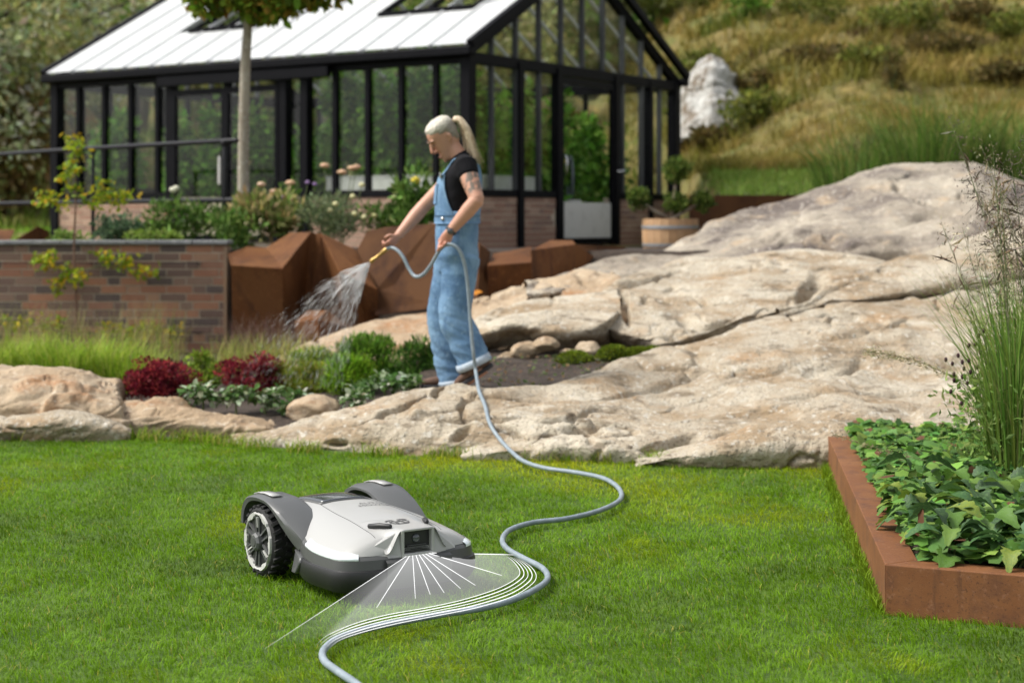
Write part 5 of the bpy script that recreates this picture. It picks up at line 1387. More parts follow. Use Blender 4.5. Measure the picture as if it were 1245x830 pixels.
# near (left) arm: shoulder, elbow back and out, forearm to the belly
SH, EL, WR = W(567, 206, -.165), W(580, 243, -.27), W(546, 283, -.235)
pieces.append(tube([SH, SH.lerp(EL, .35), SH.lerp(EL, .75), EL], [.060, .056, .048, .044], 16))
pieces.append(tube([EL, EL.lerp(WR, .3), EL.lerp(WR, .7), WR], [.045, .046, .036, .028], 16))
def hand(wr, palm_dir, grip, side, mirror=1):
    """palm from the wrist, four fingers curled round the hose axis 'grip', thumb leaving the palm's side"""
    pd, gv = Vector(palm_dir).normalized(), Vector(grip).normalized()
    nv = pd.cross(gv).normalized() * mirror
    out = []
    pc = wr + pd * .055
    out.append(tube([wr, wr + pd * .03, pc + pd * .02], [(.024, .030), (.018, .036), (.016, .040)], 12, ref=tuple(nv)))
    for k, (off, ln) in enumerate(((-.030, .85), (-.010, 1.0), (.011, .96), (.030, .78))):
        a = pc + gv * off + pd * .018
        b = a + (pd * .9 + nv * .35) * (.030 * ln)
        c = b + (pd * -.05 + nv * 1.0) * (.026 * ln)
        d = c + (pd * -.9 + nv * .3) * (.020 * ln)
        out.append(tube([a, b, c, d], [.0092, .0088, .0084, .0072], 8))
    a = wr + pd * .022 - gv * .028
    b = a - gv * .022 + pd * .014 + nv * .014; c = b + pd * .026 + nv * .020 + gv * .008
    out.append(tube([a, b, c], [.012, .0105, .0085], 8))
    return out
HN = W(540, 294, -.225)
pieces += hand(WR, (W(537, 300, -.225) - WR), (.75, -.1, .65), 1, 1)
SH2, EL2, WR2 = W(560, 207, .165), W(514, 252, .17), W(484, 287, .10)
pieces.append(tube([SH2, SH2.lerp(EL2, .35), SH2.lerp(EL2, .75), EL2], [.058, .054, .046, .042], 16))
pieces.append(tube([EL2, EL2.lerp(WR2, .3), EL2.lerp(WR2, .7), WR2], [.043, .044, .035, .028], 16))
pieces += hand(WR2, (W(471, 301, .06) - WR2), (.35, .75, -.55), 1, -1)
# legs under the cloth, feet in the shoes
HIPN, KNN, ANN = W(561, 322, -.085), W(553, 384, -.10), W(579, 444, -.10)
HIPF, KNF, ANF = W(551, 322, .085), W(538, 384, .08), W(552, 462, .08)
for a, b, c in ((HIPN, KNN, ANN), (HIPF, KNF, ANF)):
    pieces.append(tube([a, b, c], [.085, .06, .042], 14))
TOEN, HEELN = W(568, 466, -.10), W(597, 447, -.10)
TOEF, HEELF = W(533, 472, .08), W(560, 472, .08)
for a, hl_, an_ in ((TOEN, HEELN, ANN), (TOEF, HEELF, ANF)):
    pieces.append(tube([an_, hl_.lerp(a, .3) + Vector((0, 0, .02)), a + Vector((0, 0, .01))], [.04, .036, .026], 12))
def skin_cols(co):
    base = np.array([.47, .245, .165])
    c = np.tile(base, (len(co), 1))
    c *= (1 + .10 * fbm(co * 9, 3))[:, None]
    a, b = np.array(SH), np.array(EL)
    t_ = ((co - a) @ (b - a)) / ((b - a) @ (b - a))
    dist = np.linalg.norm(co - (a + np.clip(t_, 0, 1)[:, None] * (b - a)), axis=1)
    on = (dist < .09) * sstep(.0, .1, t_) * (1 - sstep(.78, .9, t_)) * (co[:, 1] < 9.93)
    pat = sstep(-.05, .35, np.sin(co[:, 0] * 70 + 4 * fbm(co * 11, 2)) * np.sin(co[:, 2] * 64 + 4 * fbm(co * 11 + 7, 2)) + .35 * fbm(co * 40, 2) + .12)
    c = c * (1 - .80 * (on * pat)[:, None]) + np.array([.055, .075, .065]) * (.80 * on * pat)[:, None]
    # redder hands and face
    for q, r_ in ((HN, .09), (W(472, 300, .06), .09), (hd((.09, 0, -.03)), .05)):
        k = 1 - sstep(r_ * .4, r_, np.linalg.norm(co - np.array(q), axis=1))
        c = c * (1 - k[:, None] * np.array([.0, .16, .18]))
    return np.clip(c, .01, 1)
remesh('body', pieces, .0052, M_SKIN, per, 3, cols=skin_cols)
# face details
M_EYE = mat('eye', (.03, .02, .016), .25); M_LIP = mat('lips', (.45, .20, .16), .5); M_BROW = mat('eyebrow', (.20, .14, .10), .8)
for sy in (-1, 1):
    v, f = tube([hd((.083, sy * .040, .010)), hd((.088, sy * .032, .008)), hd((.0885, sy * .022, .010))], [.002, .0040, .002], 8); obj('eye', v, f, M_EYE, per, sm=True)
    v, f = tube([hd((.080, sy * .056, .034)), hd((.093, sy * .036, .043)), hd((.099, sy * .018, .036))], [.002, .004, .003], 6); obj('eyebrow', v, f, M_BROW, per, sm=True)
v, f = tube([hd((.083, -.024, -.074)), hd((.0955, -.008, -.073)), hd((.0955, .008, -.073)), hd((.083, .024, -.074))], [.0015, .0030, .0030, .0015], 8); obj('mouth', v, f, M_LIP, per, sm=True)
# hair: swept-back cap, grey sides, ponytail
def hair_noise(a): return lambda co: a * (noise3(co * np.array([60, 60, 14])) + .6 * noise3(co * np.array([130, 130, 30])))
hp_ = []
for q in hv:
    x_, y_, z_ = q
    line = float(np.interp(x_, [-.10, -.06, -.03, -.005, .02, .05, .09], [-.055, -.045, -.004, .040, .046, .066, .080]))     # hairline height
    k_ = float(sstep(-.010, .012, z_ - line))
    g_ = .90 + .19 * k_
    hp_.append(hd((x_ * g_, y_ * g_, .012 + (z_ - .012) * (g_ + .03 * k_))))
def hair_cols(co):
    inv = np.array(HROT.transposed()); l = (co - np.array(HEADC)) @ inv.T
    streak = noise3(l * np.array([26, 130, 130])) * .35
    u_ = sstep(.052, .082, l[:, 2] - .25 * np.maximum(-l[:, 0] - .03, 0) + streak * .03)[:, None]
    c_ = np.array([.24, .205, .165]) * (1 - u_) + np.array([.54, .50, .42]) * u_
    return np.clip(c_ * (1 + streak[:, None]), .03, .9)
M_HAIRV = mat('silver hair', attr=True, rough=.5, bump=[(120, .5, .004)])
remesh('hair', [(hp_, hf)], .0055, M_HAIRV, per, 2, hair_noise(.0025), hair_cols)
pony = [tube(catmull([W(549, 148, .0), W(556, 145, .0), W(564, 152, -.01), W(569, 166, -.01), W(572, 180, -.01), W(577, 192, -.01)], 16), np.interp(np.linspace(0, 1, 16), [0, .15, .45, .8, 1], [.015, .021, .021, .013, .004]), 14)]
remesh('ponytail', pony, .006, M_PONY, per, 2, hair_noise(.005))
mb = MB()
for k in range(46):
    j_ = rng.normal(0, 1, 3)
    q = [W(549 + rng.normal(0, 1), 147 + rng.normal(0, 1.5), .012 * j_[0]), W(560 + 2.2 * j_[1], 146 + 2 * j_[2], .022 * j_[0]), W(569 + 3 * j_[1], 164 + 3 * j_[2], .03 * j_[0]), W(573 + 4 * j_[1], 182 + 2 * j_[2], .03 * j_[0]), W(579 + 5 * j_[1], 198 + 6 * j_[2], .03 * j_[0])]
    mb.tube(catmull(q, 9), np.linspace(.0026, .001, 9), 5)
for k in range(26):
    a_ = rng.uniform(-1, 1)
    q = [hd((.075 - .02 * abs(a_), .055 * a_, .088)), hd((.03, .066 * a_, .122 - .03 * a_ * a_)), hd((-.04, .05 * a_, .110 - .03 * a_ * a_)), hd((-.085, .018 * a_, .075))]
    mb.tube(catmull(q, 8), np.linspace(.0022, .0022, 8), 5)
mb.obj('hair_strands', M_PONY, per, sm=True)
v, f = tube([W(551 + 3.0 * math.cos(a) * .7, 147.5 + 5.2 * math.sin(a), -.02 * math.cos(a)) + Vector((0, .024 * math.cos(a), 0)) for a in np.linspace(0, 2 * math.pi, 17)], .008, 8)
obj('hair_tie', v, f, M_SHIRT, per, sm=True)
# t-shirt
shirt = [stack([(c, rx + .012, ry + .012) for c, rx, ry in TORSO[2:9]])]
shirt.append(tube([W(563, 198, -.10), W(566, 202, -.165), SH.lerp(EL, .16)], [.058, .074, .067], 16))
shirt.append(tube([W(561, 198, .10), W(561, 203, .165), SH2.lerp(EL2, .16)], [.058, .072, .065], 16))
shirt.append(tube([W(562, 198), W(559, 190)], [.075, .064], 16))
remesh('t_shirt', shirt, .007, M_SHIRT, per, 4, lambda co: .004 * noise3(co * np.array([9, 9, 16])))
# overalls: seat and legs
ov = [stack([(W(556, 330), .112, .155), (W(556, 310), .130, .182), (W(555, 290), .128, .174), (W(556, 270), .130, .164), (W(557, 257), .136, .164)])]
def leg_rings(a, b, c, ra, rb, rc):
    pts = catmull([a, a.lerp(b, .5), b, b.lerp(c, .5), c], 14); rr = np.interp(np.linspace(0, 1, 14), [0, .25, .5, .75, 1], [ra, ra * .88, rb, (rb + rc) / 2 * 1.02, rc])
    return tube(pts, [(r_ * 1.0, r_ * .92) for r_ in rr], 20, ref=(1, 0, 0), caps=False)
HEMN, HEMF = W(578, 443, -.10), W(552, 464, .08)
ov.append(leg_rings(HIPN + Vector((0, .02, .05)), KNN, HEMN, .116, .098, .098))
ov.append(leg_rings(HIPF + Vector((0, -.02, .05)), KNF, HEMF, .114, .098, .092))
def denim_disp(co):
    q = co * np.array([7, 7, 11.0])
    fold = .006 * noise3(q + 3) + .0035 * (1 - 2 * np.abs(noise3(co * np.array([9, 9, 20]) + np.stack([co[:, 2] * 6, co[:, 2] * 0, co[:, 0] * 6], 1))))
    low = sstep(.75, .45, co[:, 2])
    bunch = .003 * np.sin(co[:, 2] * 75 + 5 * noise3(co * 6)) * sstep(.62, .34, co[:, 2])
    return fold * (.6 + .9 * low) + bunch * .7
remesh('overalls', ov, .008, M_DENIM, per, 5, denim_disp)
# bib: curved front panel over the chest
def torso_at(py):
    ys = [322, 305, 285, 265, 245, 228, 214, 204]
    i = [np.interp(-py, [-y for y in ys], [TORSO[k][j] if j else 0 for k in range(8)]) for j in (1, 2)]
    return np.interp(-py, [-y for y in ys], [TORSO[k][0].x for k in range(8)]), i[0], i[1]
def bib_pt(py, th, off):
    cx, rx, ry = torso_at(py)
    z = W(557, py).z
    return (cx - (rx + off) * math.cos(th), 10.0 + (ry + off) * math.sin(th), z)
def bib(name, y0, y1, t0f, off, thick, m, ny=14, nt=18, t_off=0.0):
    v = []
    for layer in (off, off + thick):
        for i in range(ny):
            py = y0 + (y1 - y0) * i / (ny - 1)
            a0, a1 = t0f(i / (ny - 1))
            for j in range(nt): v.append(bib_pt(py, a0 + (a1 - a0) * j / (nt - 1), layer))
    f = []
    N_ = ny * nt
    for i in range(ny - 1):
        for j in range(nt - 1):
            a = i * nt + j
            f.append((a, a + nt, a + nt + 1, a + 1)); f.append((N_ + a, N_ + a + 1, N_ + a + nt + 1, N_ + a + nt))
    ed_ = [i * nt for i in range(ny)] + [(ny - 1) * nt + j for j in range(1, nt)] + [i * nt + nt - 1 for i in range(ny - 2, -1, -1)] + [j for j in range(nt - 2, 0, -1)]
    for a, b in zip(ed_, ed_[1:] + ed_[:1]): f.append((a, b, N_ + b, N_ + a))
    return obj(name, v, f, m, per, sm=True)
bib('bib', 268, 213, lambda s: ((-1.75 + 1.0 * s ** .6), (1.75 - 1.0 * s ** .6)), .016, .008, M_DENIM)
bib('bib_pocket', 248, 224, lambda s: (-.50, .50), .026, .004, M_DENIM, 8, 10)
bib('waistband', 272, 262, lambda s: (-3.1, 3.1), .022, .006, M_DENIM, 4, 40)
bib('back_panel', 270, 240, lambda s: (math.pi - 1.35 + .85 * s, math.pi + 1.35 - .85 * s), .016, .008, M_DENIM, 10, 16)
for sy in (-1, 1):
    pts = [Vector(bib_pt(215, sy * .62, .026)), W(545, 204, sy * .095), W(552, 194.5, sy * .10), W(563, 190.5, sy * .10), W(574, 196, sy * .10), W(583, 210, sy * .09), W(584, 240, sy * .05)]
    v, f = tube(catmull(pts, 22), [(.006, .019)] * 22, 8, ref=(-.5, 0, .85)); obj('strap', v, f, M_DENIM, per, sm=True)
    p = Vector(bib_pt(214, sy * .62, .036)); mb = MB(); mb.box(p, (.012, .030, .034)); mb.obj('buckle', M_STEEL, per, bevel=.004)
mb = MB(); mb.tube([Vector(bib_pt(266, -.95, .03)), Vector(bib_pt(266, -.95, .034))], .012, 10); mb.obj('button', M_STEEL, per, sm=True)
# cuffs
def cuff(name, c, axis, r_, w_, m):
    ax = Vector(axis).normalized()
    prof = [(r_ - .004, -w_ / 2), (r_ + .008, -w_ / 2), (r_ + .012, 0), (r_ + .008, w_ / 2), (r_ - .004, w_ / 2)]
    n = 28; v, f = [], []
    a = Vector((1, 0, 0)); a = (a - ax * a.dot(ax)).normalized(); b = ax.cross(a)
    for r2_, h in prof:
        for k in range(n):
            an = 2 * math.pi * k / n; wv = 1 + .04 * math.sin(3 * an + r_ * 40)
            v.append(c + ax * h + a * (r2_ * wv * math.cos(an)) + b * (r2_ * .92 * wv * math.sin(an)))
    for i in range(len(prof)):
        for k in range(n):
            i2 = (i + 1) % len(prof); f.append((i * n + k, i * n + (k + 1) % n, i2 * n + (k + 1) % n, i2 * n + k))
    return obj(name, v, f, m, per, sm=True)
cuff('cuff', HEMN + Vector((-.008, 0, .012)), (HEMN - KNN) + Vector((.02, 0, -.02)), .100, .046, M_CUFF)
cuff('cuff', HEMF, (HEMF - KNF), .094, .03, M_CUFF)
# shoes
def shoe(toe, heel, an_):
    up = Vector((0, 0, 1)); d = (toe - heel).normalized(); s = d.cross(up).normalized(); u = s.cross(d)
    L_ = .27
    o0 = heel - d * .02
    st = [(0, .026, .06), (.03, .034, .085), (.08, .036, .085), (.13, .036, .070), (.18, .043, .055), (.23, .040, .044), (.262, .026, .034)]
    v, f = [], []; n = 14
    for x_, w_, h_ in st:
        for k in range(n):
            a = 2 * math.pi * k / n
            hh = (h_ * .5) + (h_ * .5) * math.sin(a)
            v.append(o0 + d * x_ + s * (w_ * math.copysign(abs(math.cos(a)) ** .7, math.cos(a))) + u * (hh + .018))
    for i in range(len(st) - 1):
        for k in range(n): f.append((i * n + k, i * n + (k + 1) % n, (i + 1) * n + (k + 1) % n, (i + 1) * n + k))
    f.append(tuple(range(n))[::-1]); f.append(tuple(range((len(st) - 1) * n, len(st) * n)))
    so = obj('shoe', v, f, M_SHOE, per, sm=True)
    so.modifiers.new('sub', 'SUBSURF').render_levels = 1
    poly = [o0 + d * x_ + s * (w_ + .004) for x_, w_, h_ in st] + [o0 + d * x_ - s * (w_ + .004) for x_, w_, h_ in reversed(st)]
    mb = MB(); mb.prism(poly, tuple(u * .024)); mb.obj('sole', M_SOLE, so, bevel=.006)
shoe(TOEN, HEELN, ANN); shoe(TOEF + Vector((0, 0, .0)), HEELF, ANF)
# wrist watch
ax = (WR - EL).normalized(); wc = EL.lerp(WR, .93)
v, f = [], []
a = Vector((0, -1, 0)); a = (a - ax * a.dot(ax)).normalized(); b = ax.cross(a)
for r_, h in ((.030, -.010), (.036, -.009), (.036, .009), (.030, .010)):
    for k in range(20):
        an = 2 * math.pi * k / 20; v.append(wc + ax * h + a * (r_ * math.cos(an)) + b * (r_ * math.sin(an)))
for i in range(4):
    for k in range(20): f.append((i * 20 + k, i * 20 + (k + 1) % 20, ((i + 1) % 4) * 20 + (k + 1) % 20, ((i + 1) % 4) * 20 + k))
wt = obj('watch', v, f, M_DK, per, sm=True)
mb = MB(); mb.tube([wc + a * .033, wc + a * .043], .019, 14); mb.obj('dial', mat('watch dial', (.10, .10, .11), .2, .5), wt)

# ================================================================== HOSE, NOZZLE, SPRAY
M_HOSE = mat('grey blue hose', (.20, .245, .28), .45, var=[(20, (.27, .32, .36), .45, .68), (80, (.15, .185, .215), .55, .75)])
hp = [G(452, 846, .027), G(432, 830, .027), G(410, 815, .027), G(394, 802, .027), G(394, 789, .027), G(412, 775, .027), G(446, 764, .027), G(490, 755, .027), G(540, 746, .027), G(590, 738, .027), G(628, 727, .027), G(656, 713, .027), G(666, 702, .027), G(659, 690, .027), G(636, 678, .027), G(617, 667, .027), G(611, 656, .027), G(620, 644, .027), G(648, 635, .027), G(690, 630, .027), G(730, 620, .027), G(754, 607, .027), G(752, 593, .027), G(733, 581, .027), G(700, 574, .027), G(664, 569, .027), G(638, 561, .035), G(622, 549, .05)]
hp += [P(607, 533, 8.86), P(597, 514, 8.98), P(589, 495, 9.25), P(583, 478, 9.6), P(579, 455, 9.74), P(575, 425, 9.74), P(572, 390, 9.75), P(569, 350, 9.75), P(565, 322, 9.75), P(559, 305, 9.74), P(551, 298, 9.745), P(542, 298, 9.755), P(534, 305, 9.78), P(524, 322, 9.84), P(514, 334, 9.9), P(505, 336, 9.95), P(498, 328, 9.98), P(491, 314, 10.0), P(484, 305, 10.02), P(476, 301, 10.05), P(469, 303, 10.06)]
hose = thing('garden_hose', 'grey-blue garden hose snaking from hand across rock and lawn', 'hose', hp[8])
slab = next(o for o in bpy.data.objects if o.name == 'front_slab')
bv = BVHTree.FromPolygons([v_.co[:] for v_ in slab.data.vertices], [p_.vertices[:] for p_ in slab.data.polygons])
def on_rock(px, py, lift=.012):
    o_ = Vector((0, 0, HC)); d_ = (Vector(P(px, py, 10.0)) - o_).normalized()
    h_ = bv.ray_cast(o_, d_)
    return np.array(h_[0] + h_[1] * (lift if h_[1].dot(d_) < 0 else -lift) - d_ * .004) if h_[0] is not None else None
for i_, (a_, b_) in {28: (607, 533), 29: (597, 514), 30: (589, 495), 31: (583, 478)}.items():
    q_ = on_rock(a_, b_)
    if q_ is not None: hp[i_] = q_
hpp = catmull(hp, 700)
mb = MB(); mb.add(*tube(hpp, .0108, 12)); mb.obj('tube', M_HOSE, hose, sm=True)
M_BRASS = mat('brass nozzle', (.42, .27, .09), .35, .8)
nz0, nz1 = Vector(P(470, 303, 10.06)), Vector(P(451, 318, 10.08))
mb = MB(); dd = (nz1 - nz0)
mb.tube([nz0 + dd * t_ for t_ in (0, .25, .3, .75, .8, 1)], [.014, .014, .011, .009, .013, .014], 12); mb.obj('nozzle', M_BRASS, hose, sm=True)
M_WATER = clearmat('water spray', (1, 1, 1), 1, 'milk', alpha=.09)
sp = []
apex = P(451, 318, 10.08)
n = 3000
# the fan of streaks leaves the nozzle in a hollow cone and falls to the left
th = rng.uniform(0, 2 * np.pi, n); rim = rng.uniform(0, 1, n) ** .35
ax0 = np.array(P(415, 352, 10.1)) - apex; ax0 /= np.linalg.norm(ax0)
e1 = np.cross(ax0, (0, 1, 0)); e1 /= np.linalg.norm(e1); e2 = np.cross(ax0, e1)
vel = ax0 * 1.0 + (e1[None] * np.cos(th)[:, None] * .56 + e2[None] * np.sin(th)[:, None] * .5) * rim[:, None]
vel *= rng.uniform(2.0, 2.9, (n, 1))
tt = rng.uniform(0, 1, n) ** 1.1 * .40
pos = apex + vel * tt[:, None] + np.array([0, 0, -4.9]) * (tt ** 2)[:, None]
vv = vel + np.array([0, 0, -9.8]) * tt[:, None]
ln = np.clip(.075 - .12 * tt, .016, .08) * rng.uniform(.6, 1.5, n)
ok = pos[:, 2] > .25
pos, vv, ln = pos[ok], vv[ok], ln[ok]
v, f, c = leaves(pos, vv, ln, np.where(rng.uniform(0, 1, len(ln)) < .12, .0028, .0011) / ln, np.ones((len(pos), 3)), RH)
ws = obj('water_spray', v, f, M_WATER, None, c); tag(ws, 'fan of fine water droplets falling from the hose nozzle', 'water', kind='stuff')

# ================================================================== ROBOT MOWER
MO = np.array((-.655, 5.92, 0.0)); MA = math.atan2(-.82, .57)
mow = thing('robot_mower', 'light and dark grey robotic lawn mower with large rear wheels on the lawn', 'lawn mower', MO, MA)
M_SHELL = mat('light grey shell', (.36, .36, .35), .32, coat=.25, bump=[(400, .04, .001)])
M_GREY = mat('dark grey shell', (.065, .067, .067), .40, bump=[(500, .06, .001)])
M_MID = mat('mid grey cover', (.085, .088, .089), .36, bump=[(500, .05, .001)])
M_BLK = mat('black plastic', (.014, .014, .015), .45)
M_GLOSS = mat('smoked panel', (.055, .062, .07), .10, coat=.6)
M_LITE = mat('white light strip', (.80, .86, .90), .18, coat=.5)
M_RUB = mat('black rubber', (.012, .012, .012), .8)
M_SILV = mat('silver rim', (.46, .46, .44), .35)
M_PRINT = mat('grey print', (.10, .10, .10), .6)
xs_k = [-.185, -.17, -.13, -.06, 0, .08, .16, .22, .28, .34, .40, .46]
wk = [.085, .115, .15, .165, .168, .172, .190, .222, .246, .257, .260, .256]
zek = [.195, .203, .216, .226, .228, .224, .208, .188, .172, .162, .157, .155]
zck = [.205, .218, .238, .256, .262, .261, .257, .253, .249, .245, .240, .233]
XN = .592
def sh_w(x):
    if x <= .46: return float(np.interp(x, xs_k, wk))
    s = (x - .46) / (XN - .46); return .256 * max(1 - s ** 3.4, 0.0) ** (1 / 2.9)
def sh_ze(x): return float(np.interp(x, xs_k + [XN], zek + [.156]))
def sh_zc(x): return float(np.interp(x, xs_k + [.52, .56, XN], zck + [.224, .212, .170]))
# smooth the tables a little
def sm_(f):
    return lambda x: sum(f(min(max(x + o_, -.185), XN)) * k_ for o_, k_ in ((-.03, .2), (-.015, .2), (0, .2), (.015, .2), (.03, .2))) if x < .5 else f(x)
shw, she, shc = sm_(sh_w), sm_(sh_ze), sm_(sh_zc)
def top_z(x, y):
    w_ = max(shw(x), 1e-4); s = min(abs(y) / w_, 1)
    zc, ze = shc(x), she(x)
    return zc - (zc - ze) * (.25 * s ** 2 + .75 * s ** 3.4)
stx = list(np.linspace(-.185, .46, 44)) + [.46 + (XN - .46) * (1 - (1 - k / 16) ** 2) for k in range(1, 17)]
v, f = [], []; nyy = 33
for x_ in stx:
    w_ = shw(x_)
    for j in range(nyy):
        s = -1 + 2 * j / (nyy - 1); s = math.copysign(abs(s) ** .8, s); v.append((x_, s * w_, top_z(x_, s * w_)))
for i in range(len(stx) - 1):
    for j in range(nyy - 1): a = i * nyy + j; f.append((a, a + nyy, a + nyy + 1, a + 1))
shell = obj('top_shell', v, f, M_SHELL, mow, sm=True, local=True)
# perimeter loop for the lower body
per_r = [(x_, -shw(x_)) for x_ in stx] + [(x_, shw(x_)) for x_ in reversed(stx[:-1])]
def loop(off, zf):
    pts = np.array(per_r); n_ = len(pts)
    tg = np.roll(pts, -1, 0) - np.roll(pts, 1, 0); tg /= np.linalg.norm(tg, axis=1)[:, None] + 1e-9
    nr = np.stack([tg[:, 1], -tg[:, 0]], 1)
    q = pts + nr * off
    return [(a[0], a[1], zf(p[0]) if callable(zf) else zf) for a, p in zip(q, pts)]
def loops(name, ls, m, closed_bottom=True, sel=None, bevel=0):
    n_ = len(ls[0]); v, f = [], []
    for l in ls: v += l
    for i in range(len(ls) - 1):
        for k in range(n_):
            k2 = (k + 1) % n_
            if sel and not (sel(k) and sel(k2)): continue
            f.append((i * n_ + k, (i + 1) * n_ + k, (i + 1) * n_ + k2, i * n_ + k2))
    if closed_bottom: f.append(tuple(range((len(ls) - 1) * n_, len(ls) * n_)))
    us = sorted({i for q in f for i in q}); ix = {a: b for b, a in enumerate(us)}
    v = [v[i] for i in us]; f = [tuple(ix[i] for i in q) for q in f]
    return obj(name, v, f, m, mow, sm=True, local=True)
low = lambda a, b: (lambda x: a + (b - a) * float(sstep(.05, .26, x)))
body = loops('lower_body', [loop(-.004, lambda x: she(x) + .001), loop(.004, lambda x: she(x) - .004), loop(.011, lambda x: she(x) - .012), loop(.014, lambda x: she(x) - .03), loop(.016, lambda x: max(.108, she(x) - .045)), loop(.006, .098), loop(.002, .06), loop(-.03, .034)], M_GREY)
body.data.set_sharp_from_angle(angle=R(28))
npr = len(per_r)
xof = [p[0] for p in per_r]; yof = [p[1] for p in per_r]
fsel = lambda k: xof[k] > .24
bump_ = loops('bumper', [loop(.010, .116), loop(.022, .110), loop(.026, .098), loop(.024, .062), loop(.010, .040), loop(-.02, .034)], M_BLK, False, fsel)
bump_.data.set_sharp_from_angle(angle=R(30))
# grey centre piece of the bumper and corner scoops
cs = lambda k: xof[k] > .50 and abs(yof[k]) < .125
o_ = loops('bumper_nose', [loop(.018, .142), loop(.030, .134), loop(.033, .104), loop(.029, .066), loop(.016, .044)], M_GREY, False, cs)
o_.data.set_sharp_from_angle(angle=R(30))
for sy in (-1, 1):
    mb = MB()
    top = [(.155, .215, .118), (.20, .252, .126), (.30, .279, .120), (.31, .283, .100), (.27, .284, .058), (.20, .262, .05), (.15, .225, .062)]
    vv = [(a, sy * b, c_) for a, b, c_ in top] + [(a, sy * (b - .055), c_) for a, b, c_ in top]
    n_ = len(top)
    ff = [tuple(range(n_)), tuple(range(n_, 2 * n_))[::-1]] + [(i, n_ + i, n_ + (i + 1) % n_, (i + 1) % n_) for i in range(n_)]
    if sy > 0: ff = [q[::-1] for q in ff]
    mb.add(vv, ff); mb.obj('side_scoop', M_MID, mow, bevel=.010, local=True, seg=3)
# light strips
for sy in (-1, 1):
    sel = lambda k: (.30 < xof[k] < .572) and (yof[k] * sy > .075)
    loops('light_strip', [loop(-.009, lambda x: top_z(x, shw(x) * .955) + .003), loop(-.003, lambda x: she(x) + .006), loop(.009, lambda x: she(x) - .002), loop(.011, lambda x: she(x) - .011), loop(.006, lambda x: she(x) - .013)], M_LITE, False, sel)
# wheel-arch covers
def arch(sy):
    outer = [(-.160, .170), (-.160, .205), (-.150, .238), (-.125, .264), (-.08, .277), (-.02, .280), (.05, .274), (.12, .252), (.19, .222), (.24, .196), (.27, .178), (.285, .164), (.292, .148)]
    inner = [(-.146, .165), (-.144, .195), (-.132, .222), (-.108, .244), (-.07, .257), (-.01, .261), (.05, .253), (.10, .230), (.14, .200), (.168, .176), (.19, .156), (.212, .140), (.235, .130)]
    o2 = catmull(outer, 40); i2 = catmull(inner, 40)
    v, f = [], []
    for k in range(40):
        u = k / 39
        yo = .276 - .022 * sstep(.55, 1, u) ; yi = .135 + .05 * sstep(.6, 1.0, u)
        ox, oz = o2[k]; ix, iz = i2[k]
        mx, mz = ox + (ix - ox) * .16, oz + (iz - oz) * .16
        v += [(ox, sy * yi, oz - .012), (ox, sy * (yi + .03), oz), (ox, sy * (yo - .030), oz), (mx, sy * (yo - .006), mz), (ox + (ix - ox) * .4, sy * yo, oz + (iz - oz) * .4), (ix, sy * (yo - .004), iz), (ix, sy * yi, iz)]
    for k in range(39):
        for j in range(7):
            j2 = (j + 1) % 7; q = (k * 7 + j, (k + 1) * 7 + j, (k + 1) * 7 + j2, k * 7 + j2); f.append(q if sy > 0 else q[::-1])
    f.append(tuple(range(7)) if sy < 0 else tuple(range(7))[::-1]); e_ = tuple(range(39 * 7, 40 * 7)); f.append(e_ if sy > 0 else e_[::-1])
    o = obj('wheel_arch', v, f, M_MID, mow, sm=True, local=True)
    o.data.set_sharp_from_angle(angle=R(38))
    # light cap on the top rear
    mb = MB(); cp = [(-.115, .2705), (-.08, .2795), (-.03, .2828), (.03, .2800)]
    vv = [(a, sy * .205, b) for a, b in cp] + [(a, sy * .245, b) for a, b in cp]
    ff = [(i, i + 1, i + 5, i + 4) for i in range(3)]; ff = [q[::-1] for q in ff] if sy < 0 else ff
    ob_ = obj('arch_cap', vv, ff, M_SHELL, o, sm=True, local=True)
    sol = ob_.modifiers.new('s', 'SOLIDIFY'); sol.thickness = .004; sol.offset = 1
for sy in (-1, 1): arch(sy)
mb = MB(); mb.box((-.02, 0, .16), (.30, .34, .14)); mb.obj('chassis', M_BLK, mow, bevel=.02, local=True)
# smoked display panel
def patch(name, poly, lift, m, par=mow, th=.004):
    v = [(x_, y_, top_z(x_, y_) + lift) for x_, y_ in poly]
    n_ = len(v); v += [(a, b, c_ - th - lift) for a, b, c_ in v]
    f = [tuple(range(n_))] + [(i, n_ + i, n_ + (i + 1) % n_, (i + 1) % n_) for i in range(n_)]
    # triangulate as a fan round the centroid so that the patch follows the crown
    return obj(name, v, f, m, par, local=True)
def grid_patch(name, x0, x1, w0, w1, lift, m, nx=14, ny=12, y_c=0.0):
    v, f = [], []
    for i in range(nx):
        x_ = x0 + (x1 - x0) * i / (nx - 1); w_ = w0 + (w1 - w0) * i / (nx - 1)
        for j in range(ny):
            y_ = y_c - w_ + 2 * w_ * j / (ny - 1); v.append((x_, y_, top_z(x_, y_) + lift))
    for i in range(nx - 1):
        for j in range(ny - 1): a = i * ny + j; f.append((a, a + ny, a + ny + 1, a + 1))
    o = obj(name, v, f, m, mow, sm=True, local=True)
    s_ = o.modifiers.new('s', 'SOLIDIFY'); s_.thickness = .004; s_.offset = -1
    return o
grid_patch('smoked_panel', -.12, .105, .118, .085, .0035, M_GLOSS)
grid_patch('panel_border', -.15, .12, .130, .10, .0018, M_GREY)
for sy in (-1, 1):                                              # panel joints
    v, f = [], []
    pts = [(.105, .098), (.25, .115), (.36, .12), (.45, .125), (.545, .128)]
    mb = MB(); q = catmull(np.array([(a, sy * b) for a, b in pts]), 20)
    mb.tube([(a, b, top_z(a, b) + .0002) for a, b in q], .0011, 6); mb.obj('panel_joint', M_GREY, mow, local=True)
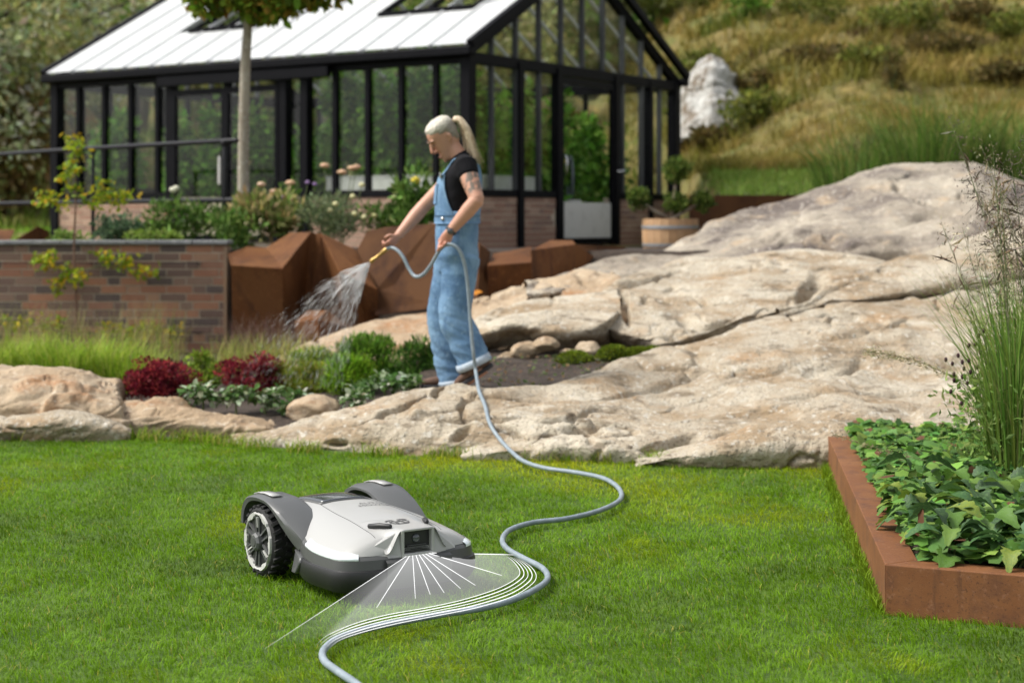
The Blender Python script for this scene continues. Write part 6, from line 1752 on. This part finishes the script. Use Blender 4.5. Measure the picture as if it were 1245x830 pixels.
# camera housing: hood that grows out of the nose
hx0, hx1 = .40, .602
def hood_pt(x_, y_):
    u = (x_ - hx0) / (hx1 - hx0)
    w1, w2 = .060, .060 + .055
    k = 1 - float(sstep(w1, w2, abs(y_)))
    zt_ = shc(hx0) - .002 + (.234 - shc(hx0)) * u
    base = top_z(min(x_, XN - .004), y_) if x_ < XN else .160
    return max(base - .004, base * (1 - k) + (zt_ * k)) if u > .02 else base - .003
v, f = [], []; nx_, ny_ = 22, 30
for i in range(nx_):
    x_ = hx0 + (hx1 - hx0) * i / (nx_ - 1)
    for j in range(ny_):
        y_ = -.118 + .236 * j / (ny_ - 1); v.append((x_, y_, hood_pt(x_, y_)))
for i in range(nx_ - 1):
    for j in range(ny_ - 1): a = i * ny_ + j; f.append((a, a + ny_, a + ny_ + 1, a + 1))
hood = obj('camera_hood', v, f, M_SHELL, mow, sm=True, local=True)
mb = MB()
for y0_, y1_, z0_, z1_ in ((-.064, -.052, .148, .233), (.052, .064, .148, .233), (-.064, .064, .142, .155), (-.058, .058, .226, .2345)):
    mb.box((.596, (y0_ + y1_) / 2, (z0_ + z1_) / 2), (.022, y1_ - y0_, z1_ - z0_))
mb.obj('camera_frame', M_SHELL, mow, bevel=.004, local=True)
for sy in (-1, 1):
    mb = MB(); q = [(.590, sy * .062, .231), (.606, sy * .062, .144), (.590, sy * .165, .142), (.560, sy * .165, .176)]
    vv = q + [(a - .03, b, c_ - .004) for a, b, c_ in q]; ff = [(0, 1, 2, 3), (7, 6, 5, 4)] + [(i, 4 + i, 4 + (i + 1) % 4, (i + 1) % 4) for i in range(4)]
    if sy < 0: ff = [x_[::-1] for x_ in ff]
    mb.add(vv, ff); mb.obj('hood_cheek', M_SHELL, mow, bevel=.004, local=True)
mb = MB(); mb.box((.568, 0, .190), (.044, .106, .074)); rec = mb.obj('camera_recess', M_BLK, mow, local=True)
mb = MB(); mb.add(*(lambda q: ([(a[2] + .593, a[0], a[1] + .200) for a in q[0]], q[1]))(lathe([(.001, .006), (.010, .005), (.014, .001), (.016, -.004)], 16))); mb.obj('lens', M_GLOSS, rec, sm=True, local=True)
mb = MB()
for k in range(5): mb.box((.594, 0, .158 + .005 * k), (.010 - .001 * k, .098 - .006 * k, .0022))
mb.obj('recess_step', M_GREY, rec, local=True)
for sy in (-1, 1):
    a, b = Vector((.47, sy * .108, 0)), Vector((.545, sy * .070, 0))
    za, zb_ = hood_pt(a.x, a.y), hood_pt(b.x, b.y)
    mb = MB(); mb.tube([(a.x, a.y, za + .006), (a.x * .5 + b.x * .5, (a.y + b.y) / 2, max(hood_pt((a.x + b.x) / 2, (a.y + b.y) / 2), (za + zb_) / 2) + .008), (b.x, b.y, zb_ + .006)], [.008, .0095, .008], 10); mb.obj('bumper_sensor', M_BLK, mow, sm=True, local=True)
# printed word and emblem
def text_obj(body, size, x_, y_, par, lift=.0012):
    cu = bpy.data.curves.new('t', 'FONT'); cu.body = body; cu.size = size; cu.align_x = 'CENTER'; cu.extrude = 0; cu.resolution_u = 2
    tmp = bpy.data.objects.new('t', cu); COL.objects.link(tmp)
    dg = bpy.context.evaluated_depsgraph_get()
    me = bpy.data.meshes.new_from_object(tmp.evaluated_get(dg)); bpy.data.objects.remove(tmp)
    co = np.empty(len(me.vertices) * 3); me.vertices.foreach_get('co', co); co = co.reshape(-1, 3)
    q = np.array([(x_ - a[1], y_ + a[0] * 1.15, 0) for a in co]); q[:, 2] = [top_z(a[0], a[1]) + lift for a in q]
    me.vertices.foreach_set('co', q.ravel()); me.materials.clear(); me.materials.append(M_PRINT); me.update()
    o = bpy.data.objects.new('lettering', me); return local_link(o, par)
text_obj('AUTO', .030, .205, .055, mow); text_obj('MOWER', .030, .236, .055, mow)
mb = MB()
ez = lambda x_, y_: hood_pt(x_, y_) + .0015
def ebar(p, q, w_):
    mb.bar((p[0], p[1], ez(*p)), (q[0], q[1], ez(*q)), (w_, .0016))
ec = .475
ebar((ec - .026, -.012), (ec + .026, -.012), .006); ebar((ec - .026, .012), (ec + .026, .012), .006); ebar((ec, -.012), (ec, .012), .006)
for sy in (-1, 1):
    pts = [(ec + .026, sy * .012), (ec + .028, sy * .026), (ec + .012, sy * .034), (ec - .004, sy * .030), (ec - .004, sy * .018)]
    for p, q in zip(pts[:-1], pts[1:]): ebar(p, q, .005)
    pts = [(ec - .026, sy * .014), (ec - .022, sy * .036), (ec - .010, sy * .038)]
    for p, q in zip(pts[:-1], pts[1:]): ebar(p, q, .005)
ebar((ec + .036, -.022), (ec + .036, .022), .004)
mb.obj('emblem', M_PRINT, mow, local=True)
# stop-button hump at the very rear
grid_patch('rear_hatch', -.165, -.115, .05, .06, .004, M_GREY, 6, 6)
# rear wheels
def wheel(y_c, sy):
    w_ = .078
    v, f = lathe([(.070, -w_ / 2), (.108, -w_ / 2), (.118, -w_ / 2 + .008), (.120, 0), (.118, w_ / 2 - .008), (.108, w_ / 2), (.098, w_ / 2 - .004), (.070, w_ / 2 - .012)], 48, 1)
    tyre = obj('tyre', [(a, y_c + sy * b, c_ + .125) for a, b, c_ in v], f if sy > 0 else [q[::-1] for q in f], M_RUB, mow, sm=False, local=True)
    mb = MB()
    for k in range(24):
        a = 2 * math.pi * k / 24
        for r_, yy in ((0, -.021), (.5, .021)):
            aa = a + r_ * 2 * math.pi / 24
            mb.box((.1215 * math.cos(aa), y_c + sy * yy, .125 + .1215 * math.sin(aa)), (.010, .030, .015), Matrix.Rotation(-aa, 3, 'Y') @ Matrix.Rotation(.35 * (1 if r_ else -1), 3, 'X'))
    mb.obj('tread_blocks', M_RUB, tyre, bevel=.002, local=True)
    yo = y_c + sy * (w_ / 2)
    # dark dish
    v, f = lathe([(.001, -.020), (.094, -.020), (.094, -.010), (.085, -.012), (.030, -.006), (.001, -.006)], 40, 1)
    rim = obj('rim', [(a, yo + sy * b, c_ + .125) for a, b, c_ in v], f if sy > 0 else [q[::-1] for q in f], M_GREY, mow, sm=False, local=True)
    # silver outer ring: twelve-sided with notches
    v, f = [], []; NN = 72
    for k in range(NN):
        a = 2 * math.pi * k / NN; ph = (k % 12) / 12
        nt_ = 1.0 if (ph < .30 or ph > .70) else .0
        ro = .104 if nt_ else .099; ri = .091 if nt_ == 0 else .088 - .006 * (1 if abs(ph - .0) < .1 or ph > .9 else 0)
        for r_, yy in ((ri, -.010), (ri + .001, .004), (ro - .003, .006), (ro, -.004)): v.append((r_ * math.cos(a), yo + sy * yy, .125 + r_ * math.sin(a)))
    for k in range(NN):
        k2 = (k + 1) % NN
        for j in range(4):
            j2 = (j + 1) % 4; q = (k * 4 + j, k2 * 4 + j, k2 * 4 + j2, k * 4 + j2); f.append(q if sy < 0 else q[::-1])
    obj('rim_ring', v, f, M_SILV, rim, local=True)
    for k in range(6):
        a = 2 * math.pi * (k + .5) / 6
        mb = MB()
        for o2_ in (-1, 1):
            b = a + o2_ * .16
            p0 = (.030 * math.cos(a + o2_ * .35), yo - sy * .004, .125 + .030 * math.sin(a + o2_ * .35)); p1 = (.088 * math.cos(b), yo - sy * .001, .125 + .088 * math.sin(b))
            mb.bar(p0, p1, (.006, .012), up=(0, 1, 0))
        mb.obj('spoke', M_MID, rim, local=True)
        mb = MB(); p0 = (.050 * math.cos(a), yo + sy * .0, .125 + .050 * math.sin(a)); p1 = (.086 * math.cos(a), yo + sy * .002, .125 + .086 * math.sin(a))
        if k % 2: mb.bar(p0, p1, (.005, .008), up=(0, 1, 0)); mb.obj('spoke_line', M_SILV, rim, local=True)
        a2 = 2 * math.pi * k / 6
        mb = MB(); qv = [(r_ * math.cos(a2 + t_), yo - sy * .006, .125 + r_ * math.sin(a2 + t_)) for r_, t_ in ((.036, -.28), (.084, -.20), (.084, .20), (.036, .28))]
        mb.prism(qv, (0, sy * .003, 0)); mb.obj('web', M_BLK, rim, local=True)
    v, f = lathe([(.034, -.01), (.032, .012), (.024, .018), (.001, .018)], 8, 1)
    hub = obj('hub_cap', [(a, yo + sy * b, c_ + .125) for a, b, c_ in v], f if sy > 0 else [q[::-1] for q in f], M_MID, rim, local=True)
    v, f = lathe([(.016, .0175), (.015, .020), (.001, .020)], 12, 1)
    obj('hub_badge', [(a, yo + sy * b, c_ + .125) for a, b, c_ in v], f if sy > 0 else [q[::-1] for q in f], M_GREY, hub, local=True)
for sy in (-1, 1): wheel(sy * .245, sy)
for sy in (-1, 1):
    v, f = lathe([(.02, -.018), (.040, -.018), (.044, 0), (.040, .018), (.02, .018)], 20, 1)
    cw = obj('caster_wheel', [(a + .42, sy * .14 + b, c_ + .044) for a, b, c_ in v], f, M_RUB, mow, local=True)
    mb = MB(); mb.tube([(.44, sy * .14, .10), (.43, sy * .14, .05)], .008, 8); mb.obj('caster_fork', M_BLK, cw, local=True)

# ---- graphic of sensor light: added glowing rays, veil and lines along the hose
M_BEAM = clearmat('drawn beam glow', (1, 1, 1), 1, 'emit', alpha=.55, emit=.9)
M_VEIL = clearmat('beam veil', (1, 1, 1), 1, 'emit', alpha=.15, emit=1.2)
ca, sa = math.cos(MA), math.sin(MA)
def ml(p): return np.array((MO[0] + ca * p[0] - sa * p[1], MO[1] + sa * p[0] + ca * p[1], p[2]))
ap = ml((.612, 0, .150)); apL, apR = ml((.612, -.05, .148)), ml((.612, .05, .148))
beam = thing('beam_graphic', 'drawn fan of thin glowing white rays spreading from mower sensor to hose', 'light beam', ap)
GB = lambda x_, y_: G(x_, y_, .052)
ends = [(322, 788), (458, 738), (505, 727), (523, 722), (540, 720), (560, 715), (578, 711), (610, 699), (624, 674)]
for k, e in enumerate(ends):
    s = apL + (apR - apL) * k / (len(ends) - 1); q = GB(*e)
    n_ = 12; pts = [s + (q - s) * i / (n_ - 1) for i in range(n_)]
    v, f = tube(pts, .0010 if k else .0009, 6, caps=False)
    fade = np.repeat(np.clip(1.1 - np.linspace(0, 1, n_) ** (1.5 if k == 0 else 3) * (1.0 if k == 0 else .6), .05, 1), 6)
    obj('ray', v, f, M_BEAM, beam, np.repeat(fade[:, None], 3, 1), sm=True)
inner = [(383, 785), (398, 772), (430, 758), (470, 747), (520, 738), (565, 728), (605, 715), (627, 703), (632, 694), (624, 682), (612, 673)]
outer = [(398, 790), (412, 778), (440, 768), (480, 758), (530, 748), (580, 738), (622, 725), (645, 711), (652, 700), (645, 688), (628, 677)]
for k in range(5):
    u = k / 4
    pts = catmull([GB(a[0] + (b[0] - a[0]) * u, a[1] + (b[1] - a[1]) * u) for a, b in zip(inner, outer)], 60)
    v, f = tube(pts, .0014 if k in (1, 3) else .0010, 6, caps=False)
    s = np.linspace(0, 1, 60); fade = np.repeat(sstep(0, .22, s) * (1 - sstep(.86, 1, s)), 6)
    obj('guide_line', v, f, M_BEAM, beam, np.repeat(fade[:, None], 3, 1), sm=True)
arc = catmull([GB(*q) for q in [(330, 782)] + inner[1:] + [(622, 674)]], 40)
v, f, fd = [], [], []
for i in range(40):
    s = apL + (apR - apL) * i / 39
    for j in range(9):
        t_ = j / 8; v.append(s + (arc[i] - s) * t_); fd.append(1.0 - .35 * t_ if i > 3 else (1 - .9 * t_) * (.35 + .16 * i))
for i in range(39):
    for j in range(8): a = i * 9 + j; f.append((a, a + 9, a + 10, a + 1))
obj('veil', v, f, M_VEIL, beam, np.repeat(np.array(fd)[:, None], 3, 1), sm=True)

# ================================================================== RUST-BROWN RAISED BED WITH LEAFY PLANTS
bed = thing('raised_bed', 'low rust-brown steel raised bed on the right of the lawn', 'planter', (*b0, 0))
M_BEDS = mat('rust steel bed', (.16, .062, .022), .7, var=[(3, (.20, .085, .032), .42, .62), (9, (.11, .046, .023), .5, .68), (14, (.07, .032, .018), .60, .76, (1.5, 1.5, .15)), (45, (.25, .125, .072), .58, .78), (110, (.065, .028, .018), .56, .74)], bump=[(220, .35, .002)], spec=.3)
FD, SD = Vector((*front_dir, 0)), Vector((*side_dir, 0)); B0 = Vector((*b0, 0))
TH, BH = .115, .158
def bedbox(name, u0, u1, v0, v1, z0=-.02, z1=BH, m=M_BEDS):
    q = [B0 + FD * u + SD * v_ for u, v_ in ((u0, v0), (u1, v0), (u1, v1), (u0, v1))]
    mb = MB(); mb.prism([(p.x, p.y, z0) for p in q], (0, 0, z1 - z0)); return mb.obj(name, m, bed, bevel=.006)
def bedmitre(name, uv):
    q = [B0 + FD * u + SD * v_ for u, v_ in uv]
    mb = MB(); mb.prism([(p.x, p.y, -.02) for p in q], (0, 0, BH + .02)); return mb.obj(name, M_BEDS, bed, bevel=.004)
bedmitre('side_plate', [(0, 0), (TH, TH), (TH, BED_L), (0, BED_L)]); bedmitre('front_plate', [(0.0005, 0), (BED_W, 0), (BED_W, TH), (TH + .0005, TH)]); bedbox('back_plate', TH + .0015, BED_W, BED_L - TH, BED_L); bedbox('end_plate', BED_W - TH, BED_W - .002, TH + .002, BED_L - TH - .002)
bedbox('bed_soil', TH, BED_W - TH, TH, BED_L - TH, 0, BH - .03, M_SOIL)
def bp(u, v_, z): q = B0 + FD * u + SD * v_; return np.array((q.x, q.y, z))
# lobed leaf meshes (shared by all leaves one can pick out)
def lobed(nl=4, wv=.34, depth=.42, curl=.16, fold=.10):
    half = []
    N_ = 26
    for i in range(N_ + 1):
        s = i / N_
        env = math.sin(math.pi * min(1, s * .92 + .04)) ** .75 * (1.0 - .25 * s)
        lob = 1 - depth * (.5 - .5 * math.cos(2 * math.pi * nl * s)) ** 1.3
        half.append((s, wv * env * lob + .006))
    v, f = [], []
    for s, w_ in half:
        zc = -curl * (s - .35) ** 2 * 1.6 + .05 * math.sin(s * 3)
        for k in (-1, -.5, 0, .5, 1):
            v.append((s, k * w_, zc + fold * abs(k) * w_ * 2.0 * (1 - .4 * abs(k)) + .018 * math.sin(9 * s + k * 2.5) * abs(k)))
    for i in range(N_):
        for j in range(4): a = i * 5 + j; f.append((a, a + 5, a + 6, a + 1))
    return v, f
M_LOBE = mat('lobed leaf', (.075, .15, .035), .42, objrand=[(.065, .14, .04), (.10, .20, .03), (.045, .10, .035), (.15, .25, .04), (.06, .14, .05), (.20, .26, .035), (.04, .085, .03)], var=[(12, (.12, .22, .06), .5, .72), (40, (.045, .10, .025), .55, .75)], bump=[(40, .35, .006)], transl=.25, spec=.4)
M_LOBE.node_tree.nodes['Principled BSDF'].inputs['Roughness'].default_value = .45
lobes = [mesh_from('leaf', *lobed(*a), M_LOBE, sm=True) for a in ((5, .40, .24, .35, .22), (6, .37, .28, .6, .3), (4, .44, .22, .3, .18), (5, .42, .30, .8, .28))]
def look_rot(d, up):
    d = Vector(d).normalized(); s = Vector(up).cross(d).normalized(); u = d.cross(s)
    return Matrix((d, s, u)).transposed()
spots = []
rr = np.random.default_rng(21)
for v_ in np.arange(.16, 1.55, .20):
    for u in np.arange(.20, .95 + .10 * v_, .20):
        spots.append((u + rr.uniform(-.05, .05), v_ + rr.uniform(-.05, .05)))
spots = spots[:33]
labs = 'lobed-leaved green plant filling the near end of the raised bed'
for u, v_ in spots:
    b = bp(max(u, .16), max(v_, .15), BH - .03)
    pl = thing('lobed_plant', labs, 'plant', b, group='lobed plants in the raised bed')
    nlv = 9
    for k in range(nlv):
        az = k * 2.4 + rr.uniform(-.4, .4); el = rr.uniform(.1, .75) if k > 2 else rr.uniform(.7, 1.1)
        d = Vector((math.cos(az) * math.cos(el), math.sin(az) * math.cos(el), math.sin(el) * .5))
        lo = bpy.data.objects.new('leaf', lobes[rr.integers(0, 4)])
        L_ = rr.uniform(.07, .135)
        lo.matrix_basis = Matrix.Translation(d * .035 + Vector((0, 0, .03 + .09 * (el - .1) + rr.uniform(0, .035)))) @ look_rot(d - Vector((0, 0, .25)), (rr.normal(0, .3), rr.normal(0, .3), 1)).to_4x4() @ Matrix.Diagonal((L_, L_, L_, 1))
        local_link(lo, pl)
    mb = MB()
    for k in range(4):
        a = rr.uniform(0, 6.28); mb.tube([b, b + np.array((.05 * math.cos(a), .05 * math.sin(a), .07))], .004, 5)
    mb.obj('stalk', M_STEM, pl)
# two leaves spilling over the rim
for k, (u, v_, az) in enumerate(((.10, .62, 2.9), (.13, .95, 3.0))):
    lo = bpy.data.objects.new('leaf', lobes[k])
    t = thing('lobed_plant', ['leaf spray spilling over the steel rim, nearer one', 'leaf spray spilling over the steel rim, farther one'][k], 'plant', bp(u + .06, v_, BH), group='sprays over the steel rim')
    for j in range(3):
        lo = bpy.data.objects.new('leaf', lobes[(k + j) % 4]); L_ = .15 - .02 * j
        d = Vector((math.cos(az + .5 * (j - 1)), math.sin(az + .5 * (j - 1)), .05)); lo.matrix_basis = Matrix.Translation((0, 0, .03 + .012 * j)) @ look_rot(d, (0, 0, 1)).to_4x4() @ Matrix.Diagonal((L_, L_, L_, 1)); local_link(lo, t)
# small-leaved ground cover over the rest of the bed
n = 19000
u = rng.uniform(TH + .02, BED_W - .1, n) ; u = TH + .02 + (BED_W - .3) * rng.uniform(0, 1, n) ** 1.4; v_ = rng.uniform(.1, BED_L - .1, n)
q = np.stack([b0[0] + front_dir[0] * u + side_dir[0] * v_, b0[1] + front_dir[1] * u + side_dir[1] * v_, np.zeros(n)], 1)
hm = fbm(q * 5, 3); q[:, 2] = BH - .03 + (.06 + .055 * hm) * rng.uniform(.3, 1.1, n) + .03
near = v_ < 1.5
keep = ~near | (rng.uniform(0, 1, n) < .9)
q, hm = q[keep], hm[keep]; n = len(q)
c = pick([(.07, .15, .03), (.10, .20, .035), (.05, .105, .03), (.14, .23, .05), (.085, .17, .045)], n, .2); c[rng.uniform(0, 1, n) < .035] = (.16, .075, .045)
penta = np.array([[0, 0, 0], [.22, .46, .05], [.52, .36, .02], [.72, .44, .0], [1, 0, -.1], [.72, -.44, .0], [.52, -.36, .02], [.22, -.46, .05], [.5, 0, .06]]), np.array([[0, 8, 1], [1, 8, 2], [2, 8, 3], [3, 8, 4], [4, 8, 5], [5, 8, 6], [6, 8, 7], [7, 8, 0]])
v, f, c = leaves(q, rng.normal(0, 1, (n, 3)) * (1, 1, .25), .052 * rng.uniform(.6, 1.45, n), .95, c, penta, up=np.array([0, -.15, 1.0]) + rng.normal(0, .30, (n, 3)))
gc = obj('ground_cover', v, f, M_LEAF, None, c); tag(gc, 'small green scalloped leaves covering the far part of the raised bed', 'plant', kind='stuff')
# tall grasses at the right: a clump of stems with airy plumes
M_PLUME = M_LEAF
def plume_grass(label, base, n_st, n_bl, h, leanx, cols, pcols, group='plumed grasses in the raised bed', plume=1.0, spread=.10):
    base = np.asarray(base, float)
    t = thing('plume_grass', label, 'grass', base, group=group)
    az = rng.uniform(0, 6.28, n_bl); b = base + np.stack([np.cos(az) * spread * rng.uniform(0, 1, n_bl), np.sin(az) * spread * rng.uniform(0, 1, n_bl), np.zeros(n_bl)], 1)
    v, f, c = blades(b, h * .72 * rng.uniform(.35, 1.1, n_bl), np.full(n_bl, .008), rng.uniform(.0, .26, n_bl), az, rng.uniform(.05, .5, n_bl) ** 1.4, pick(cols, n_bl, .2))
    obj('blades', v, f, M_LEAF, t, c)
    mb = MB(); pv = []
    for k in range(n_st):
        a = rng.uniform(0, 6.28); L_ = h * rng.uniform(.75, 1.12); ln_ = rng.uniform(.0, .25)
        tip = base + np.array((math.cos(a) * L_ * ln_ + leanx * L_, math.sin(a) * L_ * ln_, L_))
        pts = catmull([base + rng.normal(0, .03, 3) * (1, 1, 0), base + (tip - base) * (.35, .35, .5), tip], 10)
        mb.tube(pts, np.linspace(.0022, .0009, 10), 5)
        m_ = int(120 * plume)
        s = rng.uniform(.62, 1.0, m_); i_ = np.clip((s * 9).astype(int), 0, 8); fr = s * 9 - i_
        pp = pts[i_] * (1 - fr[:, None]) + pts[i_ + 1] * fr[:, None]
        wd_ = .045 * np.sin(np.pi * np.clip((s - .6) / .42, 0, 1)) ** .8
        off = rng.normal(0, 1, (m_, 3)) * wd_[:, None]
        pv.append(leaves(pp + off, rng.normal(0, .5, (m_, 3)) + (leanx, 0, .8), .014 * rng.uniform(.6, 1.4, m_), .28, pick(pcols, m_, .2)))
        # hair-thin side twigs
        k2 = m_ // 4
        dv = off[:k2]; L2 = np.linalg.norm(dv, axis=1) + 1e-6
        pv.append(leaves(pp[:k2], dv, L2, .0016 / L2, pick(pcols, k2, .2)))
    mb.obj('stems', M_STEM, t)
    v, f, c = merge(pv); obj('plumes', v, f, M_LEAF, t, c)
    return t
RG = [(.12, .20, .035), (.17, .26, .05), (.09, .155, .03), (.24, .26, .09)]
PC = [(.17, .14, .09), (.24, .20, .13), (.11, .085, .06), (.30, .26, .18)]
def rb(px, d): p = P(px, 0, d); p[2] = BH - .03; return p
plume_grass('tall plumed grass at the right frame edge, greenest of the clump', rb(1232, 6.9), 9, 520, 1.30, -.06, RG, PC)
plume_grass('tall dark-plumed grass leaning in from the right edge', rb(1268, 7.2), 12, 600, 1.42, -.10, RG, [(.10, .085, .065), (.14, .115, .085), (.07, .055, .045)], plume=1.3)
plume_grass('pale-plumed grass behind the dark burnet heads', rb(1225, 7.6), 7, 220, 1.10, -.05, RG, [(.36, .33, .26), (.28, .25, .19), (.42, .39, .31)], plume=1.2)
plume_grass('tall plumed grass mostly beyond the right frame edge', rb(1310, 7.0), 9, 500, 1.4, -.08, RG, PC)
# long arching spikelet
t = thing('arching_grass_spike', 'single pale feathery grass spike arching out to the left', 'grass', rb(1195, 7.3))
pts = catmull([rb(1195, 7.3), P(1180, 480, 7.25), P(1130, 445, 7.2), P(1085, 432, 7.15), P(1052, 427, 7.1)], 30)
mb = MB(); mb.tube(pts, np.linspace(.002, .0009, 30), 5); mb.obj('stem', M_STEM, t)
m_ = 520; s = rng.uniform(.42, 1, m_); i_ = np.clip((s * 29).astype(int), 0, 28); pp = pts[i_]
v, f, c = leaves(pp + rng.normal(0, .011, (m_, 3)) * (.6, .6, 1), rng.normal(0, .4, (m_, 3)) + (-1, 0, .1), .018 * rng.uniform(.6, 1.4, m_), .25, pick([(.42, .36, .24), (.32, .27, .17), (.5, .44, .31)], m_, .15)); obj('plume', v, f, M_LEAF, t, c)
# burnet with dark heads
t = thing('burnet_plant', 'wiry plant with small dark maroon bobble heads against the pale rock', 'plant', rb(1215, 7.0))
M_BUR = mat('burnet head', (.035, .008, .014), .8)
hd_pts = [(1150, 437), (1158, 442), (1165, 432), (1170, 440), (1178, 420), (1190, 408), (1196, 402), (1200, 410), (1186, 418), (1160, 455), (1170, 458), (1180, 452), (1188, 446), (1195, 455), (1176, 466), (1166, 470), (1200, 440), (1205, 448), (1210, 432), (1156, 476), (1183, 478), (1192, 428), (1172, 448), (1215, 420), (1218, 455), (1208, 466), (1169, 490), (1160, 462), (1220, 440), (1199, 470), (1178, 438), (1187, 462)]
mb = MB()
me_b = mesh_from('flower_head', *(lambda q: (np.array(q[0]) * (1, 1, 1.3), q[1]))(lathe([(.001, -.0085), (.0055, -.006), (.0075, 0), (.0055, .006), (.001, .0085)], 8)), M_BUR, sm=True)
for k, (x_, y_) in enumerate(hd_pts):
    d = 7.0 + rng.uniform(-.15, .15); e = P(x_, y_, d)
    j = P(1205 + (x_ - 1185) * .25 + rng.uniform(-6, 6), max(y_ + 40, 500) + rng.uniform(0, 25), 7.0)
    mb.tube([j, j * .45 + e * .55 + np.array((.008, 0, .004)), e], .0011, 4)
    ob_ = bpy.data.objects.new('flower_head', me_b); ob_.location = e; link(ob_, t)
for k in range(9): 
    b = rb(1200 + k * 3, 7.0); mb.tube([b, P(1203 + k * 1.5, 505 + 3 * k, 7.0)], .0016, 5)
mb.obj('stems', mat('burnet stem', (.15, .20, .07), .7), t)
n = 2400
p = np.stack([rng.normal(P(1220, 0, 7)[0], .10, n), rng.normal(7.0, .12, n), BH + rng.uniform(0, .42, n)], 1)
v, f, c = leaves(p, rng.normal(0, 1, (n, 3)) + (0, 0, .3), .04 * rng.uniform(.5, 1.3, n), .35, pick([(.14, .21, .05), (.18, .25, .07), (.10, .16, .04)], n, .2)); obj('foliage', v, f, M_LEAF, t, c)
t = thing('wispy_grass', 'single long thin seed stalk lying low across the bed plants', 'grass', rb(1230, 6.6))
pts = catmull([rb(1250, 6.5), P(1180, 575, 6.6), P(1110, 556, 6.7), P(1050, 540, 6.8), P(1015, 528, 6.9)], 24); mb = MB(); mb.tube(pts, np.linspace(.002, .0008, 24), 5); mb.obj('stem', M_STEM, t)
m_ = 180; pp = pts[rng.integers(12, 24, m_)]
v, f, c = leaves(pp + rng.normal(0, .006, (m_, 3)), rng.normal(0, .4, (m_, 3)) + (-1, 0, .2), .014, .25, pick([(.3, .24, .15), (.2, .16, .1)], m_, .15)); obj('plume', v, f, M_LEAF, t, c)
